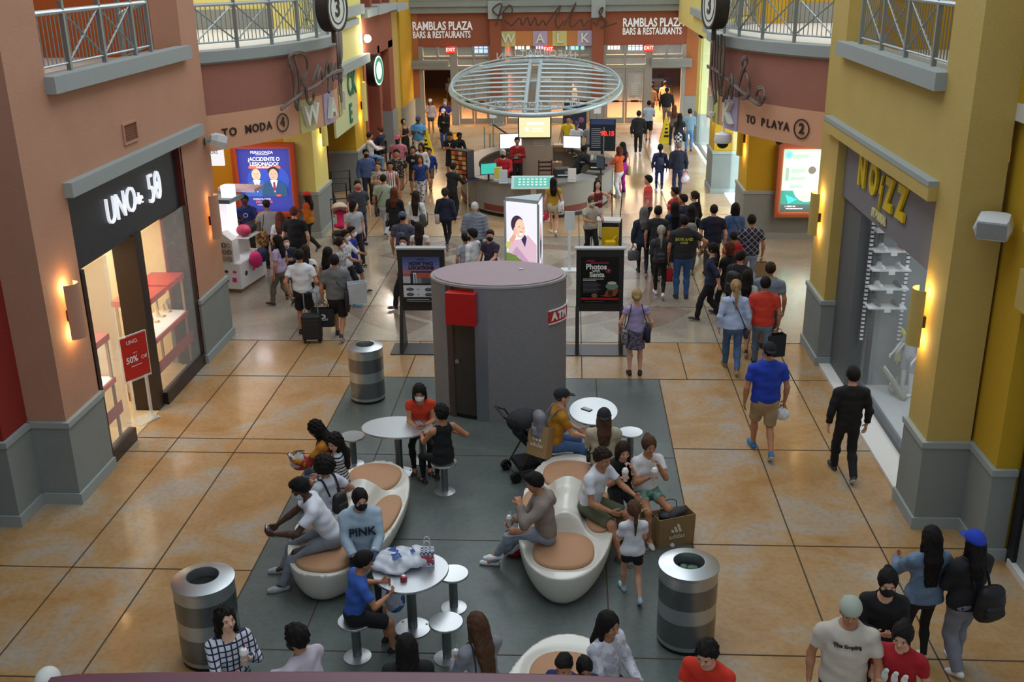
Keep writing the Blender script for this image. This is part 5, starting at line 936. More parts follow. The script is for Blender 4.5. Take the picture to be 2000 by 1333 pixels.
# oval cash machine cabin
o = thing('cash_machine_cabin', 'dark grey oval cash machine cabin with a red panel and ATM band', 'kiosk', (-1.18, 16.15, 0)); EX, EY, KH = 1.10, .74, 2.27
CL = mat('#8e8b8c', .8, bump=.6, bs=160, var=.22, vs=70, name='ribbed_laminate')
def epos(a, k=1.): a = math.radians(a); return EX * k * math.cos(a), EY * k * math.sin(a)
def ewall(a0, a1, z0, z1, k0, k1, m, nm, n=40, label=None):
    mb = MB(); rg = []
    for i in range(n + 1): a = a0 + (a1 - a0) * i / n; p, q = epos(a, k0), epos(a, k1); rg.append([(p[0], p[1], z0), (q[0], q[1], z0), (q[0], q[1], z1), (p[0], p[1], z1)])
    mb.loft(rg); return mb.build(nm, m, o, 60, label=label)
ewall(-97, 222, .0, KH - .12 if 0 else KH, .94, 1., CL, 'wall_panel')
ewall(222, 229, 0, KH, .94, .985, mat('#4a3a34', .5), 'door_jamb', 6); ewall(229, 252, 1.62, KH, .90, .95, mat('#8a7460', .4, .6), 'transom_panel', 10); ewall(229, 252, .08, 1.62, .90, .96, mat('#4f4942', .35, .5, var=.1), 'door', 10); ewall(229, 252, 0, .08, .88, .93, BLK, 'door_sill', 10); ewall(252, 263, 0, KH, .93, 1.0, mat('#9298a0', .35, .7), 'steel_jamb', 8)
mb = MB(); mb.lathe([(1., KH - .01), (1.01, KH), (1., KH + .03), (.97, KH + .035)], 0, 64, (0, 0), EX, EY); mb.build('roof_rim', mat('#8f8888', .5), o, 40); mb = MB(); mb.lathe([(.955, KH + .02), (.955, KH + .05)], 0, 64, (0, 0), EX, EY); mb.build('roof', mat('#9a8488', .6, var=.04), o, 40)
mb = MB(); e0, e1 = epos(231, 1.0), epos(251, 1.04); mb.box(-.24, .24, -.10, .10, -.26, .26); rp = mb.build('red_panel', mat('#b81410', .35, name='red_panel'), o); rp.location = ((e0[0] + e1[0]) / 2 + .0, (e0[1] + e1[1]) / 2 - .05, 1.95); rp.rotation_euler = (0, 0, math.radians(-12))
mb = MB(); q = epos(231.5, .975); mb.box(q[0] - .01, q[0] + .05, q[1] - .05, q[1], .98, 1.04); mb.build('lock', STEEL, o)
ewall(-42, 38, 1.62, 1.82, .95, 1.012, mat('#c41a18', .4), 'red_band'); ewall(-42, 38, 1.60, 1.62, .95, 1.02, WHT, 'band_edge'); ewall(-42, 38, 1.82, 1.84, .95, 1.02, WHT, 'band_edge')
for i, ch in enumerate('ATM'): a = -35 + i * 8.5; q = epos(a, 1.02); t_ = math.radians(a); nd = Vector((math.cos(t_) / EX, math.sin(t_) / EY, 0)).normalized(); text('letter', ch, (q[0], q[1], 1.72), Vector((0, 0, 1)).cross(nd), (0, 0, 1), .165, WHT, o, .004, .01)
o = thing('paper_scrap', 'small crumpled white scrap lying on the cabin roof', 'litter', (-.83, 16.32, KH + .05)); mb = MB(); mb.sph((0, 0, .015), (.035, .02, .015), n=6); mb.sph((.04, .01, .012), (.02, .015, .012), n=6); mb.build('crumpled_paper', WHT, o, 0)
# litter bins
PERF = mat('#9ea2a4', .3, .9, pat='perf', c2='#15161a', name='perforated_steel')
def litter_bin(lab, x, y, r, h, inner=None):
    o = thing('litter_bin', lab, 'bin', (x, y, 0), 0, 'steel litter bins'); mb = MB(); mb.lathe([(r, .05), (r, h - .06)], 0, 64, caps=False); mb.build('drum', STEEL, o); mb = MB(); mb.cyl(r * .97, 0, .05, 0, 48); mb.build('foot', BLK, o)
    for z0, z1 in ((.10, .38), (.56, .80)): mb = MB(); mb.loft([[(r * 1.004 * math.cos(a), r * 1.004 * math.sin(a), z) for a in np.linspace(0, 2 * math.pi, 65)[:-1]] for z in (z0 * h, z1 * h)], 0, False, False); mb.build('perforated_band', PERF, o, 180)
    mb = MB(); mb.lathe([(r * 1.0, h - .08), (r * 1.03, h - .06), (r * 1.03, h - .04), (r * .56, h - .0), (r * .53, h - .0), (r * .52, h - .02), (r * .51, h - .12)], 0, 64, caps=False); lid = mb.build('lid', mat('#c2c6c8', .3, .9, bump=.02, bs=200), o, 50); mb = MB(); mb.cyl(r * .51, h - .3, h - .11, 0, 32); mb.build('opening', mat('#08090a', .8), lid)  # near-black plug under the lid, its colour stands for the shade inside
    if inner: mb = MB(); mb.sph((.04, 0, h - .11), (.08, .05, .05), n=8); mb.sph((-.05, .03, h - .11), (.05, .06, .04), n=8); mb.build('rubbish', mat(inner, .6), lid)
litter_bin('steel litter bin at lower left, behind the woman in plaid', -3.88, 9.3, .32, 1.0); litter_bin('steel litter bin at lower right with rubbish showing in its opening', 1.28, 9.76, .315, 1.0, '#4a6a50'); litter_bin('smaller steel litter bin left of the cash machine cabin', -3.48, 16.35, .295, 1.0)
# tables and stools on pedestals
def table(lab, x, y, a, b, rz, egg=0.):
    o = thing('pedestal_table', lab, 'table', (x, y, 0), math.radians(rz), 'steel pedestal tables'); pf = lambda k: [(a * k * math.cos(t) * (1 + egg * math.sin(t)), b * k * math.sin(t)) for t in np.linspace(0, 2 * math.pi, 57)[:-1]]
    mb = MB(); mb.loft([[(p[0], p[1], z) for p in pf(k)] for k, z in ((.95, .715), (1, .725), (1, .742), (.99, .75))]); mb.build('tabletop', STEEL, o, 30); mb = MB(); mb.cyl(.055, .02, .72); mb.build('column', STD, o); mb = MB(); mb.lathe([(.2, 0), (.2, .012), (.06, .03)]); fp = mb.build('foot_plate', STEEL, o); 
    for k in range(3): t = k * 2.1 + .4; mb = MB(); mb.cyl(.012, .01, .022, 0, 8, (.16 * math.cos(t), .16 * math.sin(t))); mb.build('bolt', BLK, fp)
def stool(lab, x, y, r=.185):
    o = thing('pedestal_stool', lab, 'stool', (x, y, 0), 0, 'round steel stools'); mb = MB(); mb.lathe([(r * .93, .445), (r, .452), (r, .468), (r * .97, .475), (r * .5, .472)], 0, 40); mb.build('seat', mat('#c4c8c9', .28, .85, bump=.02, bs=200), o, 40); mb = MB(); mb.cyl(.05, .02, .45); mb.build('column', STD, o); mb = MB(); mb.lathe([(.15, 0), (.15, .012), (.05, .028)]); mb.build('foot_plate', STEEL, o)
table('oval steel table between the woman in red and the woman in black tank top', -2.50, 13.60, .52, .37, 0); table('oval steel table with a phone on it, right of the cabin', .34, 14.25, .36, .50, 0, .0); table('egg-shaped steel table with shopping bags on it, front centre', -1.76, 9.84, .42, .42, 0, .12)
for l, x, y in (('empty steel stool left of the table by the cabin', -3.23, 13.86), ('empty steel stool right of the table with a phone', .89, 14.11), ('empty steel stool right of the front table', -1.34, 10.25), ('empty steel stool in front of the front table, before the grey-topped woman', -1.31, 9.32)): stool(l, x, y)
# sculpted benches with tan pads
SHELL = mat('#dcd8cc', .32, bump=.02, bs=20, coat=.3, name='bench_shell'); PAD = mat('#b98a66', .7, bump=.15, bs=250, var=.04, vs=3, name='tan_pad')
def bench(lab, x, y, rz, L=1.62, Wd=.66):
    o = thing('sculpted_bench', lab, 'bench', (x, y, 0), math.radians(rz), 'sculpted benches'); h = .022
    ax = [np.arange(-L - .1, L + .1, h, dtype=np.float32), np.arange(-Wd - .1, Wd + .1, h, dtype=np.float32), np.arange(-.02, .82, h, dtype=np.float32)]; X_, Y_, Z_ = np.meshgrid(*ax, indexing='ij')
    k = np.clip(Z_ / .40, 0, 1); sc = .60 + .40 * np.sqrt(1 - (1 - k) ** 2 * .999); u, v = X_ / (L * (.72 + .28 * sc ** .9)), Y_ / (Wd * sc); rr = (np.abs(u) ** 2.35 + np.abs(v) ** 2.15) ** (1 / 2.25); side = (rr - 1) * Wd * .8
    pads = [(.98, 0, .40, .37), (-.98, 0, .40, .37), (0, .42, .52, .18), (0, -.42, .52, .18)]; dp = np.full(X_.shape, 9., np.float32)
    for (a, b, ra, rb) in pads: dp = np.minimum(dp, ((np.abs((X_ - a) / ra) ** 2.6 + np.abs((Y_ - b) / rb) ** 2.4) ** (1 / 2.5) - 1) * min(ra, rb))
    rid = np.exp(-((X_ / .62) ** 2 + (Y_ / .24) ** 2)) * .20 + np.exp(-(((np.abs(X_) - .52) / .16) ** 2 + (Y_ / .30) ** 2)) * .13; edge = np.clip(dp / .10, 0, 1); edge = edge * edge * (3 - 2 * edge)
    top = .425 + rid * edge - .035 * (1 - edge); D_ = np.maximum(side, (Z_ - top) * .8); D_ = np.maximum(D_, -Z_); v_, f_ = nets(D_, (ax[0][0], ax[1][0], ax[2][0]), h); link_mesh('shell', v_, f_, SHELL, None, o, 180)
    for (a, b, ra, rb) in pads:
        mb = MB(); rg = []
        for kk, z in ((.97, .385), (1.0, .405), (.985, .428), (.93, .440), (.6, .447), (.2, .449)): rg.append([(a + ra * kk * np.sign(math.cos(t)) * abs(math.cos(t)) ** .8, b + rb * kk * np.sign(math.sin(t)) * abs(math.sin(t)) ** .85, z) for t in np.linspace(0, 2 * math.pi, 41)[:-1]])
        mb.loft(rg); mb.build('seat_pad', PAD, o, 60)
    return o
bench('off-white sculpted bench with tan pads, left of the seating area', -2.80, 11.70, 84, 1.48, .63); bench('off-white sculpted bench with tan pads, right of the seating area', -.04, 11.86, 88, 1.62, .61); bench('off-white sculpted bench cut by the bottom edge of the photo', -.10, 7.55, 86, 1.68, .66)
# ---- poster stands
def easel(lab, x0, x1, y, fill):
    o = thing('poster_stand', lab, 'poster stand', ((x0 + x1) / 2, y, 0), 0, 'black poster stands'); w_ = (x1 - x0) / 2 - .02; BK = mat('#262321', .45, name='stand_black'); W2 = .40
    mb = MB(); mb.box(-w_ - .05, w_ + .05, -.28, .32, 0, .02); mb.build('base_plate', mat('#3a3836', .35), o)
    for s_ in (-1, 1): mb = MB(); mb.loft([[(s_ * (W2 - .02) , y0, z), (s_ * (W2 + .05), y0, z), (s_ * (W2 + .05), y1, z), (s_ * (W2 - .02), y1, z)] for z, y0, y1 in ((.02, -.28, .3), (.9, -.05, .08))]); mb.build('leg', BK, o)
    mb = MB(); mb.box(-W2 - .04, W2 + .04, -.05, .07, .82, 2.02); cs = mb.build('case', BK, o); mb = MB(); mb.box(-W2 - .07, W2 + .07, -.07, .1, 2.02, 2.05); mb.build('top_cap', mat('#a8a8a6', .4), o); p_ = Poster((-W2 + .05, -.054, .98), (1, 0, 0), 2 * W2 - .1, .90); fill(p_); p_.build(cs); return o
def f_two(p):
    for i in range(10): p.rect(0, .40 + i * .06, 1, .46 + i * .06, mat(('#c08060', '#d09070', '#c87058', '#b06060', '#a87080', '#8a7098', '#7070a0', '#60659a', '#505890', '#454c82')[i], .5))
    p.poly([(0, .62), (.5, .60), (1, .72), (1, .66), (.4, .54), (0, .56)], mat('#c8502e')).text('NOW TWO', .5, .85, .10, BLK, .95, off=.004).text('LOCATIONS', .5, .76, .10, BLK, .95, off=.004).rect(.22, .665, .78, .69, BLK).rect(0, .43, .24, .58, mat('#b8bcc4')).rect(.2, .42, .28, .64, mat('#14203c')).rect(.28, .42, .36, .66, mat('#e4e4e4')).rect(.31, .43, .34, .63, mat('#14203c')).rect(.36, .42, .6, .55, mat('#7a808c')).rect(.5, .44, 1, .55, mat('#50505c')).rect(0, .39, 1, .43, BLK)
    p.rect(0, .13, 1, .39, mat('#c8ccd4'))
    for x in (.18, .68):
        for y in (.30, .19): p.ell(x, y, .10, .035, mat('#30343a')).ell(x, y + .012, .06, .03, mat('#565c64')).text('$399', x + .22, y, .03, mat('#50545c'))
    p.rect(0, .0, 1, .12, mat('#101214')).rect(.08, .08, .7, .09, WHT).rect(.08, .045, .8, .052, WHT).ell(.5, .955, .12, .015, mat('#20305a'))
def f_santa(p):
    p.rect(0, 0, 1, 1, mat('#0c0c0e', .3)).rect(.14, .9, .35, .94, mat('#8c1c34')).rect(.25, .86, .72, .89, mat('#8c1c34')).text('Photos', .40, .79, .16, WHT, .95, off=.005).text('with', .40, .705, .10, mat('#d8d8d0'), .9, off=.002).text('Santa', .42, .62, .15, mat('#d8e0c8'), .95, off=.005).ell(.72, .71, .085, .052, mat('#7a1828')).text('Y', .72, .71, .06, WHT).rect(.05, .525, .6, .538, WHT).rect(.05, .495, .4, .507, WHT)
    for i in range(8): p.rect(.06, .45 - i * .028, .42 + .05 * (i % 3), .456 - i * .028, mat('#8a8a90'))
    p.poly([(.5, .17), (.62, .19), (.7, .32), (.95, .36), (1.0, .30), (.92, .17), (.7, .15)], mat('#8c4428')).ell(.82, .38, .17, .07, mat('#6a8a7c')).ell(.82, .45, .12, .035, mat('#c8c0b0')).ell(.36, .18, .08, .05, mat('#7a6040')).rect(.72, .18, .84, .29, mat('#3a1810')).rect(0, .085, 1, .135, mat('#a01418')).rect(.1, .05, .6, .055, mat('#8a8a90'))
easel('black poster stand NOW TWO LOCATIONS left behind the cabin', -3.42, -2.20, 18.72, f_two); easel('black poster stand with a dark sleigh poster, right behind the cabin', -.08, 1.14, 18.72, f_santa)
# lit triangular advertising totem
A_, B_, C_ = Vector((-1.45, 22.22, 0)), Vector((-.72, 21.88, 0)), Vector((-.66, 22.62, 0)); o = thing('advertising_totem', 'lit three-sided advertising totem with a smiling man lying in grass', 'advertising totem', A_); mb = MB(); ce = (A_ + B_ + C_) / 3 - A_
tri = [(q - A_).xy for q in (A_, B_, C_)]; mb.prism([tuple(q) for q in tri], 0, .12); mb.prism([tuple(q) for q in tri], 2.14, 2.22)
for q in tri: mb.box(q.x - .025, q.x + .025, q.y - .025, q.y + .025, .12, 2.14)
mb.build('frame', mat('#a8b4b8', .4), o, 0); e_ = .8
d = (B_ - A_); n = d.normalized().cross(Vector((0, 0, 1))); p_ = Poster(n * .012 + Vector((0, 0, .12)) + d * .03, d, d.length * .94, 2.02); p_.rect(0, 0, 1, 1, em('#e8e8f0', e_)).rect(0, 0, 1, .17, em('#1c2cb0', e_)).text('ASESORES', .2, .13, .03, em('#ffffff', 1)).text('MAS CERCA', .65, .115, .035, em('#ffffff', 1))
p_.poly([(0, .17), (1, .17), (1, .26), (.6, .34), (.3, .42), (0, .44)], em('#7a9048', .6)).poly([(0, .30), (.5, .24), (1, .20), (1, .17), (0, .17)], em('#a0b060', .7)).ell(.15, .52, .16, .05, em('#c8c870', .8)).poly([(.05, .44), (.2, .58), (.45, .60), (.72, .66), (1, .56), (1, .28), (.75, .28), (.5, .40)], em('#d8b8c8', e_)).poly([(.2, .44), (.35, .52), (.75, .36), (.95, .30), (.7, .30), (.4, .40)], em('#c098b8', e_)).poly([(.5, .60), (.62, .66), (.68, .62), (.62, .52)], em('#403868', .5)).poly([(.1, .58), (.3, .68), (.34, .62), (.2, .54)], em('#e0a890', e_))
p_.ell(.38, .76, .21, .10, em('#4a3850', .4)).ell(.47, .72, .17, .105, em('#f0c8b4', e_)).ell(.30, .68, .05, .05, em('#e8b8a0', .8)).rect(.42, .735, .47, .742, em('#503828', .3)).rect(.55, .725, .59, .732, em('#503828', .3)).poly([(.44, .665), (.56, .67), (.53, .65), (.47, .648)], em('#ffffff', 1)).rect(.46, .682, .56, .688, em('#503838', .3)); p_.build(o)
d = (C_ - B_); n = d.normalized().cross(Vector((0, 0, 1))); p_ = Poster(B_ - A_ + n * .012 + Vector((0, 0, .12)) + d * .05, d, d.length * .9, 2.02); p_.rect(0, 0, 1, 1, em('#f0ecf4', e_)).ell(.5, .55, .26, .22, em('#3a3048', .4)).ell(.5, .66, .18, .1, em('#d8a890', .7)).rect(0, 0, 1, .12, em('#28285a', .5)).poly([(.2, .12), (.8, .12), (.9, .34), (.1, .3)], em('#b088a0', .7)); p_.build(o)
mb = MB(); mb.prism([tuple(ce.xy + (Vector(q) - ce.xy) * .9) for q in tri], .1, 2.15); mb.build('light_box', em('#f4f4f8', .5), o, 0)
# ---- left jewellery shop: framing, cases, stands
DF = mat('#2a1c18', .4, name='dark_bronze'); mb = MB()
for a in ((-.45, -.05, 15.72, 15.98, 0, 3.05), (-.42, -.0, 13.7, 13.8, .0, 3.05), (-.42, 0, 17.84, 17.92, 0, 3.05), (-.1, .02, 16.0, 17.9, 0, .22), (-.1, .02, 13.72, 14.62, 0, .22)): mb.box(LX + a[0], LX + a[1], *a[2:])
struct('trim_16', mb, [DF]); mb = MB(); mb.box(LX - .04, LX - .03, 16.0, 17.85, .22, 3.03); mb.box(LX - .04, LX - .03, 13.8, 14.6, .22, 3.03); mb.box(LX - .75, LX - .04, 15.98, 15.99, .22, 3.03); mb.box(LX - .75, LX - .04, 14.6, 14.61, .22, 3.03); struct('window_6', mb, [GLS])
for nm, y0, y1, lb in (('a', 16.08, 17.8, 'red and white jewellery display case in the right half of the orange shop window'), ('b', 13.82, 14.56, 'red and white jewellery display case at the near end of the orange shop window')):
    o = thing('display_case', lb, 'display case', (LX - .45, (y0 + y1) / 2, 0)); h = (y1 - y0) / 2; RD = mat('#c43018', .4, name='red_lacquer')
    mb = MB(); mb.box(-.3, .3, -h, h, 1.02, 1.10); ty_ = mb.build('tray', RD, o); mb = MB(); mb.box(-.28, .28, -h + .02, h - .02, 1.10, 1.112); mb.build('tray_liner', WHT, ty_)
    for k in range(2 if h > .5 else 1): mb = MB(); mb.box(-.32 + k * .02, .30, (-h if k == 0 else .08), (-.02 if h > .5 and k == 0 else h), 1.72 + k * .0, 1.82); mb.build('canopy', RD, o)
    for x in (-.26, .26):
        for y in (-h + .05, h - .05): mb = MB(); mb.box(x - .02, x + .02, y - .02, y + .02, 0, 1.74); mb.build('leg', mat('#9a7a5a', .4), o)
    mb = MB(); mb.box(.33, .34, -h, h, .52, .72); mb.build('sale_band', mat('#b02818', .4), o); light('case_light', 'AREA', (0, 0, 1.7), 6, (1, .88, .68), .4, h * 1.6, parent=o)
    for k in range(6 if h > .5 else 3):
        yy = -h + .14 + k * (2 * h - .28) / (5 if h > .5 else 2); q = thing('jewellery_stand', 'cream jewellery stand, one of the row in the %s display case' % ('longer' if h > .5 else 'near'), 'jewellery stand', (LX - .50, (y0 + y1) / 2 + yy, 1.112), 0, 'jewellery stands in the %s case' % ('longer' if h > .5 else 'near')); mb = MB(); mb.box(-.06, .06, -.05, .05, 0, .03); mb.build('plinth', CRM, q); mb = MB().at((-.04, 0, .03), 0, 0, -.2); mb.box(-.012, .012, -.045, .045, 0, .30 if k % 2 == 0 else .12); mb.build('card', CRM, q)
        mb = MB(); mb.tube([(.06 + .025 * math.cos(t), .025 * math.sin(t), .02) for t in np.linspace(0, 6.28, 9)[:-1]], .008, closed=True, n=5); mb.build('bracelet', mat('#8c8880', .3, .8), q)
o = thing('framed_picture', 'framed picture on the cream back wall of the jewellery shop', 'picture', (LX - 3.28, 16.9, 2.15)); mb = MB(); mb.box(0, .05, -.55, .55, -.38, .38); mb.build('frame', mat('#5a2c1c', .5), o); mb = MB(); mb.box(.04, .06, -.47, .47, -.3, .3); mb.build('mount', mat('#e8dcc0', .7), o); mb = MB(); mb.box(.055, .065, -.22, .22, -.06, .08); mb.build('drawing', mat('#8a7040', .6), o)
o = thing('display_table', 'glass shelf table with small boxes inside the jewellery shop', 'table', (LX - 1.6, 15.4, 0)); mb = MB(); mb.box(-.3, .3, -.5, .5, .82, .86); mb.build('top', mat('#4a3828'), o)
for x, y in ((-.26, -.45), (.26, -.45), (-.26, .45), (.26, .45)): mb = MB(); mb.box(x - .02, x + .02, y - .02, y + .02, 0, .82); mb.build('leg', mat('#5a4a34'), o)
for i, y in enumerate((15.1, 15.25, 15.5, 15.7)): q = thing('jewel_box', 'small red box on the glass shelf table inside the shop, %s' % ('nearest', 'second from near', 'third from near', 'farthest')[i], 'box', (LX - 1.5, y, .86)); mb = MB(); mb.box(-.05, .05, -.05, .05, 0, .07); mb.build('base', mat('#8c2020'), q); mb = MB(); mb.box(-.052, .052, -.052, .052, .07, .1); mb.build('lid', mat('#a83030'), q)
o = thing('wall_shelf', 'pale shelf with trinkets along the back of the jewellery shop', 'shelf', (LX - 3.15, 15.2, 1.1)); mb = MB(); mb.box(-.15, .15, -1.2, 1.2, 0, .03); mb.build('board', mat('#d8c8a0'), o); mb = MB(); [mb.cyl(.05, .03, .18, 0, 8, (0, -1 + .4 * i)) for i in range(6)]; mb.build('trinket', mat('#6a5a48', .4), o)
# 50% Off sign on a clear stand
p = FL(282, 822); o = thing('sale_sign', 'red 50% Off sale sign on a clear stand in the jewellery shop doorway', 'sign', p, math.radians(62)); CLR = mat('#e8f0f2', .05, alpha=.35, name='acrylic')
for x in (-.16, .16): mb = MB(); mb.box(x - .02, x + .02, -.02, .02, .03, .78); mb.build('leg', CLR, o)
mb = MB(); mb.box(-.22, .22, -.16, .16, 0, .03); mb.build('base', CLR, o); mb = MB(); mb.box(-.27, .27, -.012, .012, .74, 1.52); mb.build('holder', CLR, o); p_ = Poster((-.25, -.014, .78), (1, 0, 0), .5, .72); p_.rect(0, 0, 1, 1, mat('#b82018', .5)).text('UNO.', .45, .86, .13, WHT, 1.).text('up to', .5, .60, .05, WHT).text('50%', .35, .45, .2, WHT, .95, off=.004).text('Off', .82, .43, .12, WHT).text('selected items', .5, .3, .05, WHT); p_.build(o)
# ---- right shoe shop: shelves, shoes, mannequins
SX = (AY(1694, 593, 16.9)[0] + AY(1758, 593, 16.9)[0]) / 2; o = thing('shoe_rack', 'wall rack of white shelves between dotted rails in the grey shop window', 'shelf', (SX, 16.9, 0), math.radians(90)); SH = mat('#dfe2e4', .4)
for y in (-.31, .31):
    mb = MB(); mb.box(-.02, .02, y - .025, y + .025, .9, 3.45); mb.build('rail', mat('#e6e8e8', .5, pat='stripe', c2='#303234', ps=14), o); 
for z in (1.55, 1.88, 2.2, 2.52, 2.85): mb = MB(); mb.box(-.24, .02, -.31, .31, z, z + .025); sb = mb.build('shelf_board', SH, o); mb = MB(); mb.box(-.25, -.24, -.05, .05, z - .05, z + .02); mb.build('price_tag', WHT, sb)
def shoe_thing(lab, loc, rz, col, grp=None):
    o = thing('display_shoe', lab, 'shoe', loc, rz, grp); SD(.02).cap((0, -.09, .035), (0, .05, .03), .034, .036).cap((0, .05, .03), (0, .10, .026), .036, .028).cap((0, -.08, .06), (0, -.04, .07), .032, .03).build('upper', mat(col, .6), .012, o); mb = MB(); mb.prism([(-.04, -.12), (.04, -.12), (.045, .05), (.03, .13), (-.03, .13), (-.045, .05)], 0, .018); mb.build('sole', WHT, o)
for i, (z, y, c, l) in enumerate(((1.575, -.3, '#3a3a3c', 'dark shoe, near end of the lowest shelf'), (1.575, .3, '#56585a', 'grey shoe, far end of the lowest shelf'), (1.905, -.3, '#202022', 'black shoe, near end of the second shelf'), (1.905, .3, '#d8d8d8', 'white shoe, far end of the second shelf'), (2.225, -.3, '#c8cacc', 'white shoe, near end of the third shelf'), (2.225, .3, '#dcdcdc', 'white shoe, far end of the third shelf'), (2.545, -.3, '#b82020', 'red shoe, near end of the fourth shelf'), (2.545, .3, '#d0d2d4', 'white shoe, far end of the fourth shelf'))):
    a = math.radians(90); x_, y_ = -.12, y * .5; shoe_thing(l + ' in the right shop window', (SX + x_ * math.cos(a) - y_ * math.sin(a), 16.9 + x_ * math.sin(a) + y_ * math.cos(a), z + .003), a + .2 + math.pi / 2, c)
def mannequin(lab, x, y, rz, s, top, bottom):
    o = thing('mannequin', lab, 'mannequin', (x, y, .06), math.radians(rz)); S = SD(.03); V_ = lambda a, b, c: np.array([a, b, c]) * s
    S.ell(V_(0, 0, 1.48), V_(.10, .115, .14)); S.cap(V_(0, 0, 1.28), V_(0, 0, 1.4), .04 * s); S.cap(V_(0, 0, .85), V_(0, 0, 1.2), .10 * s, .11 * s)
    for sd in (-1, 1): S.cap(V_(sd * .13, 0, 1.22), V_(sd * .22, .08 * sd, 1.0), .04 * s, .03 * s); S.cap(V_(sd * .22, .08 * sd, 1.0), V_(sd * .26, .22, .82), .03 * s, .02 * s); S.ell(V_(sd * .27, .25, .78), V_(.025, .02, .05)); S.cap(V_(sd * .08, 0, .85), V_(sd * .10, 0, .08), .075 * s, .035 * s)
    S.build('figure', mat('#e4e6e6', .35, name='mannequin_white'), .014, o)
    S = SD(.03).cap(V_(0, 0, .86), V_(0, 0, 1.2), .115 * s, .125 * s); [S.cap(V_(sd * .11, 0, 1.22), V_(sd * .18, .03 * sd, 1.1), .055 * s, .055 * s) for sd in (-1, 1)]; S.cuts = [((0, 0, .84 * s), (0, 0, -1)), ((0, 0, 1.27 * s), (0, 0, 1))]; S.build('shirt', mat(top, .8, bump=.3, bs=60), .014, o)
    S = SD(.03); [S.cap(V_(sd * .08, 0, .84), V_(sd * .10, 0, .5), .09 * s, .08 * s) for sd in (-1, 1)]; S.cuts = [((0, 0, .52 * s), (0, 0, -1))]; S.build('shorts', mat(bottom, .8), .014, o)
    for sd in (-1, 1): S = SD(.02).cap(V_(sd * .10, -.03, .035), V_(sd * .11, .12, .03), .04 * s, .035 * s); S.build('shoe', mat('#e8e8e8', .5), .014, o)
mannequin('white child mannequin in a yellow T-shirt behind the right shop window', *FL(1738, 748, .06)[:2], 125, .84, '#d8d83c', '#c8cc7a'); mannequin('white child mannequin in pale pleated clothes beside the yellow one', *FL(1768, 772, .06)[:2], 120, .86, '#c8ccd8', '#a8acb4')
o = thing('display_ray', 'grey and white winged toy prop on the shop window floor', 'prop', tuple(FL(1742, 772, .06)), math.radians(30)); SD(.04).cap((0, -.25, .05), (0, .25, .4), .06, .03).cap((0, 0, .1), (.2, .1, .25), .07, .02).build('body', mat('#8a8c80', .6), .016, o); SD(.02).cap((.03, -.15, .12), (.03, .25, .42), .03, .02).build('belly', WHT, .014, o)
o = thing('wall_graffiti', 'blue and green painted letters on the back wall of the right shop', 'mural', (RX + 2.58, 14.6, 1.9)); mb = MB(); mb.box(-.012, 0, -.4, .3, .2, 1.0); mb.build('blue_patch', mat('#4a7a92', .7), o); mb = MB(); mb.sph((-.01, .2, -.35), (.01, .2, .25), n=12); mb.build('green_blob', mat('#8a9a2a', .7), o); text('scrawl', 'BAM', (-.02, .1, -.02), (0, -1, 0), (0, 0, 1), .3, BLK, o, .004)
# ---- toy cart in the left side hall
o = thing('toy_cart', 'white lit pet toy cart in the left side hall', 'cart', (-7.72, 23.0, 0), math.radians(-9)); CW = mat('#dcdcdc', .5, name='cart_white')
mb = MB(); mb.box(-.30, .36, -.68, .66, .08, .70, 0, .02); mb.build('base_cabinet', CW, o); mb = MB(); mb.box(-.26, .32, -.62, .62, 0, .08); mb.build('plinth', mat('#8a6a50'), o)
mb = MB(); mb.box(-.34, .0, -.30, .14, .70, 2.0); mb.build('lit_column', mat('#f4f2fa', .5, emit=.8, name='lit_cart'), o); light('cart_light', 'POINT', (.5, -.2, 1.7), 10, (.95, .93, 1), .2, parent=o)
mb = MB(); mb.box(-.5, .14, -.42, .3, 2.0, 2.09, 0); mb.build('canopy', mat('#5a6a74', .5), o); mb = MB(); mb.box(-.5, .42, .3, .8, 2.12, 2.2); mb.build('canopy', mat('#c8b0c8', .5), o); mb = MB(); mb.box(-.16, .10, -.2, .0, 2.09, 2.36); mb.build('roof_sign', mat('#f4f4f8', emit=1.2), o)
mb = MB(); mb.loft([[(-.28 + .5 * k, y, z) for k, z in ((0, .70), (1, .70), (1, 1.22), (.5, 1.40), (0, 1.22))] for y in (-.66, -.36)]); mb.build('peg_tower', CW, o); mb = MB(); mb.box(.02, .34, -.1, .5, .70, .73); mb.box(.02, .34, -.1, .5, 1.12, 1.15); mb.box(.02, .04, -.1, .5, .70, 1.15); mb.build('shelf_rack', CW, o)
for x, c in ((-.2, '#c03030'), (.0, '#303030'), (.2, '#d02a80')): mb = MB(); mb.box(x - .05, x + .05, -.69, -.68, .26, .36); mb.sph((x + .02, -.685, .5), (.05, .008, .035), n=10); mb.build('painted_mark', mat(c), o)
for y, c in ((-.4, '#303030'), (0, '#d02a80'), (.4, '#28a0c8')): mb = MB(); mb.sph((.362, y, .4), (.008, .07, .06), n=10); mb.build('painted_mark', mat(c), o)
def soft(nm, lab, cat, loc, r, col, grp=None, rz=0, **k): o = thing(nm, lab, cat, loc, rz, grp); SD(.03).ell((0, 0, r[2]), r).ell((r[0] * .3, -r[1] * .3, r[2] * 1.3), (r[0] * .6, r[1] * .6, r[2] * .6)).build('body', mat(col, .7, **k), .02, o); mb = MB(); mb.tube([(0, 0, r[2] * 1.8), (.03, 0, r[2] * 2.15), (0, .03, r[2] * 1.9)], .008); mb.build('strap', BLK, o)
def cartw(x, y, z): a = math.radians(-9); return (-7.72 + x * math.cos(a) - y * math.sin(a), 23.0 + x * math.sin(a) + y * math.cos(a), z)
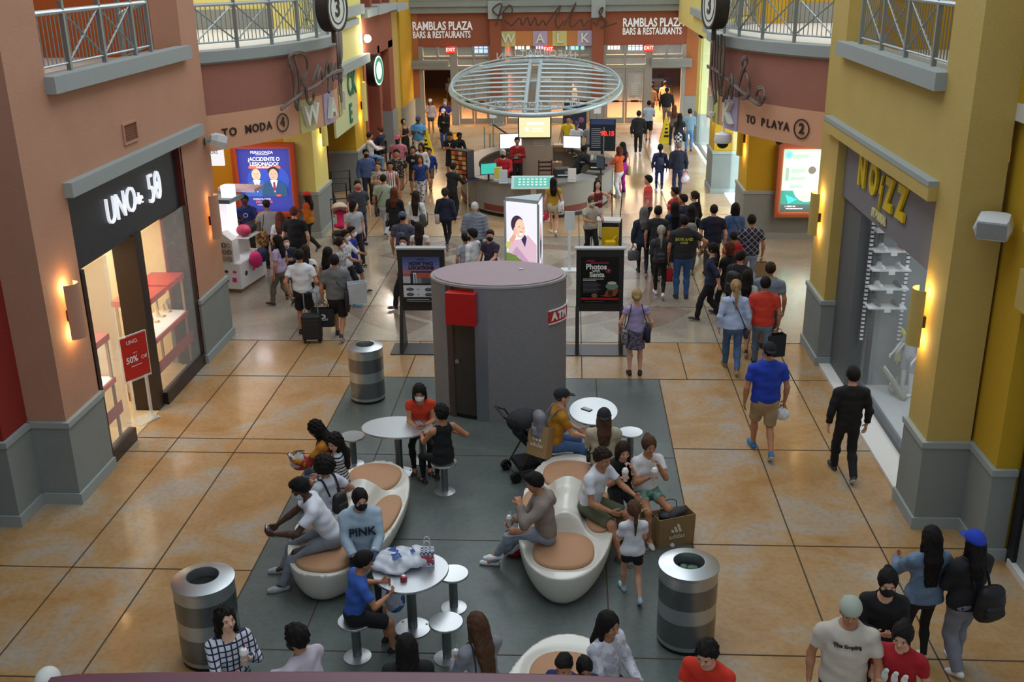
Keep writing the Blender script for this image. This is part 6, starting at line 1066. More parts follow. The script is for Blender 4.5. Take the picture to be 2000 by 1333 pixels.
soft('pet_carrier', 'crimson pet carrier hanging beside the lit column of the cart', 'bag', cartw(.20, .0, 1.16), (.17, .14, .14), '#a83450'); soft('pet_carrier', 'black pet carrier beside the crimson one on the cart', 'bag', cartw(.20, .34, 1.16), (.16, .13, .13), '#1c1c20'); soft('pet_backpack', 'bright pink bag low on the cart counter', 'bag', cartw(.50, -.15, .46), (.15, .13, .2), '#d02870'); soft('pet_backpack', 'navy bag next to the bright pink one on the cart', 'bag', cartw(.50, .2, .50), (.15, .13, .18), '#242a4a'); soft('pet_toy', 'tangle of dark red and gold toys at the cart end', 'toy', cartw(.30, .72, .72), (.14, .14, .2), '#5a2420', pat='blotch', c2='#a88040', ps=20); soft('pet_toy', 'red hanging toy at the top left of the cart', 'toy', cartw(-.36, -.40, 1.62), (.08, .07, .1), '#b82848')
for i in range(12):
    c = ('#8a6a48', '#6a4a38', '#a88a60')[i % 3]; r_, q = divmod(i, 4); o = thing('pet_collar', 'small brown pet collar pegged on the house-shaped end of the toy cart', 'collar', cartw(-.21 + q * .12, -.70, .80 + r_ * .16), math.radians(-9), 'pet collars on the peg tower'); mb = MB(); mb.tube([(.045 * math.cos(t), 0, .05 * math.sin(t)) for t in np.linspace(0, 6.28, 11)[:-1]], .014, n=5, closed=True); mb.build('band', mat(c, .6), o)
# leaning board, dark frames by the left entrance
o = thing('folding_board', 'black A-board with pale icons leaning in the left entrance', 'sign', (-7.15, 30.2, 0), math.radians(62)); mb = MB().at((0, 0, 0), 0, -.28); mb.box(-.3, .3, -.02, .02, 0, 1.15); mb.build('front_board', BLK, o); mb = MB().at((0, .35, 0), 0, .1); mb.box(-.28, .28, 0, .03, 0, 1.05); mb.build('back_board', BLK, o)
mb = MB().at((0, 0, 0), 0, -.28); [mb.box(-.15 + (k % 2) * .18, -.05 + (k % 2) * .18, -.03, -.02, .3 + (k // 2) * .2, .4 + (k // 2) * .2) for k in range(6)]; mb.box(-.2, .2, -.03, -.02, .95, 1.05); mb.build('icon', mat('#b8bcb8'), o)
for i, (x, y) in enumerate(((-6.75, 29.2), (-6.8, 29.9), (-7.0, 31.0))): o = thing('barrier_frame', ('dark metal barrier frame right of the yellow pilaster', 'second dark barrier frame behind the yellow pilaster', 'third dark barrier frame near the black A-board')[i], 'barrier', (x, y, 0), .3 * i); mb = MB(); mb.tube([(-.3, 0, 0), (-.3, 0, 1.1), (.3, 0, 1.1), (.3, 0, 0)], .02); mb.build('frame', BLK, o); mb = MB(); mb.tube([(-.3, 0, .5), (.3, 0, .5)], .015); mb.box(-.38, -.22, -.15, .15, 0, .02); mb.build('cross_bar', BLK, o)
# bar furniture seen through the open doorways
def bar_stool(lab, x, y, grp='dark bar stools inside the restaurants', h=.78):
    o = thing('bar_stool', lab, 'stool', (x, y, 0), random.random(), grp)
    for a, b in ((-.17, -.17), (.17, -.17), (-.17, .17), (.17, .17)): mb = MB(); mb.tube([(a, b, 0), (a * .8, b * .8, h)], .015, n=5); mb.build('leg', BLK, o)
    mb = MB(); mb.box(-.18, .18, -.18, .18, h, h + .05); mb.build('seat', BLK, o); mb = MB(); mb.box(-.17, .17, .14, .18, h + .05, h + .4); mb.build('backrest', BLK, o)
for i, (x, y) in enumerate(((-6.2, 53.5), (-5.6, 53.0), (-5.2, 54.5), (-6.4, 56), (-5.5, 57))): bar_stool('dark bar stool inside the left restaurant doorway', x, y)
for i, (x, y) in enumerate(((3.7, 54.5), (4.3, 54.0), (4.9, 55.0), (4.0, 57), (4.8, 57.5), (3.4, 56.5))): bar_stool('dark bar stool inside the right restaurant doorway', x, y, 'dark bar stools in the right restaurant')
for lab, x, y in (('tall dark bar table inside the left doorway', -5.9, 54.4), ('tall dark bar table inside the right doorway', 4.4, 55.6)): o = thing('bar_table', lab, 'table', (x, y, 0)); mb = MB(); mb.box(-.5, .5, -.4, .4, 1.02, 1.08); mb.build('top', DRK, o); mb = MB(); mb.cyl(.05, .02, 1.02); mb.build('column', BLK, o); mb = MB(); mb.cyl(.3, 0, .02); mb.build('foot', BLK, o)
for i, (x, z, w_, c, e_) in enumerate(((-4.2, 3.1, .9, '#3a6ae0', 2.2), (2.9, 3.15, .7, '#4878d8', 1.8), (-2.4, 3.25, .8, '#d8e8f4', 1.6), (-1.5, 3.25, .5, '#6a58b8', 1.2), (0.1, 3.2, .9, '#2878a8', 1.0), (1.9, 3.2, .6, '#d8f0f4', 1.4))):
    o = thing('restaurant_screen', ('blue lit screen above the left doors', 'blue lit screen above the right doors', 'white lit panel above the middle doors, left', 'violet lit panel above the middle doors', 'teal lit panel above the middle doors, right', 'pale lit panel right of the right pilaster')[i], 'screen', (x, 50.5, z)); mb = MB(); mb.box(-w_ / 2, w_ / 2, 0, .05, -.22, .22); mb.build('case', BLK, o); mb = MB(); [mb.box(-w_ / 2 + .03 + k * w_ / 4, -w_ / 2 + w_ / 4 - .02 + k * w_ / 4, -.01, 0, -.19 + j * .2, -.03 + j * .2) for k in range(4) for j in range(2)]; mb.build('display', em(c, e_), o); mb = MB(); mb.cyl(.015, .2, .8); mb.build('hanger', BLK, o)
o = thing('menu_board', 'dark menu board hung inside the glass right of the right pilaster', 'sign', AY(1239, 176, BY + .6)); mb = MB(); mb.box(-.22, .22, -.02, .02, -.3, .3); mb.build('board', BLK, o); mb = MB(); [mb.box(-.15, .15, -.025, -.02, -.2 + k * .08, -.18 + k * .08) for k in range(6)]; mb.build('menu_text', GRY, o)
for lab, x, y, rz, w_ in (('tall navy poster board behind the information pillar', -.1, 41.5, 0, .55), ('dark narrow board beside the navy poster board', .35, 42.0, 0, .4)): o = thing('poster_board', lab, 'sign', (x, y, 0)); mb = MB(); mb.box(-w_ / 2, w_ / 2, -.03, .03, .3, 1.75); mb.build('panel', mat('#20243a', .5), o); mb = MB(); mb.box(-w_ / 2, w_ / 2, -.2, .2, 0, .03); mb.box(-.03, .03, -.03, .03, 0, .3); mb.build('foot', BLK, o); mb = MB(); mb.sph((0, -.035, 1.0), (.12, .01, .12), n=10); mb.build('artwork', mat('#8a5a6a', .5), o)
o = thing('notice_board', 'framed white notice panel standing in the white shop doorway', 'sign', (5.25, 29.3, 0)); mb = MB(); mb.box(-.28, .28, -.02, .02, .7, 1.9); mb.build('frame', BLK, o); mb = MB(); mb.box(-.25, .25, -.03, -.02, .73, 1.87); mb.build('notice', em('#dce6ea', .6), o); mb = MB(); mb.cyl(.02, 0, .7); mb.cyl(.2, 0, .02); mb.build('stand', BLK, o)

mb = MB(); mb.box(RX + .5, RX + 3.0, 17.0, 17.06, .06, 3.6); struct('trim_17', mb, [mat('#7c8486', .8, name='shop_partition')])
o = thing('lit_banner', 'white lit banner with grey writing hanging under the left balcony', 'banner', (-7.75, 21.5, 3.35)); mb = MB(); mb.box(-.45, .45, -.03, .03, -.28, .3); mb.build('panel', em('#eef0f4', .9), o); text('lettering', 'BUSINESS HOURS', (0, -.035, .0), (1, 0, 0), (0, 0, 1), .11, GRY, o, .003, 0, sx=.8)
# ------------------------------------------------------------------ people
A = np.array
def paper_bag(lab, loc, w_, d, h, rz, col, marks=None, handle=True, hc='#c8b890', fill=None, tilt=0, cat='shopping bag', pat=None):
    o = thing('paper_bag', lab, cat, tuple(loc), math.radians(rz)); 
    if tilt: o.rotation_euler = (math.radians(tilt), 0, math.radians(rz))
    mb = MB(); mb.loft([[(-w_ / 2, -d / 2, 0), (w_ / 2, -d / 2, 0), (w_ / 2, d / 2, 0), (-w_ / 2, d / 2, 0)], [(-w_ / 2 * 1.03, -d / 2 * 1.1, h), (w_ / 2 * 1.03, -d / 2 * 1.1, h), (w_ / 2, d / 2 * 1.1, h), (-w_ / 2, d / 2 * 1.1, h)], [(-w_ / 2 * .98, -d / 2 * 1.0, h), (w_ / 2 * .98, -d / 2 * 1.0, h), (w_ / 2 * .97, d / 2, h), (-w_ / 2 * .97, d / 2, h)], [(-w_ / 2 * .95, -d / 2 * .9, h * .6), (w_ / 2 * .95, -d / 2 * .9, h * .6), (w_ / 2 * .95, d / 2 * .9, h * .6), (-w_ / 2 * .95, d / 2 * .9, h * .6)]])
    mb.build('bag_body', mat(col, .8, var=.08, vs=5, name='paper', **(pat or {})), o, 0)
    if handle: 
        for y in (-d / 2, d / 2): mb = MB(); mb.tube(smooth([(-w_ * .22, y, h - .02), (-w_ * .2, y, h + .09), (0, y, h + .13), (w_ * .2, y, h + .09), (w_ * .22, y, h - .02)], 4), .006, n=5); mb.build('handle', mat(hc, .8), o)
    if fill: S = SD(.03).ell((-.05, 0, h - .02), (w_ * .3, d * .4, .06)).ell((.08, .02, h), (w_ * .25, d * .35, .05)); S.build('contents', mat(fill, .5, bump=.5, bs=40), .014, o)
    if marks: marks(o, w_, d, h)
    return o
def three_stripes(col='#d8cdb8', txt='adidas', face=1):
    def fn(o, w_, d, h):
        m = mat(col, .7)
        for (xs, y, rz) in ((1, -d / 2 * 1.09, 0),):
            mb = MB()
            for k in range(3): x = -.075 + k * .052; hh = .045 + k * .035; mb.prism([(x, 0), (x + .036, 0), (x + .036 - hh * .35, hh), (x - hh * .35, hh)], 0, .004)
            mb2 = MB(); mb2.M = Matrix.Translation((0, y, h * .5)) @ Matrix.Rotation(math.pi / 2, 4, 'X'); mb2.add(mb.v, mb.f); mb2.build('logo', m, o, 0); text('lettering', txt, (0, y - .003, h * .5 - .06), (1, 0, 0), (0, 0, 1), .09, m, o, .002)
    return fn
def hang_bag(name, lab, hand, w_, d, h, rz, col, soft_=False, strap=.12, cat='bag', pat=None, marks=None, sc='#2a2a2c'):
    """a bag hanging from a hand or a shoulder point"""
    x, y, z = hand; o = thing(name, lab, cat, (x, y, z - strap - h), rz)
    if soft_: S = SD(.04).ell((0, 0, h * .42), (w_ / 2, d / 2 + .01, h * .45)).ell((w_ * .15, .01, h * .3), (w_ * .38, d * .5, h * .3)).cap((0, 0, h * .6), (0, 0, h * .98), w_ * .22, .02); S.disp = lambda G: .005 * np.sin(60 * G[..., 0] + 9) * np.sin(45 * G[..., 2]); S.build('bag_body', mat(col, .45, var=.1, vs=12, **(pat or {})), max(.010, min(w_, h) / 22), o)
    else: mb = MB(); mb.box(-w_ / 2, w_ / 2, -d / 2, d / 2, 0, h, 0, min(w_, d, h) * .18); mb.build('bag_body', mat(col, .7, var=.1, vs=8, **(pat or {})), o, 50)
    mb = MB(); k = w_ * .3
    for yy in (-d * .3, d * .3): mb.tube([(-k, yy, h * .93), (-k * .5, yy * .5, h + strap * .6), (0, 0, h + strap), (k * .5, yy * .5, h + strap * .6), (k, yy, h * .93)], .007, n=5)
    mb.build('strap', mat(sc, .6), o)
    if marks: marks(o, w_, d, h)
    return o
def strap_bag(name, lab, P_, side, w_, d, h, col, cross=False, drop=.62, pat=None, sc='#1c1c1e', back=0., cat='bag'):
    """shoulder or cross-body bag resting at the hip of a person"""
    s = P_['s']; fa = P_['fa']; loc = P_['tp'](side * .22, back, .46 - drop); o = thing(name, lab, cat, tuple(loc), fa + math.pi / 2); R_ = rot(fa + math.pi / 2)
    mb = MB(); mb.box(-w_ / 2, w_ / 2, -d / 2, d / 2, -h / 2, h / 2, 0, min(w_, d, h) * .2); mb.build('bag_body', mat(col, .6, var=.1, vs=9, **(pat or {})), o, 50)
    sh = P_['tp']((-side if cross else side) * .10, 0, .535); f_ = P_['tp'](side * .05 if cross else side * .16, .16, .3); b_ = P_['tp'](side * .05 if cross else side * .16, -.16, .3); inv = lambda p: (A(p) - loc) @ R_
    mb = MB(); mb.tube(smooth([(-w_ * .3, 0, h / 2), inv(b_), inv(sh), inv(f_), (w_ * .3, 0, h / 2)], 5), .009, n=5); mb.build('strap', mat(sc, .6), o); return o
def backpack(lab, P_, w_=.30, h=.40, d=.16, col='#1c1c1e', z=.26, off=0., name='backpack'):
    loc = P_['tp'](off, -.20 - d * .25, z); o = thing(name, lab, 'backpack', tuple(loc), P_['fa']); m = mat(col, .6, bump=.2, bs=60, name='bag_cloth')
    S = SD(.03); S.ell((0, 0, -.02), (w_ / 2, d / 2, h / 2)).cap((-w_ * .25, 0, -h * .3), (w_ * .25, 0, -h * .3), d * .46).cap((-w_ * .2, 0, h * .25), (w_ * .2, 0, h * .25), d * .4); pb = S.build('pack_body', m, .013, o); S = SD(.02).cap((-w_ * .22, -d * .42, -h * .22), (w_ * .22, -d * .42, -h * .22), d * .28).cap((-w_ * .2, -d * .42, -h * .1), (w_ * .2, -d * .42, -h * .1), d * .24); S.build('front_pocket', m, .013, pb)
    R_ = rot(P_['fa']); inv = lambda p: (A(p) - loc) @ R_
    for sd in (-1, 1): mb = MB(); mb.tube(smooth([inv(P_['tp'](sd * .09 + off * .5, -.15, z + h * .3)), inv(P_['tp'](sd * .11, -.04, .535)), inv(P_['tp'](sd * .12, .12, .40)), inv(P_['tp'](sd * .14, .10, .22)), inv(P_['tp'](sd * .13, -.13, z - h * .3))], 4), .014, n=5); mb.build('strap', m, o)
    return o
def phone(lab, P_, i=1, big=0):
    p = P_['hands'][i]; o = thing('mobile_phone', lab, 'phone', tuple(p + A([0, 0, .02])), P_['fa']); mb = MB().at((0, 0, 0), 0, -.6); mb.box(-.036, .036, -.005, .005, -.07, .08, 0, .002); mb.build('case', BLK, o); mb = MB().at((0, 0, 0), 0, -.6); mb.box(-.032, .032, -.0065, -.005, -.062, .07); mb.build('screen', mat('#9ab0c4', emit=.3), o); return o
def cup(lab, p, col='#e8dccc', straw='#f0f0f0', s=1.):
    o = thing('drink_cup', lab, 'cup', tuple(p)); mb = MB(); mb.lathe([(.030 * s, 0), (.043 * s, .13 * s)], 0, 18); mb.build('cup_body', mat(col, .3, var=.15, vs=14), o); mb = MB(); mb.lathe([(.045 * s, .13 * s), (.045 * s, .14 * s), (.03 * s, .175 * s), (.012 * s, .185 * s)], 0, 18); mb.build('dome_lid', mat('#f2f0ec', .2), o); mb = MB(); mb.tube([(0, 0, .05 * s), (.015, 0, .25 * s)], .004, n=5); mb.build('straw', mat(straw), o); return o
WK, ST, SI = 'walk', 'stand', 'sit'
P = person
GW, GS = 'people walking in the hall', 'people seated'
# --- bottom edge
p = P('woman in a blue and white plaid shirt sipping a drink by the lower left bin', 436, 1186, 1.66, 215, SI, ('shirt', '#e0e2ea', 'plaid', '#2a3050', 17), ('jeans', '#3a4250'), ('wavy', 'k'), 'p', arms=((-.06, .20, -.12), 'k'), fem=True, head=(10, -8)); cup('whipped cream drink with a red straw held by the woman in plaid', p['hands'][0] - A([0, 0, .06]), '#d8ccc0', '#c02030'); PL = p
p = P('man in a pale lilac T-shirt and black mask reaching left to the woman in plaid', 574, 1222, 1.74, 62, SI, ('tee', '#c8bcc8'), ('pants', '#2a2c30'), ('curly', 'k'), 'm', arms=((.10, .50, -.18), 'k'), mask='#202024', lean=14); PM = p
p = P('woman with long black hair in a black top, seen from behind at the bottom edge', 793, 1240, 1.68, 10, SI, ('sweater', '#141416'), ('leggings', '#1a1a1e'), ('vlong', 'k'), 'm', arms='kk', fem=True, fat=1.08)
p = P('woman with long brown hair in a grey top with a black shoulder strap, lower centre', 929, 1196, 1.68, 35, SI, ('sweater', '#8a8a92'), ('jeans', '#6a7484'), ('vlong', 'n'), 'l', arms=((-.04, .3, -.3), 'k'), fem=True, lean=14); strap_bag('handbag', 'black shoulder bag of the woman with long brown hair', p, -1, .22, .08, .18, '#151517'); cup('small white cup held by the woman with long brown hair', p['hands'][0] - A([0, 0, .05]), '#e8e8e8', '#e0e0e0', .8)
P('dark-haired child in a navy top, left of the two children cut by the bottom edge', 1098, 1286, 1.30, 160, ST, ('tee', '#222a6a'), ('shorts', '#33353a'), ('short', 'k'), 'm', arms='bb', head=(0, 20)); P('dark-haired child with a small ponytail, right of the two children cut by the bottom edge', 1143, 1292, 1.14, 190, ST, ('tee', '#26282e'), ('shorts', '#33353a'), ('pony', 'k'), 'm', arms='bb', head=(0, 18), fem=True)
p = P('woman with long black hair in a shiny silver jacket holding a white spoon', 1192, 1199, 1.66, 228, SI, ('jacket', '#bcbcc8', 'blotch', '#dcdce4', 14), ('jeans', '#2a2e48'), ('vlong', 'k'), 'm', arms=('k', (-.02, .34, -.30)), fem=True, head=(-4, 6)); o = thing('plastic_spoon', 'white plastic spoon in the hand of the woman in silver', 'spoon', tuple(p['hands'][0] + A([.0, 0, .02]))); mb = MB(); mb.tube([(0, 0, -.03), (.01, 0, .08)], .004, n=5); mb.build('handle', WHT, o); mb = MB(); mb.sph((.012, 0, .10), (.014, .005, .022), n=8); mb.build('bowl', WHT, o)
P('man in an orange-red polo with a black mask under his chin, lower right', 1378, 1260, 1.72, 150, SI, ('polo', '#d8341c'), ('pants', '#2a2a2e'), ('curly', 'k'), 'l', arms='kb', head=(0, 14), lean=8)
P('man in a beige T-shirt and backwards sage cap walking toward the viewer', 1664, 1172, 1.80, 168, WK, ('tee', '#cfc4b6'), ('shorts', '#3a3c42'), ('short', 'k'), 'm', fat=1.14, arms='Fd', cap=('#a8aea0', 'back'), head=(0, 8), prints=[('The Empire', .40, .05, '#3a3632', 1)])
P('woman with a hair bun, black mask and black V-neck top behind the man in beige', 1738, 1118, 1.68, 172, WK, ('shirt', '#151517'), ('pants', '#1c1c20'), ('bun', 'k'), 'l', arms='bb', fem=True, mask='#111114', head=(0, 12), spread=.08)
P('woman in a red T-shirt with three white bird shapes, lower right corner', 1764, 1223, 1.62, 150, WK, ('tee', '#a81420'), ('jeans', '#303848'), ('bun', 'k'), 'l', arms='db', fem=True, head=(0, 14), fat=1.1, extra={'birds': 1})
p = P('woman with long black hair in a faded denim jacket and black leggings, lower right', 1822, 1028, 1.64, 8, ST, ('jacket', '#73879e', 'blotch', '#60768e', 6), ('leggings', '#141418'), ('vlong', 'k'), 'm', arms='fb', fem=True, shoe='#d8d4cc', fat=1.05)
p = P('woman in a black jacket, blue cap and grey sweatpants with a black backpack, lower right', 1906, 1036, 1.66, 18, 'step', ('jacket', '#1a1a1e'), ('sweats', '#7c7f8a'), ('long', 'k'), 'm', arms='bb', fem=True, shoe='#dedad6', cap=('#1c3cb0',), fat=1.1); backpack('black backpack with a zip slung on the woman in grey sweatpants', p, .34, .44, .17, '#131315', .10, .10)
P('person in a white cap at the bottom left corner', 88, 1311, 1.72, 185, ST, ('tee', '#c8c0b0'), ('pants', '#3a3c40'), ('short', 'k'), 'm', cap=('#dcdcd4',), arms='dd')
# --- seating area
p = P('young man in white T-shirt and grey jeans bent forward on the left bench', 574, 937, 1.88, 104, SI, ('tee', '#e2e4ec'), ('jeans', '#8a929c'), ('short', 'k'), 'd', arms=((-.02, .42, -.22), (.03, .50, -.40)), lean=25, mask='#c8c8cc', shoe='#a8a8ac', spread=.16, knee=(0, .58), head=(0, 14)); phone('black phone in the hands of the bent young man on the left bench', p, 0)
p = P('woman with an afro, white T-shirt and small black backpack on the left bench', 630, 892, 1.60, 55, SI, ('tee', '#dcdee8'), ('jeans', '#6a7a8c'), ('afro', 'k'), 'm', arms=('k', (.22, .10, -.34)), fem=True, lean=4, hz=1.0, knee=(0, .6)); backpack('small black leather backpack on the woman with an afro', p, .24, .28, .12, '#1c1c1e', .22)
p = P('woman in a pale blue lettered hoodie and black mask on the left bench', 703, 958, 1.66, 196, SI, ('hoodie', '#a8bccc'), ('leggings', '#20222c'), ('pony', 'k'), 'l', arms='kk', fem=True, knee=(0, .52), mask='#131316', fat=1.15, head=(12, 10), prints=[('PINK', .30, .15, '#1c2230', 1)]); o = thing('water_bottle', 'blue water bottle beside the woman in the pale blue hoodie', 'bottle', tuple(p['hands'][0] + A([.03, 0, -.1]))); mb = MB(); mb.lathe([(.034, 0), (.036, .14), (.014, .19), (.014, .21)]); mb.build('bottle_body', mat('#5a8ad0', .1, alpha=.7), o); mb = MB(); mb.cyl(.016, .21, .235); mb.build('cap', WHT, o)
p = P('woman with curly dark hair in a black and white striped top on the left bench', 648, 850, 1.66, 95, SI, ('sweater', '#c8c8cc', 'stripe', '#23242e', 22), ('jeans', '#3a4a60'), ('wavy', 'k'), 'l', arms='kk', fem=True, head=(60, 20))
p = P('long-haired woman in mustard and red at the far end of the left bench', 608, 822, 1.64, 88, SI, ('sweater', '#b87414', 'blotch', '#8c2418', 4), ('jeans', '#6a7a94'), ('wavy', 'k'), 'm', arms='fk', fem=True, lean=14, head=(0, 16)); phone('pale phone held out by the woman in mustard and red', p, 0); hang_bag('plastic_bag', 'red white and green plastic bag on the lap of the woman in mustard', p['hands'][1] + A([.0, -.03, .22]), .26, .16, .26, .3, '#c8ccd0', True, .02, 'shopping bag', dict(pat='blotch', c2='#b83a44', ps=6))
p = P('boy in a blue T-shirt and black striped shorts at the front table', 716, 1077, 1.52, -62, SI, ('tee', '#3a62b8'), ('shorts', '#141418'), ('short', 'k'), 'm', arms=((-.02, .34, -.22), (-.04, .32, -.22)), lean=10, glasses=True, seat=.475, head=(0, 14)); S6 = p
p = P('woman in an orange-red blouse and white mask at the oval table by the cabin', 818, 754, 1.62, 186, SI, ('blouse', '#d03c1c'), ('leggings', '#141418'), ('bob', 'k'), 'm', arms=((-.10, .30, -.24), (-.12, .34, -.26)), fem=True, mask='#e8e8ea', lean=10, head=(0, 16), seat=.475); S7 = p
p = P('woman in a black tank top with curly hair on a stool by the oval table', 861, 790, 1.62, 38, SI, ('tank', '#121214'), ('leggings', '#17171a'), ('curly', 'k'), 'm', arms=('t', (.16, .18, -.22)), fem=True, seat=.475, fat=1.08); S2 = p
p = P('man in a mustard T-shirt and black cap with a grey backpack beside the round table', 1100, 758, 1.74, -72, SI, ('tee', '#b47a14'), ('jeans', '#4a6a98'), ('short', 'n'), 'l', arms='kk', cap=('#15171a',), lean=12, seat=.475); backpack('grey backpack worn by the man in mustard', p, .32, .46, .2, '#77747c', .24); S4 = p
p = P('woman in a beige jumper, backwards black cap and long brown hair, seen from behind', 1180, 797, 1.66, 2, SI, ('sweater', '#b8ac94'), ('leggings', '#7a2848'), ('long', 'n'), 'l', arms='kk', fem=True, cap=('#17181c', 'back'), fat=1.18, seat=.475); S9 = p; strap_bag('waist_bag', 'thin black cross-body strap bag of the woman in the beige jumper', p, -1, .16, .05, .1, '#17171a', True, .4)
p = P('man in a brown hoodie and washed jeans on the left side of the right bench', 1036, 925, 1.74, 92, SI, ('hoodie', '#8a7c72'), ('jeans', '#8c94a4'), ('short', 'k'), 'm', arms=((-.06, .26, .0), 'k'), lean=8, shoe='#e4e4e6', legs=[(-.06, .60, .30), (.16, .66, .075)], head=(0, 16)); cup('small drink cup held by the man in the brown hoodie', p['hands'][1] - A([0, 0, .02]), '#d8d4cc', '#f0f0f0', .8)
p = P('bearded man in a white T-shirt and olive shorts on the right bench', 1182, 879, 1.80, 236, SI, ('tee', '#dadce4'), ('shorts', '#5c6048'), ('curly', 'b'), 'm', arms=((-.02, .42, -.24), (-.02, .30, -.34)), lean=14, spread=.16, shoe='#5a5248', head=(-10, 8), knee=(0, .56));
p = P('boy in a black T-shirt sipping a white milkshake between two adults', 1220, 867, 1.52, 196, SI, ('tee', '#131316'), ('shorts', '#1a1a1e'), ('bob', 'b'), 'l', arms=('h', (-.10, .26, -.10)), head=(0, 12), lean=6); cup('white milkshake held by the boy in black', p['hands'][1] - A([0, 0, .04]))
p = P('woman in a white T-shirt and green denim shorts sipping a milkshake', 1270, 854, 1.68, 200, SI, ('tee', '#e0dcdc'), ('mini', '#5a8478', 'blotch', '#86a89c', 12), ('bun', 'n'), 'm', arms=('h', (-.10, .26, -.12)), fem=True, head=(0, 10), shoe='#c8c0b8'); cup('milkshake held by the woman in green denim shorts', p['hands'][1] - A([0, 0, .04]), '#e0ccc4')
P('small girl in a white T-shirt, black shorts and pale blue shoes with a long ponytail', 1238, 978, 1.28, 12, WK, ('tee', '#dcdce0'), ('mini', '#17171c'), ('pony', 'n'), 'l', arms='bb', fem=True, shoe='#9cc4d0')
# --- right side of the hall
P('boy in a black sweater and black trousers walking away by the right shop window', 1668, 716, 1.73, 2, WK, ('sweater', '#111113'), ('pants', '#131315'), ('short', 'k'), 'l', arms='dd', shoe='#26262c')
p = P('man in a royal blue T-shirt, beige shorts and black cap walking away', 1503, 668, 1.84, 4, WK, ('tee', '#1c3cae'), ('shorts', '#a8906c'), ('short', 'k'), 'm', fat=1.15, arms='dd', cap=('#101012', 'back'), shoe='#2870a8'); hang_bag('plastic_bag', 'small white plastic bag in the hand of the man in royal blue', p['hands'][1], .22, .16, .2, 0, '#dcdee4', True, .03, 'shopping bag')
p = P('man in a red polo shirt and blue jeans carrying a large black bag', 1496, 540, 1.78, -4, WK, ('polo', '#d03a24'), ('jeans', '#6a8098'), ('short', 'k'), 'm', fat=1.06, arms='dd', extra={'collar': '#e8e8e8'}); paper_bag('large black paper bag in the right hand of the man in red', p['hands'][1] - A([0, 0, .52]), .34, .14, .42, 15, '#20262c', hc='#181818')
p = P('woman with a long blonde ponytail in a pale blue shirt and blue jeans', 1438, 546, 1.76, 0, WK, ('shirt', '#b4c4e4'), ('jeans', '#46648c'), ('pony', 'y'), 'l', arms='dd', fem=True, shoe='#7a5a3a'); strap_bag('handbag', 'small dark cross-body bag of the blonde woman in pale blue', p, 1, .2, .07, .16, '#2a3058', True)
p = P('woman with black hair and white top right behind the long blonde ponytail', 1459, 527, 1.66, -6, WK, ('sweater', '#c8c8c4'), ('skirt', '#c0c4b8'), ('long', 'k'), 'm', arms='dd', fem=True); strap_bag('handbag', 'black strap bag of the black-haired woman in white', p, 1, .18, .07, .14, '#17171a', True)
P('broad man in a grey-blue T-shirt ahead of the man in red', 1506, 512, 1.80, -12, WK, ('tee', '#7c8a98'), ('shorts', '#4a4c54'), ('short', 'b'), 'm', fat=1.15, arms='bd')
p = P('man in a dark jacket with a black backpack and face mask looking right', 1448, 489, 1.74, -35, WK, ('jacket', '#1a1c20'), ('pants', '#606468'), ('short', 'k'), 'l', arms='bd', mask='#8a4a4c'); backpack('bulky black backpack on the man looking right', p, .34, .48, .2, '#141417')
P('woman with auburn hair in a black top glancing left', 1424, 472, 1.62, 40, WK, ('tee', '#141416'), ('pants', '#202228'), ('bob', 'r'), 'l', arms='bb', fem=True, head=(25, 0))
P('child in a red top behind the auburn-haired woman', 1433, 452, 1.46, 10, WK, ('tee', '#b01c2c'), ('shorts', '#24262c'), ('short', 'k'), 'm')
p = P('woman in navy top and black trousers striding left across the inlaid circle', 1391, 474, 1.68, 72, WK, ('shirt', '#1c2440'), ('pants', '#15151a'), ('pony', 'k'), 'l', arms='Bd', fem=True, gloves='rolled', shoe='#2a2826')
p = P('man in a dark shirt with a pale diamond pattern and faded jeans', 1469, 419, 1.78, -2, WK, ('tee', '#2a2a36', 'diamond', '#a0a0b0', 7), ('jeans', '#8a9ab4'), ('short', 'k'), 'm', fat=1.1, shoe='#c8c8cc'); paper_bag('brown paper bag carried by the man in the diamond shirt', p['hands'][1] - A([0, 0, .50]), .3, .14, .40, 10, '#9a8060')
p = P('woman in a blue denim jacket ahead of the diamond shirt man', 1437, 396, 1.70, 0, WK, ('jacket', '#4a6a98'), ('pants', '#8a8488'), ('bob', 'k'), 'l', arms='db', fem=True); strap_bag('handbag', 'grey cross-body bag of the woman in the denim jacket', p, 1, .18, .07, .14, '#8a8a90', True)
P('stocky man in a navy polo with pale sleeve edges walking away', 1395, 399, 1.80, 2, WK, ('tee', '#14182c'), ('pants', '#4a4a4e'), ('buzz', 'k'), 'l', fat=1.12, extra={'collar': '#c8c8cc'})
P('man in a black T-shirt with yellow lettering on the back and blue jeans', 1337, 420, 1.88, 0, ST, ('tee', '#26282a'), ('jeans', '#34588c'), ('short', 'k'), 'm', fat=1.18, arms='dp', shoe='#1c1e26', prints=[('SAVE AND', .36, .075, '#c0b82c', -1), ('CARE', .29, .06, '#c0b82c', -1)])
p = P('woman with a long blonde ponytail in black with white trainers and a small backpack', 1292, 440, 1.64, 0, WK, ('sweater', '#3a3a3c'), ('leggings', '#131316'), ('pony', '#a8a090'), 'l', arms='bd', fem=True, shoe='#dcdce0'); backpack('small black backpack on the blonde woman with white trainers', p, .26, .2, .12, '#1a1a1c', .14); hang_bag('gift_bag', 'red paper bag hanging beside the blonde woman with white trainers', p['hands'][1], .16, .08, .3, 0, '#c01c24', False, .06, 'shopping bag')
P('man in a dark short-sleeved shirt between the blonde ponytail and the navy woman', 1286, 402, 1.74, -5, WK, ('polo', '#24262c'), ('pants', '#1e2024'), ('short', 'k'), 'm')
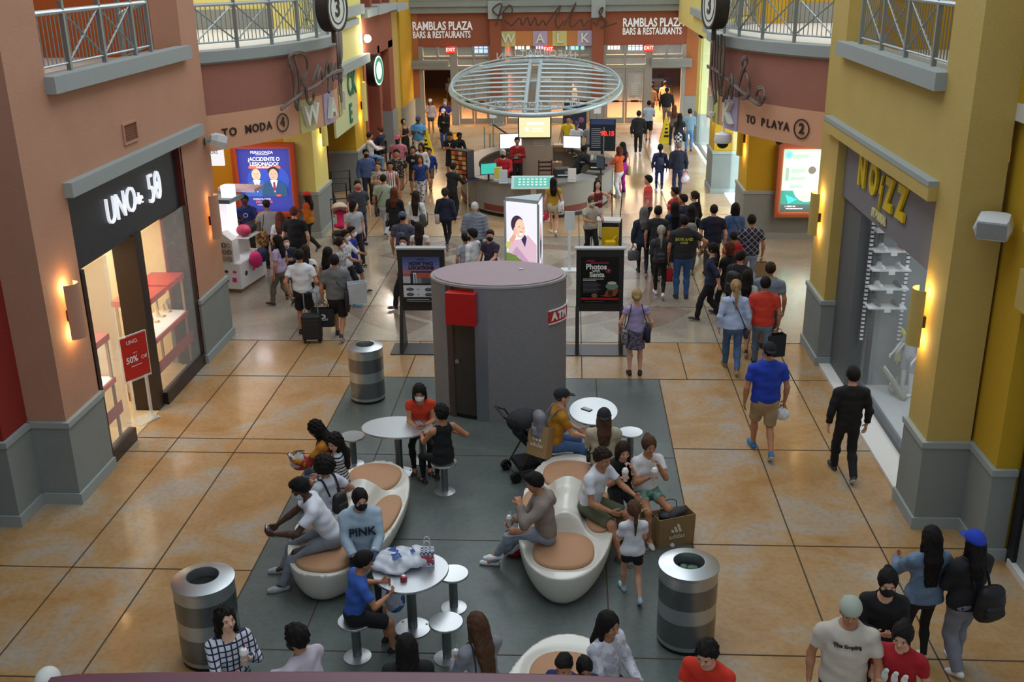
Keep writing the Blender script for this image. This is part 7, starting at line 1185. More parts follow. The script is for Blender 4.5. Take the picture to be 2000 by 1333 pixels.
p = P('woman with ash hair in a navy cardigan and navy trousers carrying a handbag', 1258, 404, 1.66, 2, WK, ('jacket', '#20283c'), ('leggings', '#181c2c'), ('long', 'g'), 'm', fem=True, shoe='#1c1c20'); hang_bag('handbag', 'grey checked handbag in the left hand of the woman in navy', p['hands'][0], .26, .12, .24, .3, '#77777c', False, .12, pat=dict(pat='check', c2='#3a3a40', ps=30))
p = P('woman with very long black hair and denim trousers in the middle of the right group', 1319, 394, 1.64, 2, WK, ('jacket', '#20304c'), ('jeans', '#4a5a74'), ('vlong', 'k'), 'm', fem=True)
P('man in a navy T-shirt seen in profile in the right group', 1334, 379, 1.76, 35, WK, ('tee', '#262848'), ('pants', '#24262c'), ('short', 'k'), 'm', fat=1.08, head=(40, 0))
P('man in a red patterned shirt in profile at the back of the right group', 1318, 365, 1.68, 45, WK, ('tee', '#a82c24', 'floral', '#c8a898', 14), ('shorts', '#2a2c30'), ('short', 'k'), 'm', head=(30, 0))
P('woman with a dark ponytail in black looking left behind the right group', 1356, 373, 1.66, 50, WK, ('sweater', '#15151a'), ('pants', '#1c1c22'), ('pony', 'b'), 'p', fem=True, head=(30, 0))
p = P('woman with long dark hair and a grey backpack in the right group', 1352, 400, 1.64, -8, WK, ('tee', '#1a1a20'), ('pants', '#33363c'), ('long', 'k'), 'm', fem=True); backpack('grey backpack on the long-haired woman in the right group', p, .3, .38, .16, '#807c78')
P('man in a white raglan T-shirt with red sleeves looking left, black shorts', 1266, 342, 1.76, 78, ST, ('tee', '#f0f0f4', 'grad', '#d0140c', .68), ('shorts', '#16161a'), ('short', 'k'), 'l', arms='dd')
p = P('woman with a ponytail in navy top and leggings and white shoes walking away', 1290, 281, 1.56, 2, WK, ('sweater', '#232c50'), ('leggings', '#20285a'), ('pony', 'k'), 'm', fem=True, shoe='#dcdce4', fat=1.05); backpack('small navy backpack on the woman in navy leggings', p, .24, .3, .1, '#1e2648')
p = P('man in a navy jacket carrying a white plastic bag, walking away', 1326, 277, 1.64, 0, ST, ('jacket', '#171d30'), ('jeans', '#262e58'), ('short', 'g'), 'l', fat=1.12, shoe='#2a2c38'); hang_bag('plastic_bag', 'white plastic bag with red print carried by the man in the navy jacket', p['hands'][1], .28, .16, .38, 0, '#dcdce4', True, .03, 'shopping bag', dict(pat='blotch', c2='#d8a0b0', ps=7))
P('man in a black jacket and trousers with white shoes walking away', 1248, 216, 1.68, 0, WK, ('jacket', '#18181c'), ('pants', '#141418'), ('short', 'k'), 'l', shoe='#dcdcd8')
p = P('man in a pale blue T-shirt and black shorts walking toward the doors', 1268, 196, 1.66, -4, WK, ('tee', '#a8b8cc'), ('shorts', '#15151a'), ('buzz', 'k'), 'm', arms='bb')
p = P('large man in a black jumper and grey trousers in the right doorway', 1303, 170, 1.74, -4, WK, ('sweater', '#101014'), ('pants', '#6a6864'), ('buzz', 'k'), 'd', fat=1.2)
P('person in a tan top just beyond the right doorway', 1299, 158, 1.60, -20, WK, ('tee', '#c08a64'), ('shorts', '#6a3a2c'), ('short', 'k'), 'm')
P('person in a brown top half hidden by the grey door post', 1273, 164, 1.66, -20, WK, ('tee', '#8a6a50'), ('pants', '#4a3a30'), ('short', 'k'), 'm')
p = P('woman with long auburn-black hair in a brown top and jeans near the right doorway', 1317, 205, 1.62, 6, WK, ('tee', '#6a5244'), ('jeans', '#2a3048'), ('long', 'r'), 'm', arms='ed', fem=True)
p = P('woman in a black and white checked skirt with a dark shoulder bag', 1328, 221, 1.56, 4, ST, ('tee', '#202024'), ('skirt', '#dcdce0', 'check', '#18181c', 12), ('long', 'k'), 'm', fem=True); strap_bag('handbag', 'dark shoulder bag beside the checked skirt', p, 1, .3, .12, .28, '#17181e')
P('man in a light grey-blue shirt and blue jeans by the right pilaster', 1348, 212, 1.62, -6, ST, ('shirt', '#7c98a8'), ('jeans', '#5a88b8'), ('short', 'k'), 'l', arms='db', gloves='rolled')
# --- information desk
p = P('woman in an orange top and white trousers leaning at the right end of the desk', 1209, 286, 1.58, 48, 'step', ('sweater', '#c85420'), ('pants', '#dcdce2'), ('bob', 'r'), 'm', arms='ff', fem=True, shoe='#e8e8e8', fat=1.1, gloves='rolled')
p = P('woman in a magenta outfit with long dark hair beside the woman in orange', 1216, 277, 1.60, 35, ST, ('tee', '#b4289c'), ('pants', '#b4289c'), ('vlong', 'k'), 'm', arms='fb', fem=True); strap_bag('handbag', 'tan shoulder bag of the woman in magenta', p, 1, .26, .1, .3, '#b09a70')
P('clerk in a black suit with a blue scarf bowing over the right counter', 1143, 284, 1.66, -60, ST, ('jacket', '#111318'), ('pants', '#15171c'), ('short', 'k'), 'd', arms='ff', lean=28, extra={'collar': '#3a6ac0'}, at=None)
PN3 = P('white-haired man in a red shirt and dark mask seated behind the counter', 982, 292, 1.74, 178, SI, ('shirt', '#b81c28'), ('pants', '#202226'), ('short', 'w'), 'l', mask='#201a1c', seat=.66, arms='tt', fat=1.15)
P('person in a dark red shirt half hidden behind the pillar', 1010, 268, 1.64, 190, ST, ('shirt', '#a01820'), ('pants', '#1c1c20'), ('short', 'k'), 'm', arms='bb')
P('man in a yellow T-shirt with a dark mark behind the desk, hand to his face', 1110, 226, 1.66, 182, ST, ('tee', '#d8b81c'), ('shorts', '#2a2c30'), ('short', 'k'), 'm', arms='hd')
P('man in a white jersey and purple cap behind the desk', 1126, 237, 1.64, 176, ST, ('tee', '#d4d4dc'), ('shorts', '#33363c'), ('short', 'k'), 'm', cap=('#3a3468',), arms='db', head=(0, 15))
P('balding man with a grey beard in a grey T-shirt behind the exchange board', 1154, 235, 1.68, 180, ST, ('tee', '#84888c'), ('pants', '#33363a'), ('bald', 'g'), 'l', mask='#c8c4c0')
P('person in dark trousers walking inside the middle restaurant doors', 1141, 158, 1.70, 90, WK, ('tee', '#6a6458'), ('pants', '#4a4a3a'), ('short', 'k'), 'm', at=(.1, 49.2))
p = P('woman in a mustard top and pale shorts with a floral tote, before the desk', 1081, 346, 1.58, 2, WK, ('blouse', '#c0901c'), ('mini', '#c8b8a0'), ('long', 'k'), 'l', fem=True, shoe='#e4e0e0'); strap_bag('tote_bag', 'large white floral tote bag of the woman in mustard', p, 1, .46, .16, .32, '#dcdad4', drop=.50, back=-.1, pat=dict(pat='floral', c2='#4a4650', ps=14))
hang_bag('shopping_bag', 'red and white bag in the left hand of the woman with the floral tote', p['hands'][0], .2, .1, .26, .2, '#d83040', False, .08, 'shopping bag', dict(pat='blotch', c2='#e8e8ec', ps=5))
P('woman in a maroon sleeveless top with long black hair before the desk', 1167, 351, 1.58, 198, ST, ('tank', '#6a1c28'), ('pants', '#d8d8d8'), ('vlong', 'k'), 'l', fem=True, arms='pb', head=(-8, -14))
p = P('cleaner in a grey polo and pale green mask pushing a yellow janitor cart', 1156, 383, 1.60, 205, WK, ('polo', '#b0a898'), ('pants', '#16161a'), ('lowbun', 'n'), 'm', fem=True, mask='#b8d0b8', arms=('f', 'f'), fat=1.12, head=(0, 6)); CLN = p
# --- centre
p = P('bald man in a grey quilted puffer jacket seen from behind', 927, 394, 1.74, -6, WK, ('puffer', '#7c8490'), ('jeans', '#4a4e58'), ('buzz', 'w'), 'l', fat=1.1)
p = P('boy in a white long-sleeved top and black mask facing left behind the cabin', 921, 447, 1.62, 60, WK, ('sweater', '#dcdee4'), ('pants', '#2a2c34'), ('curly', 'k'), 'l', mask='#15151a', head=(25, 0)); strap_bag('shoulder_bag', 'black bag with a pale trim behind the boy in white', p, 1, .24, .12, .3, '#1e2024')
P('person in a light grey T-shirt partly behind the boy in white', 908, 455, 1.44, 30, WK, ('tee', '#a8acb4'), ('shorts', '#26262c'), ('short', 'k'), 'm')
P('boy in a dark purple T-shirt and black mask, hands clasped, behind the cabin', 957, 449, 1.56, 150, ST, ('tee', '#3a3048'), ('shorts', '#302c34'), ('short', 'b'), 'l', mask='#101014', arms='kk', head=(25, 5))
p = P('woman in a navy hooded jacket with a cream shoulder bag walking away', 869, 367, 1.60, -10, WK, ('jacket', '#1c2238'), ('leggings', '#16161c'), ('lowbun', 'b'), 'm', fem=True, fat=1.14, shoe='#2c3040'); strap_bag('handbag', 'cream shoulder bag of the woman in the navy jacket', p, -1, .26, .12, .26, '#d0b8ac', drop=.5)
p = P('man in black with grey shoes using the rack left of the desk', 886, 318, 1.62, -35, ST, ('jacket', '#17171b'), ('pants', '#1a1a1f'), ('short', 'k'), 'm', arms='ff', lean=10, shoe='#b8b8bc')
P('man in a black T-shirt with a white print looking down beside the hall centre', 877, 259, 1.66, 170, ST, ('tee', '#121216'), ('shorts', '#17171c'), ('short', 'k'), 'm', arms='bb', head=(0, 25), prints=[('Y', .36, .16, '#d8d8d8', 1)])
P('person in black bending over the yellow framed case by the desk', 898, 259, 1.60, 215, ST, ('jacket', '#121214'), ('pants', '#16161a'), ('short', 'k'), 'd', arms='kk', lean=30)
p = P('woman in a black coat and white cap in front of the purple T-shirt', 865, 213, 1.60, 172, ST, ('jacket', '#131317'), ('jeans', '#2c4a80'), ('long', 'k'), 'm', fem=True, cap=('#dcdce0',), arms='bk', head=(0, 20), extra={'hem': -.28}, fat=1.1)
P('blond man in a purple T-shirt and pale mask near the left doorway', 869, 193, 1.66, 175, ST, ('tee', '#3a2c6a'), ('shorts', '#22222a'), ('short', 'y'), 'l', mask='#c8ccd4', arms='bd', fat=1.1)
P('woman in a pale pink hooded top, white cap and denim shorts near the left doorway', 840, 193, 1.52, 182, ST, ('hoodie', '#d0b8b4'), ('mini', '#4a4a60'), ('long', 'b'), 'm', fem=True, cap=('#e0dcdc',), arms='dh', shoe='#dcdcdc')
P('big man in a sky blue polo and printed cap drinking, behind a pushchair', 816, 227, 1.70, 176, ST, ('polo', '#5a98cc'), ('shorts', '#c8c0ac'), ('short', 'k'), 'd', fat=1.25, cap=('#38406a',), arms='bb')
P('woman in a black sleeveless top with her head tilted up by the grey wall base', 787, 232, 1.64, 215, ST, ('tank', '#15151a'), ('leggings', '#16161c'), ('lowbun', 'k'), 'm', fem=True, head=(0, -24), arms='bb')
P('man in a pink polo, pink cap and dark mask walking toward the viewer', 776, 264, 1.74, 176, ST, ('polo', '#c07080'), ('shorts', '#b8a080'), ('short', 'k'), 'd', cap=('#c84a64',), mask='#1c181c', fat=1.2)
P('man in a dark leaf-patterned shirt behind the couple on the left', 774, 291, 1.76, 180, WK, ('tee', '#302828', 'floral', '#a8988c', 16), ('shorts', '#8a5a44'), ('short', 'k'), 'm', fat=1.1)
p = P('woman in a royal blue blouse and floral trousers walking toward the viewer', 820, 303, 1.58, 182, WK, ('blouse', '#1c3a78'), ('pants', '#c8c4cc', 'floral', '#2c2c3c', 12), ('long', 'n'), 'm', fem=True, fat=1.12)
strap_bag('handbag', 'pale cross-body bag of the woman in royal blue', p, 1, .2, .08, .18, '#a8a098', True)
P('teenager in a black T-shirt with a white print left of the curly-haired woman', 806, 285, 1.54, 176, ST, ('tee', '#141418'), ('shorts', '#2a2a2e'), ('short', 'k'), 'm', prints=[('EM', .33, .1, '#c8c8c8', 1)])
P('woman in a white blouse with curly brown hair behind the woman in royal blue', 822, 279, 1.56, 170, ST, ('shirt', '#dcdcdc'), ('pants', '#8a8478'), ('wavy', 'b'), 'm', fem=True)
P('small boy in a bright blue long-sleeved top and grey shorts', 838, 289, 1.36, 178, WK, ('sweater', '#1c3488'), ('shorts', '#6a5c50'), ('short', 'k'), 'm', shoe='#2a2a30')
P('masked man in a denim jacket over dark red, by the left pilaster', 714, 291, 1.70, 205, ST, ('jacket', '#4a5c88'), ('pants', '#22242a'), ('short', 'k'), 'm', mask='#101014', extra={'collar': '#7c1828'}, fat=1.05)
P('woman with glasses in a grey floral top, left of the striped top', 738, 316, 1.60, 172, ST, ('tee', '#a89c90', 'floral', '#3c3434', 18), ('pants', '#23252a'), ('short', 'n'), 'l', fem=True, glasses=True, arms='bb', fat=1.15)
P('woman in a red and white striped dress with a white scarf', 762, 315, 1.58, 180, ST, ('blouse', '#d8d0d4', 'vstripe', '#a82c40', 16), ('skirt', '#d8d0d4', 'vstripe', '#a82c40', 16), ('short', 'k'), 'm', fem=True)
PN1 = P('woman in a navy coat sitting on a tall stool against the red wall', 742, 247, 1.66, 70, SI, ('jacket', '#1c2440'), ('pants', '#1a1e30'), ('short', 'r'), 'l', fem=True, arms='ff', seat=.78, zoff=0, knee=(.3, .34), shoe='#d0d0d0', legs=[(-.1, .38, .36), (.1, .38, .36)])
PN2 = P('person in a white top half hidden behind the tall stool by the red wall', 722, 258, 1.62, -60, SI, ('sweater', '#d8d8e0'), ('jeans', '#6a98c0'), ('short', 'k'), 'm', seat=.78, legs=[(-.1, .38, .36), (.1, .38, .36)], arms='ff')
p = P('man in a pale green T-shirt and white trousers with a cross-body strap', 748, 340, 1.74, -4, WK, ('tee', '#9cac94'), ('pants', '#c4ccd4'), ('buzz', 'k'), 'm', fat=1.12); strap_bag('shoulder_bag', 'dark cross-body bag of the man in pale green', p, -1, .22, .09, .22, '#3a3a3c', True)
p = P('woman with auburn hair in a black dress holding a small black bag', 769, 366, 1.64, -2, ST, ('sweater', '#121216'), ('skirt', '#121216'), ('long', 'r'), 'l', fem=True, arms='bb'); strap_bag('handbag', 'small black bag of the auburn-haired woman in black', p, -1, .18, .08, .16, '#1c1416')
p = P('woman with long brown hair in a white top carrying a dark olive tote', 812, 372, 1.62, -12, WK, ('sweater', '#dcdcdc'), ('pants', '#15161c'), ('vlong', 'b'), 'm', fem=True); strap_bag('tote_bag', 'dark olive tote on the woman with long brown hair and white top', p, 1, .36, .12, .34, '#3c3e38', drop=.42, back=-.05)
P('man in a charcoal T-shirt and red mask beside the grey pilaster base', 698, 352, 1.72, 205, ST, ('tee', '#3a3c44'), ('jeans', '#2a3450'), ('short', 'k'), 'l', mask='#a84050', fat=1.1)
p = P('woman with black hair in a light grey T-shirt looking right beside a pushchair', 691, 391, 1.64, 215, WK, ('tee', '#a8acb4'), ('pants', '#16161c'), ('bob', 'k'), 'l', fem=True, head=(45, 0), arms='dd', shoe='#16161a'); PW = p
p = P('man in a dark shirt and camouflage cap with a backpack walking away', 786, 413, 1.74, -5, ST, ('tee', '#4a4c5c'), ('shorts', '#33353c'), ('short', 'k'), 'm', cap=('#5a6470', 'x', 'blotch', '#283044', 22), fat=1.08); backpack('slim grey backpack on the man in the camouflage cap', p, .26, .36, .10, '#44465a')
P('woman with long black hair in a white lace top seen from behind', 819, 433, 1.62, -8, ST, ('blouse', '#d8ccc4'), ('skirt', '#3a3a44'), ('vlong', 'b'), 'm', fem=True)
P('boy in a white T-shirt, black trousers, sandals and white mask behind the left poster stand', 787, 460, 1.64, 120, 'walk2', ('tee', '#dcdce0'), ('pants', '#15151a'), ('short', 'k'), 'm', mask='#dcdce4', head=(55, 0), shoe='#2a2420')
P('boy in a blue T-shirt and white mask, rear of the masked family on the left', 686, 442, 1.56, -95, WK, ('tee', '#1c3490'), ('shorts', '#1e2430'), ('short', 'k'), 'm', mask='#e0e0e8')
P('woman in a white blouse and white mask, middle of the masked family on the left', 674, 449, 1.58, -100, WK, ('shirt', '#d8d8dc'), ('pants', '#22242c'), ('short', 'k'), 'm', fem=True, mask='#dcdce4', gloves='rolled', arms='fd')
p = P('woman in a black and white leopard print top, nearest of the masked family', 664, 463, 1.58, -100, WK, ('tee', '#b8b8bc', 'floral', '#26262c', 26), ('pants', '#50545c'), ('lowbun', 'b'), 'm', fem=True, mask='#d0d0d8', arms='fd', shoe='#3a98b8')
p = P('woman with shoulder-length black hair in a white top next to the man in grey', 640, 482, 1.62, -25, WK, ('blouse', '#c8c8cc'), ('pants', '#22242c'), ('long', 'k'), 'm', fem=True)
p = P('man in a grey T-shirt and black shorts carrying shopping bags, seen from behind', 652, 497, 1.76, 6, WK, ('tee', '#6a6c6e'), ('shorts', '#131317'), ('short', 'k'), 'm', fat=1.18, shoe='#26262c'); MG = p; strap_bag('shoulder_bag', 'black shoulder satchel of the man in the grey T-shirt', p, 1, .34, .08, .44, '#1c1e22', True, .5, back=-.12)
paper_bag('large white paper bag held against the right side of the man in grey', p['tp'](.40, -.10, -.12), .36, .12, .44, 25, '#c4ccd4', handle=False, tilt=8)
paper_bag('black paper bag with a white oval logo held by the man in grey', p['hands'][0] + A([-.05, 0, -.5]), .44, .14, .38, 6, '#242426', hc='#1a1a1c', marks=lambda o, w_, d, h: (text('logo', 'O', (0, -d / 2 * 1.12, h * .58), (1, 0, 0), (0, 0, 1), .12, WHT, o, .002, .006, sx=1.3), text('lettering', 'OAKLEY', (0, -d / 2 * 1.12, h * .42), (1, 0, 0), (0, 0, 1), .06, WHT, o, .002, .001)))
p = P('woman in a black and white polka dot top behind the man in the white T-shirt', 596, 478, 1.60, -10, WK, ('blouse', '#e0e0e0', 'floral', '#18181c', 9), ('leggings', '#17171c'), ('long', 'b'), 'm', fem=True)
p = P('man in a white T-shirt and black shorts holding a suitcase handle, seen from behind', 584, 487, 1.76, 4, ST, ('tee', '#dcdfe4'), ('shorts', '#1a181c'), ('short', 'k'), 'm', arms=((.02, -.14, -.46), (.05, .06, -.44)), fat=1.08, shoe='#1c1c20'); MS = p
hang_bag('plastic_bag', 'pale plastic bag between the man in the white T-shirt and the man in grey', p['tp'](.30, -.05, .16), .22, .1, .44, .2, '#b8c4cc', True, .02, 'shopping bag')
P('person in a lilac T-shirt and grey trousers striding left', 540, 459, 1.60, 75, WK, ('tee', '#b8a4c4'), ('pants', '#6a6258'), ('long', 'k'), 'm', shoe='#24242c')
P('masked child in dark clothes behind the person in lilac', 558, 462, 1.40, 200, ST, ('jacket', '#24283c'), ('pants', '#2a2c34'), ('short', 'k'), 'l', mask='#e0e0e8', arms='bb')
P('man in a plain black T-shirt seen from behind near the billboard', 573, 404, 1.78, 4, ST, ('tee', '#0f0f12'), ('pants', '#121216'), ('short', 'r'), 'l', fat=1.1)
p = P('woman with reddish hair in a white T-shirt near the toy cart', 546, 414, 1.62, -5, ST, ('tee', '#d0d2d8'), ('pants', '#22242a'), ('long', 'r'), 'l', fem=True); strap_bag('shoulder_bag', 'black shoulder bag of the woman with reddish hair', p, -1, .22, .09, .24, '#16161a', True, .6)
p = P('young man in a grey T-shirt and black cap talking to the cart seller', 519, 390, 1.70, 30, ST, ('tee', '#b0b2b4'), ('pants', '#15151a'), ('short', 'k'), 'm', arms='fd', cap=('#121216',)); strap_bag('belt_bag', 'black belt bag on the young man in the cap', p, -1, .26, .1, .12, '#141418', False, .42, back=-.1)
P('cart seller in a royal blue T-shirt with a white round print', 477, 381, 1.70, 190, ST, ('tee', '#1c2c78'), ('pants', '#22242c'), ('short', 'k'), 'd', arms='fb', fat=1.1, glasses=True, prints=[('O', .33, .16, '#c8ccd8', 1)])
P('person in a red, green and yellow outfit and red cap striding by the yellow pilaster', 598, 374, 1.56, 80, 'walk2', ('jacket', '#d8b020', 'grad', '#b82010', .70), ('pants', '#16161c'), ('long', 'k'), 'd', cap=('#c02420',), arms='db', shoe='#3a2c2c', extra={'collar': '#2a8a4a'})
p = P('woman in a lavender blouse and patterned skirt with two shoulder bags, walking away', 1244, 565, 1.60, 2, ST, ('blouse', '#a896c0'), ('skirt', '#77687c', 'blotch', '#4c4454', 18), ('lowbun', 'y'), 'l', fem=True, fat=1.08, shoe='#1e1c20', arms='oo', sole='#3a3434'); strap_bag('tote_bag', 'navy shoulder bag on the right of the woman in lavender', p, 1, .30, .1, .30, '#1c2038', drop=.50); strap_bag('tote_bag', 'grey patterned shoulder bag on the left of the woman in lavender', p, -1, .30, .1, .28, '#8a8488', drop=.55, pat=dict(pat='floral', c2='#3a363c', ps=16))
# stools under the seated people
for q, l in ((S2, 'steel stool under the woman in the black tank top'), (S4, 'steel stool under the man in the mustard shirt'), (S6, 'steel stool under the boy in the blue shirt'), (S7, 'steel stool under the woman in the orange-red blouse'), (S9, 'steel stool under the woman in the beige jumper'), (PL, 'steel stool under the woman in plaid'), (PM, 'steel stool under the man in lilac')): stool(l, q['loc'][0], q['loc'][1])
# --- things people put down
p = FL(612, 668); o = thing('suitcase', 'black cabin suitcase with raised handle behind the man in the white T-shirt', 'suitcase', p, .1); m = mat('#1c1c1f', .6, bump=.2, bs=90)
mb = MB(); mb.box(-.19, .19, -.12, .12, .06, .58, 0, .03); mb.build('shell', m, o, 40); mb = MB(); mb.box(-.16, .16, -.135, -.12, .12, .5, 0, .005); mb.build('front_pocket', m, o); mb = MB(); mb.tube([(-.13, .05, .56), (-.13, .05, 1.0), (.13, .05, 1.0), (.13, .05, .56)], .012); mb.build('handle', GRY, o)
for x in (-.15, .15):
    for y in (-.08, .08): mb = MB(); mb.sph((x, y, .03), (.03, .03, .03), n=8); mb.build('wheel', BLK, o)
mb = MB(); mb.box(-.11, .11, -.14, -.12, .07, .09); mb.build('trim_strip', STEEL, o)
paper_bag('big brown paper bag with a three-stripe logo standing right of the woman in green shorts', FL(1312, 1058), .50, .24, .42, 22, '#8c7048', three_stripes(), True, '#4a3a28', '#26262c', cat='shopping bag'); paper_bag('tall brown paper bag behind the small girl', FL(1255, 1060), .34, .16, .40, 12, '#8a7450', None)
hang_bag('plastic_bag', 'white plastic bag with a red heart shape under the man in the brown hoodie', FL(1003, 1085) + A([0, 0, .36]), .30, .2, .34, .2, '#d8d8dc', True, .02, 'shopping bag', dict(pat='blotch', c2='#b82434', ps=4.5))
T3Z = .752; o = thing('plastic_bag', 'white plastic shopping bag with blue lettering spread on the front table', 'shopping bag', (-1.86, 10.0, T3Z)); S = SD(.05).ell((0, 0, .07), (.30, .20, .085)).ell((.18, .06, .08), (.16, .14, .08)).ell((-.2, -.12, .04), (.14, .10, .05)).ell((-.05, -.2, .03), (.12, .08, .035)); S.disp = lambda G: .008 * np.sin(38 * G[..., 0] + 20 * G[..., 1]) * np.sin(33 * G[..., 1]); S.cuts = [((0, 0, .0), (0, 0, -1))]; S.build('bag_body', mat('#d0d4dc', .35, var=.08, vs=9), .012, o)
RB = mat('#2a5aa8', .5); text('lettering', 'ROSS', (-.08, -.06, .16), (.4, -.9, .1), (.9, .35, .35), .13, RB, o, .002, .004); text('lettering', 'DRESS', (.10, .02, .165), (.4, -.9, .1), (.9, .35, .3), .06, RB, o, .002, .002)
paper_bag('small white paper gift bag with navy checks and red lettering on the front table', (-1.58, 9.98, T3Z), .15, .09, .20, 8, '#e0e0e8', lambda o, w_, d, h: ([MB().box(-w_ / 2 - .004, w_ / 2 + .004, -d / 2 * 1.1 - .003, d / 2 * 1.1 + .003, z0, z0 + .035).build('check_band', mat('#e0e0e8', .7, pat='check', c2='#1c2460', ps=45), o) for z0 in (.02, .155)], [text('lettering', t_, (0, -d / 2 * 1.12 - .004, z_), (1, 0, 0), (0, 0, 1), .048, mat('#c02430'), o, .002, .002, sx=.8) for t_, z_ in (('BATH &', .128), ('BODY', .098), ('WORKS', .066))]), True, '#d8d8d8')
o = thing('cola_can', 'small red can lid lying on the front table', 'can', (-1.80, 9.66, T3Z)); mb = MB(); mb.lathe([(.035, 0), (.04, .02), (.036, .05), (.02, .055)]); mb.build('can_body', mat('#a81c24', .35), o); mb = MB(); mb.cyl(.02, .055, .06); mb.build('rim', STEEL, o)
hang_bag('plastic_bag', 'blue and white plastic bag hanging under the front table edge', (-1.93, 9.72, .70), .22, .14, .36, .3, '#c8d0dc', True, .03, 'shopping bag', dict(pat='blotch', c2='#3a6ab0', ps=6))
o = thing('mobile_phone', 'black phone lying on the round table by the woman in beige', 'phone', (.24, 14.28, T3Z), .9); mb = MB(); mb.box(-.04, .04, -.08, .08, 0, .01); mb.build('case', BLK, o); mb = MB(); mb.box(-.036, .036, -.075, .075, .01, .0112); mb.build('screen', mat('#22242a', .1), o)
o = thing('mobile_phone', 'small pale phone on the oval table by the cabin', 'phone', (-2.20, 13.72, T3Z), .5); mb = MB(); mb.box(-.035, .035, -.07, .07, 0, .01); mb.build('case', WHT, o); mb = MB(); mb.box(-.032, .032, -.065, .065, .01, .0112); mb.build('screen', mat('#8a929c', .1), o)
# pushchairs
def stroller(lab, p, rz, hood, body, s=1.):
    o = thing('pushchair', lab, 'pushchair', tuple(p), math.radians(rz), 'pushchairs'); FR = mat('#2a2a2c', .4, .4)
    for x in (-.22, .22):
        mb = MB(); mb.tube([(x, .30, .09), (x, .0, .5), (x, -.28, .98), (x, -.38, 1.02)], .013); mb.build('frame_tube', FR, o); mb = MB(); mb.tube([(x, -.25, .09), (x, .0, .5), (x, .12, .62)], .013); mb.build('frame_tube', FR, o)
        for y in (.32, -.27):
            for dx in (-.02, .02): mb = MB(); mb.tube([(x + dx + .012, y, .08), (x + dx - .012, y, .08)], .078, n=16); mb.build('wheel', BLK, o)
    mb = MB(); mb.tube([(-.22, -.27, .12), (.22, -.27, .12)], .01); mb.tube([(-.22, .30, .12), (.22, .30, .12)], .01); mb.build('axle', FR, o); mb = MB(); mb.box(-.19, .19, -.2, .18, .16, .24); mb.build('basket', mat('#1c1c1e', .8), o)
    S = SD(.03).cap((-.14, .1, .44), (.14, .1, .44), .06).cap((-.14, -.16, .74), (.14, -.16, .74), .05).cap((0, .1, .42), (0, -.15, .72), .09); S.build('seat', mat(body, .8), .02, o); S = SD(.03); S.ell((0, -.06, .86), (.22, .26, .17), cut=[((0, 0, .86), (0, .5, -.86))]); S.ell((0, .03, .80), (.17, .2, .15), sub=True); S.build('hood', mat(hood, .8), .02, o); mb = MB(); mb.tube([(-.22, -.38, 1.02), (-.22, -.42, 1.05), (.22, -.42, 1.05), (.22, -.38, 1.02)], .018); mb.build('handle', BLK, o); return o
stroller('black pushchair loaded with a paper bag beside the man in mustard', FL(1032, 925), -68, '#1e1e22', '#26262c'); paper_bag('brown paper bag with a white logo resting in the black pushchair', FL(1032, 925) + A([.16, -.30, .44]), .34, .16, .46, -35, '#a08054', three_stripes('#dcd4c4'), False, tilt=-14); hang_bag('plastic_bag', 'crumpled pale plastic in the top of the black pushchair', FL(1032, 925) + A([-.08, .05, 1.0]), .24, .2, .2, 0, '#b8c0cc', True, .01, 'shopping bag')
stroller('beige-hooded pushchair with a pink blanket beside the woman in grey', FL(668, 470), 195, '#c8b8a8', '#c81c60'); stroller('grey-hooded pushchair in front of the man in sky blue', FL(818, 300), 180, '#a8acb0', '#2a2a30')
for q_, l, hh in ((PN1, 'dark tall stool under the woman in the navy coat', .76), (PN2, 'dark tall stool under the person in white by the red wall', .76), (PN3, 'dark stool under the white-haired clerk behind the counter', .64)): bar_stool(l, q_['loc'][0], q_['loc'][1], None, hh)
o = thing('high_table', 'small high table between the two people by the red wall', 'table', (-6.62, 35.55, 0)); mb = MB(); mb.box(-.2, .2, -.25, .25, 1.0, 1.04); mb.build('top', DRK, o); mb = MB(); mb.cyl(.04, .02, 1.0); mb.build('column', BLK, o); mb = MB(); mb.cyl(.2, 0, .02); mb.build('foot', BLK, o)
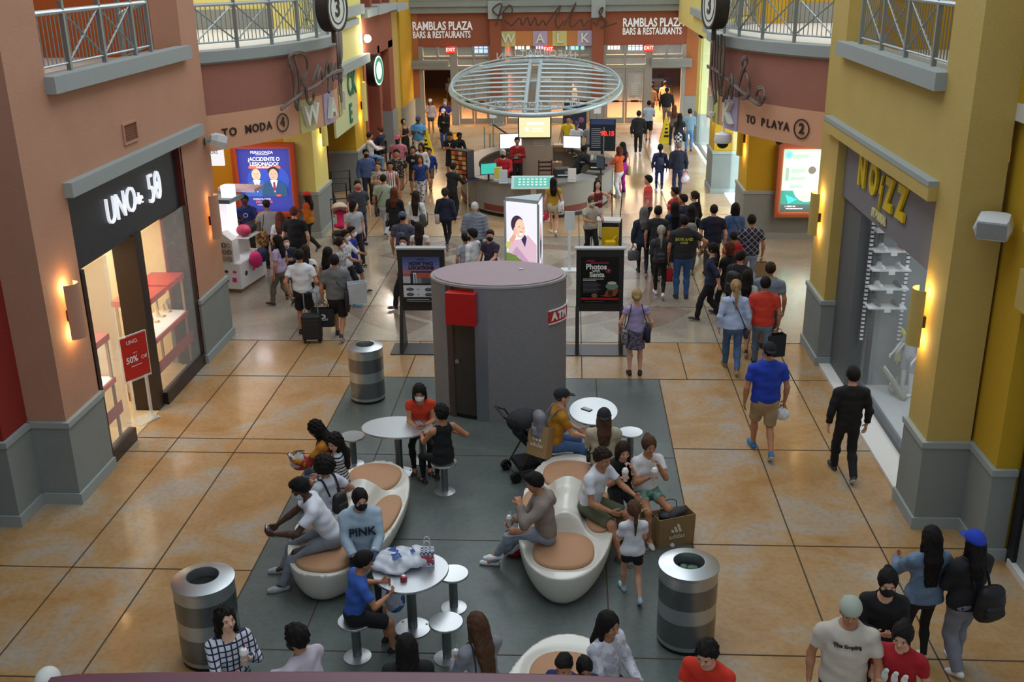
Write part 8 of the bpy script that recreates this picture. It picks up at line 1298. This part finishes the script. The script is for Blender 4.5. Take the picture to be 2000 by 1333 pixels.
# janitor cart
q = FL(1180, 500); o = thing('janitor_cart', 'yellow and black janitor cart with mop bucket, bottles and poles', 'cart', tuple(q), math.radians(-6)); YL = mat('#d8b408', .45); BKK = mat('#1e1e20', .5)
mb = MB(); mb.box(-.42, .42, -.24, .24, .10, .16); mb.build('deck', BKK, o); mb = MB(); mb.box(-.40, .40, -.22, .22, .90, .96, 0, .01); mb.build('top_tray', mat('#c8c8c8', .5), o); mb = MB(); [mb.box(x - .02, x + .02, y - .02, y + .02, .16, .92) for x in (-.40, .40) for y in (-.22, .22)]; mb.build('corner_posts', BKK, o); mb = MB(); mb.box(-.06, .36, -.18, .18, .40, .90, 0, .02); mb.build('bag_frame', BKK, o); mb = MB(); mb.loft([[(-.05, -.21, .25), (.35, -.21, .25), (.35, -.19, .25), (-.05, -.19, .25)], [(-.06, -.24, .80), (.37, -.24, .80), (.37, -.21, .80), (-.06, -.21, .80)]]); mb.build('yellow_bag', YL, o)
for x in (-.36, .36):
    for y in (-.2, .2): mb = MB(); mb.sph((x, y, .05), (.03, .05, .05), n=8); mb.build('wheel', BLK, o)
o = thing('mop_bucket', 'yellow mop bucket with wringer on the near side of the janitor cart', 'bucket', tuple(q + A([.12, -.48, 0])), .1); mb = MB(); mb.lathe([(.13, .05), (.19, .36), (.2, .37), (.18, .36), (.13, .1)], 0, 24); mb.build('bucket', YL, o); mb = MB(); mb.box(-.12, .14, -.08, .1, .3, .52, 0, .02); mb.build('wringer', YL, o); mb = MB(); mb.tube([(.05, .05, .5), (.18, .1, .62)], .02); mb.build('wringer_handle', YL, o)
for (a, b, l) in (((-.34, -.26, 0), (-.32, -.2, 1.45), 'upright mop pole on the left of the janitor cart'), ((.36, .26, .2), (.44, .34, 1.75), 'tall slanting broom pole on the right of the janitor cart'), ((.20, .27, .2), (.18, .30, 1.5), 'short dark pole at the back of the janitor cart')): w0 = q + A(a); o = thing('cleaning_pole', l, 'broom', tuple(w0)); mb = MB(); mb.tube([(0, 0, 0), tuple(A(b) - A(a))], .013); mb.build('pole', BLK, o); mb = MB(); mb.sph(tuple(A(b) - A(a)), (.03, .03, .05), n=8); mb.build('grip', mat('#3a3a3c'), o)
o = thing('wall_map_case', 'small yellow framed case beside the bending person in black', 'case', tuple(FL(893, 330) + A([0, 0, .0])), .2); mb = MB(); mb.box(-.14, .14, -.03, .03, .85, 1.3); mb.build('frame', mat('#d09030', .5), o); mb = MB(); mb.cyl(.02, 0, .85); mb.cyl(.15, 0, .02); mb.build('stand', BLK, o); mb = MB(); mb.box(-.1, .1, -.035, -.03, .9, 1.25); mb.build('picture', mat('#e8a838', emit=.3), o)
